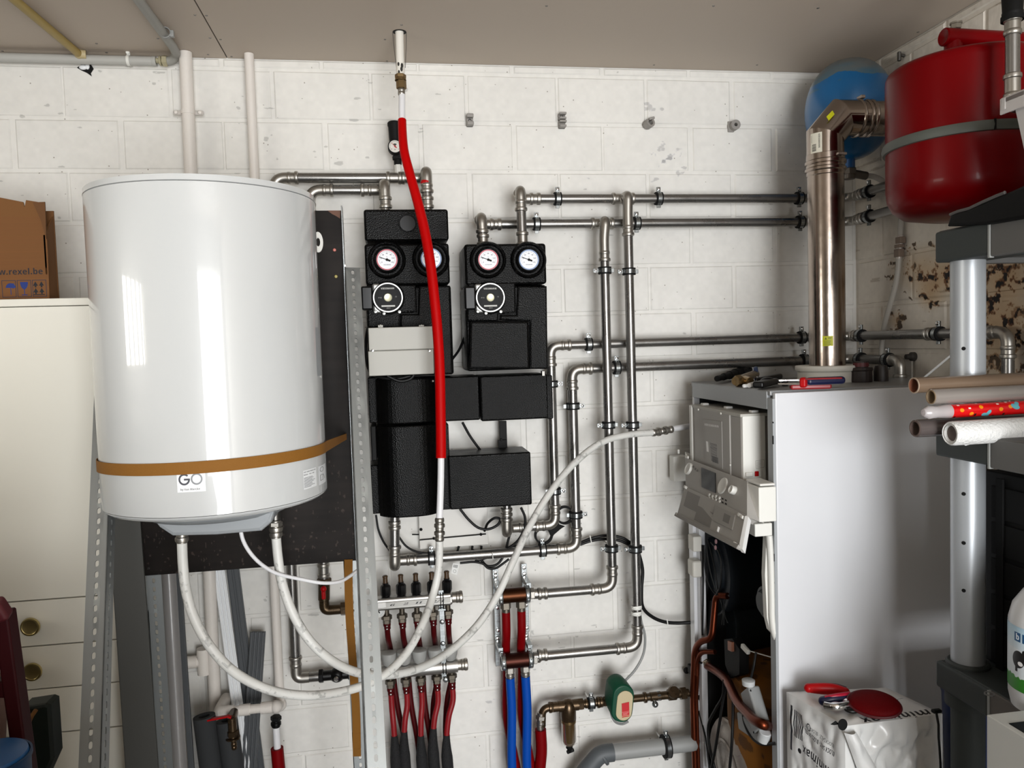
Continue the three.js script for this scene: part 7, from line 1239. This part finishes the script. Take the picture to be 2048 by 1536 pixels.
  function setUVcyl(g, o, d, r) { const p = g.attributes.position, uv = g.attributes.uv, Y = d.clone(), X = V(0, 1, 0), Z = new THREE.Vector3().crossVectors(X, Y); for (let i = 0; i < p.count; i++) { const q = V(p.getX(i), p.getY(i), p.getZ(i)).sub(o); uv.setXY(i, q.dot(Y) / .2, Math.atan2(q.dot(Z), q.dot(X)) / 6.283 + .5); } }
  // things on the lowest shelf
  const bz = 1.22, bc = P(2101, 1400, bz), bR = .07, yB = yLow + .001, mt = thing('milk_bottle', 'large white plastic bottle with cow and meadow label on the low shelf', 'bottle', V(bc.x, yB, bz));
  const yS = P(2030, 1180, bz).y, o = V(bc.x, yB, bz), H = yS - yB;
  part(mt, 'body', lathe([[0, .004], [bR * .8, 0], [bR * .93, .006], [bR, .03], [bR, H * .72], [bR * .9, H * .84], [bR * .66, H * .95], [bR * .36, H * 1.06], [bR * .3, H * 1.12], [bR * .3, H * 1.2], [0, H * 1.2]], o, up, 56), std('#c9cacb', .32));
  const lab = canvasTex(512, 512, (g, w, h) => { g.fillStyle = '#d5dde2'; g.fillRect(0, 0, w, h); const gr = g; for (let i = 0; i < 60; i++) { g.fillStyle = `rgba(120,175,205,${.5 - i * .007})`; g.fillRect(0, i * 3, w, 3); } g.fillStyle = '#1d4f7a'; g.fillRect(100, 46, 62, 72); g.fillStyle = '#e8eef2'; g.font = 'bold 64px sans-serif'; g.fillText('b', 113, 104); g.fillStyle = '#1d4f7a'; g.fillRect(178, 46, 40, 72); g.fillStyle = '#12100f'; g.beginPath(); g.ellipse(140, 260, 60, 70, .3, 0, 7); g.fill(); g.beginPath(); g.ellipse(205, 215, 26, 44, -.4, 0, 7); g.fill(); g.fillRect(110, 300, 24, 60); g.fillStyle = '#eee'; g.beginPath(); g.ellipse(160, 290, 24, 18, 0, 0, 7); g.fill(); g.fillStyle = '#2d7d1d'; g.beginPath(); g.moveTo(0, 400); for (let x = 0; x <= w; x += 16) g.lineTo(x, 386 + 30 * hash(x, 7)); g.lineTo(w, h); g.lineTo(0, h); g.fill(); g.fillStyle = '#2b8fc0'; g.fillRect(196, 340, 110, 120); g.fillStyle = '#e9eef0'; g.beginPath(); g.arc(256, 404, 36, 0, 7); g.fill(); g.fillStyle = '#151515'; g.beginPath(); g.arc(262, 410, 18, 0, 7); g.fill(); });
  const lg = lathe([[bR + .0006, .045], [bR + .0006, H * .7]], o, up, 56); { const p = lg.attributes.position, uv = lg.attributes.uv; for (let i = 0; i < p.count; i++) { const a = Math.atan2(p.getX(i) - o.x, p.getZ(i) - o.z); uv.setXY(i, 0.2 + (a + 1.71) * .57, (p.getY(i) - yB - .045) / (H * .7 - .045)); } } part(mt, 'label', lg, std('#ffffff', .4, 0, { map: lab }), 'printed label');
  const wz = sq(1973, 1430, SX - .01), w = thing('white_box', 'white cardboard box with open slot at the front of the low shelf', 'box', V(SX + .1, 0, 1.5));
  const xb = SX - .135, A = PX(1973, 1428, xb), wt = A.y; part(w, 'carton', [bx(xb, wt - .16, A.z, xb + .128, wt - .001, A.z + .4, .002)], std('#bfbfba', .5)); part(w, 'slot', [bx(PY(2015, 1445, wt).x, wt - .0015, PY(2015, 1447, wt).z, xb + .115, wt + .0004, PY(2015, 1447, wt).z + .2, 0)], M.black);
  part(w, 'stand_off', bx(xb + .01, 0, A.z + .02, xb + .12, wt - .16, A.z + .38, 0), M.shelfGrey);
  // dark bulky goods at the back of the low shelf
  const k = thing('black_crate', 'black slatted crate half hidden in the dark behind the bottle on the low shelf', 'crate', V(1.42, yLow, 1.25)); const y0 = yLow, y1 = bots2(); function bots2() { return shelfInfo.bots[1] - .03; }
  part(k, 'body', bx(1.29, y0 + .002, .987, 1.595, y1, 1.5, .004), M.black);
  for (let i = 0; i < 5; i++) { const ya = y0 + .01 + i * (y1 - y0 - .03) / 5; part(k, 'slat', bx(1.283, ya, 1.01, 1.2895, ya + (y1 - y0) / 5 - .016, 1.48, .002), M.black); } part(k, 'upright', [bx(1.278, y0 + .001, 1.03, 1.2825, y1 - .01, 1.05, .001)], M.black); part(k, 'upright', [bx(1.278, y0 + .001, 1.2, 1.2825, y1 - .01, 1.22, .001)], M.black);
}
// ---------------------------------------------------------------- salt bags, pliers and bin in front of the boiler
{
  // two wrapped blocks stacked by the boiler; the top one shows its top face
  const T = [[1573, 1384], [1772, 1375], [1885, 1428], [1690, 1452]]; // far-left, far-right, near-right, near-left corners of the top
  const z0 = .685, yT = P(1573, 1384, z0).y, tp = T.map(([x, y]) => PY(x, y, yT)); const h = .27;
  const saltTop = canvasTex(1024, 1024, (g, w, hh) => { g.fillStyle = '#d4d3d0'; g.fillRect(0, 0, w, hh); g.save(); g.translate(w / 2, hh / 2); g.rotate(Math.PI); g.fillStyle = '#17171a'; g.font = 'bold 170px sans-serif'; g.textAlign = 'center'; g.fillText('minimax', -60, -395, 760); g.font = 'bold 54px sans-serif'; g.fillText('BLOCK SALT · BLOCS DE SEL', -150, 60, 560); g.fillText('BLOCKSALZ', -230, 140, 420); g.restore(); g.fillStyle = '#17171a'; g.fillRect(190, 0, 330, 46); g.fillRect(850, 0, 150, 30); });
  const saltSide = (k) => canvasTex(768, 768, (g, w, hh) => { g.fillStyle = '#d2d2d0'; g.fillRect(0, 0, w, hh); g.save(); g.translate(w / 2, hh / 2); g.rotate(Math.PI + .12); g.fillStyle = '#1a1a1d'; g.font = 'bold 120px sans-serif'; g.textAlign = 'center'; g.font = 'bold 96px sans-serif'; g.fillText('minimax', -40, 60, 380); g.beginPath(); g.arc(190, -10, 20, 0, 7); g.fill(); g.font = 'bold 44px sans-serif'; g.fillText('BLOCK SALT · BLOCS DE SEL', -50, 190, 380); g.font = '34px sans-serif'; g.fillText('BLOCKSALZ · BLOKZOUT', -50, 236, 360); g.restore(); g.fillStyle = '#202124'; g.save(); g.rotate(.0); g.fillRect(70, 70, 26, 330); for (let i = 0; i < 6; i++) g.fillRect(120 + i * 22, 90, 9 + 6 * hash(i, 8), 190); g.lineWidth = 8; g.strokeStyle = '#333'; g.beginPath(); g.arc(330, 150, 24, 0, 7); g.stroke(); g.restore(); });
  const bag = (label, top, yTop, hgt, seed0, k) => {
    const c = top.reduce((a, p) => a.add(p), V(0, 0, 0)).multiplyScalar(.25), t = thing('salt_block_pack', label, 'pack', V(c.x, yTop - hgt, c.z), 'salt packs');
    const n = 26, ns = 22; const crumple = (p, amp) => { const a = fbm((p.x + p.z * .6) * 34 + seed0, p.y * 9, 4) - .5, b = fbm(p.z * 26 + p.x * 18 + 31 + seed0, p.y * 12, 4) - .5, r2 = Math.abs(fbm(p.x * 14 + p.z * 9 + seed0, p.y * 9 + p.z * 7, 3) - .5); return amp * (a + b) * 1.2 - amp * 1.6 * Math.max(0, .12 - r2) * 3; };
    const face = (f, nx, ny, amp, nrm) => { const pos = [], uv = [], idx = []; for (let j = 0; j <= ny; j++) for (let i = 0; i <= nx; i++) { const u = i / nx, v = j / ny, p = f(u, v), e = Math.min(1, Math.min(u, 1 - u, v, 1 - v) * 7 + (amp ? 0 : 1)); p.addScaledVector(nrm, crumple(p, amp) * e + .006 * Math.min(1, Math.min(u, 1 - u, v, 1 - v) * 12)); pos.push(p.x, p.y, p.z); uv.push(u, 1 - v); } for (let j = 0; j < ny; j++) for (let i = 0; i < nx; i++) { const a = j * (nx + 1) + i, b = a + nx + 1; idx.push(a, b, a + 1, a + 1, b, b + 1); } const g = new THREE.BufferGeometry(); g.setAttribute('position', new THREE.Float32BufferAttribute(pos, 3)); g.setAttribute('uv', new THREE.Float32BufferAttribute(uv, 2)); g.setIndex(idx); g.computeVertexNormals(); return g; };
    const [FL, FR, NR, NL] = top, dn2 = V(0, -hgt, 0), bi = (a, b, c2, d) => (u, v) => a.clone().lerp(b, u).lerp(d.clone().lerp(c2, u), v);
    const film = (map) => phy(map ? '#ffffff' : '#d3d3d1', .3, 0, { clearcoat: .25, clearcoatRoughness: .2, ...(map ? { map } : {}) });
    const lo = (p) => p.clone().add(dn2);
    part(t, 'printed_top', face(bi(FL, FR, NR, NL), 30, 30, .006, up), film(saltTop));
    part(t, 'printed_end', face(bi(FL, NL, lo(NL), lo(FL)), 30, 30, .009, V(-.9, 0, .4).normalize(), 1), film(saltSide(k)));
    part(t, 'wrapped_side', face(bi(NL, NR, lo(NR), lo(NL)), 44, 30, .02, V(.25, 0, .95).normalize(), 1), film());
    part(t, 'far_sides', [face(bi(NR, FR, lo(FR), lo(NR)), 12, 12, .01, rt), face(bi(FR, FL, lo(FL), lo(FR)), 12, 12, .0, bk)], film());
    const f0 = NL.clone().add(V(.0, -.01, .006)), f1 = NL.clone().add(V(.1, -hgt * .95, .012)); part(t, 'folded_seam', [face((u, v) => f0.clone().lerp(f1, v).add(V((u - .3) * (.03 + .05 * v), 0, .012 * Math.sin(u * 3.1) + .004)), 8, 24, .008, fw)], film());
    part(t, 'printed_dot', [lathe([[0, .0012], [.013, .0012], [.013, 0]], P(1685, 1449, NL.z + .012), V(.15, .15, 1), 20), polyExtrude([P(1658, 1446, NL.z), P(1668, 1439, NL.z), P(1673, 1443, NL.z), P(1672, 1446, NL.z), P(1664, 1447, NL.z)], NL.z + .008, .002)], M.black);
    return t;
  };
  bag('white plastic wrapped salt pack with upside-down black lettering beside the boiler', tp, yT, h, 3, 0);
  const low = tp.map((p, i) => p.clone().add(V([-.02, .015, .03, -.015][i], -h - .012, [.0, .0, .02, .03][i])));
  { const t2 = bag('white wrapped salt pack underneath the top one, seen at the lower frame edge', low, yT - h - .012, .27, 17, 1); t2.children.filter((c) => c.name === 'printed_dot').forEach((c) => t2.remove(c)); }
  const st = thing('pallet_board', 'plain wooden board under the wrapped salt packs on the floor', 'board', V(tp[0].x + .1, 0, .8)); part(st, 'board', bx(tp[0].x - .03, 0, tp[0].z - .0, tp[2].x + .04, yT - 2 * h - .026, tp[2].z + .04, .003), std('#7a6a52', .8));
  // red pad, pliers and chrome piece on top
  const on = (px, py, hh = 0) => PY(px, py, yT + .01 + hh);
  const a = thing('hand_tool', 'bright red rounded tool handle on the salt pack pointing to the boiler edge', 'tool', on(1650, 1380)); part(a, 'grip', [sweep(smooth([on(1617, 1376, .016), on(1640, 1377, .018), on(1670, 1379, .018), on(1690, 1384, .016)], 20), (s) => .0115 + .003 * Math.sin(s * 3.14), { radial: 16, squash: .8 }), ball(on(1617, 1376, .016), .0115), ball(on(1690, 1384, .016), .0115)], M.redPlastic); part(a, 'dark_edge', sweep(smooth([on(1614, 1373, .016), on(1640, 1372, .022), on(1672, 1373, .024), on(1692, 1379, .02)], 16), .0075, { radial: 10 }), std('#2a0d1c', .4));
  const b = thing('pliers', 'chrome pliers with red and navy grip lying half under the red pad', 'pliers', on(1680, 1415)); part(b, 'grip', [sweep(smooth([on(1646, 1402, .01), on(1665, 1398, .016), on(1695, 1394, .018), on(1715, 1394, .016)], 20), .011, { radial: 14 }), ball(on(1646, 1402, .01), .011)], M.navy); part(b, 'red_inlay', [sweep(smooth([on(1650, 1396, .018), on(1670, 1392, .024), on(1700, 1388, .026)], 12), .006, { radial: 10 })], std('#a30c2c', .35)); part(b, 'chrome_jaw', [sweep(smooth([on(1650, 1411, .008), on(1668, 1414, .012), on(1690, 1411, .014), on(1712, 1405, .012)], 18), .0095, { radial: 14, squash: .8 }), ball(on(1696, 1404, .014), .012, 1.2, .8, 1), ball(on(1670, 1410, .012), .011, 1.6, .7, .8)], M.chrome); part(b, 'joint', [ball(on(1706, 1418, .006), .016, 1.4, .5, 1)], M.blackGloss);
  const c = thing('red_pad', 'flat oval red padded pouch lying on the salt pack', 'pouch', on(1748, 1420)); { const e0 = on(1694, 1398, .022), e1 = on(1801, 1420, .022), m = on(1748, 1408, .022), w2 = e0.distanceTo(e1) / 2, ax = e1.clone().sub(e0).normalize(), n = V(-.1, .9, .42).normalize(), az = new THREE.Vector3().crossVectors(ax, n).normalize(); const pr = [[0, -.014], [.8, -.013], [.96, -.008], [1, 0], [.97, .007], [.85, .0125], [.4, .016], [0, .0165]].map(([r0, y]) => [r0 * w2, y]); const g = lathe(pr, V(0, 0, 0), V(0, 1, 0), 56); g.scale(1, 1, .66); g.applyMatrix4(new THREE.Matrix4().makeBasis(ax, n, az).setPosition(m)); part(c, 'pouch', g, phy('#560306', .6, 0, { specularIntensity: .15, bumpMap: rep(TfineBump, 30), bumpScale: .0006 })); const rim = []; for (let i = 0; i <= 48; i++) { const an = i / 48 * 6.2832; rim.push(m.clone().addScaledVector(ax, w2 * Math.cos(an)).addScaledVector(az, w2 * .66 * Math.sin(an))); } part(c, 'piping', sweep(rim, .0035, { radial: 8, caps: false }), std('#4d0810', .5)); }
  // blue bin behind the shelf foot and a loose black lead
  const bzz = .86, R = .11, bc = P(1972, 1400, bzz), bn = thing('waste_bin', 'dark blue round waste bin half hidden behind the lower shelf post', 'bin', V(bc.x, 0, bzz)), yb = P(1890, 1372, bzz).y; const rB = bc.x - P(1899, 1390, bzz).x; part(bn, 'bucket', [lathe([[rB * .72, .0], [rB * .97, yb - .03], [rB, yb - .03], [rB, yb], [rB * .96, yb], [rB * .93, yb - .03], [rB * .68, .01], [0, .01]], V(bc.x, 0, bzz), up, 48)], std('#14234d', .45));
  const lead = thing('black_cable', 'thin black lead hanging beside the salt packs to the floor', 'cable', P(1876, 1536, .9).setY(.0)); part(lead, 'cord', sweep(smooth([P(1872, 1422, .93), P(1876, 1434, .94), P(1877, 1470, .95), P(1880, 1510, .95), P(1882, 1560, .95), P(1882, 1600, .95).setY(.01)], 24), .0026, { radial: 8 }), M.cable); part(lead, 'plug', obox(P(1873, 1422, .935), rt, up, fw, .022, .008, .012, .003), M.black);
}

renderer.render(scene, camera);
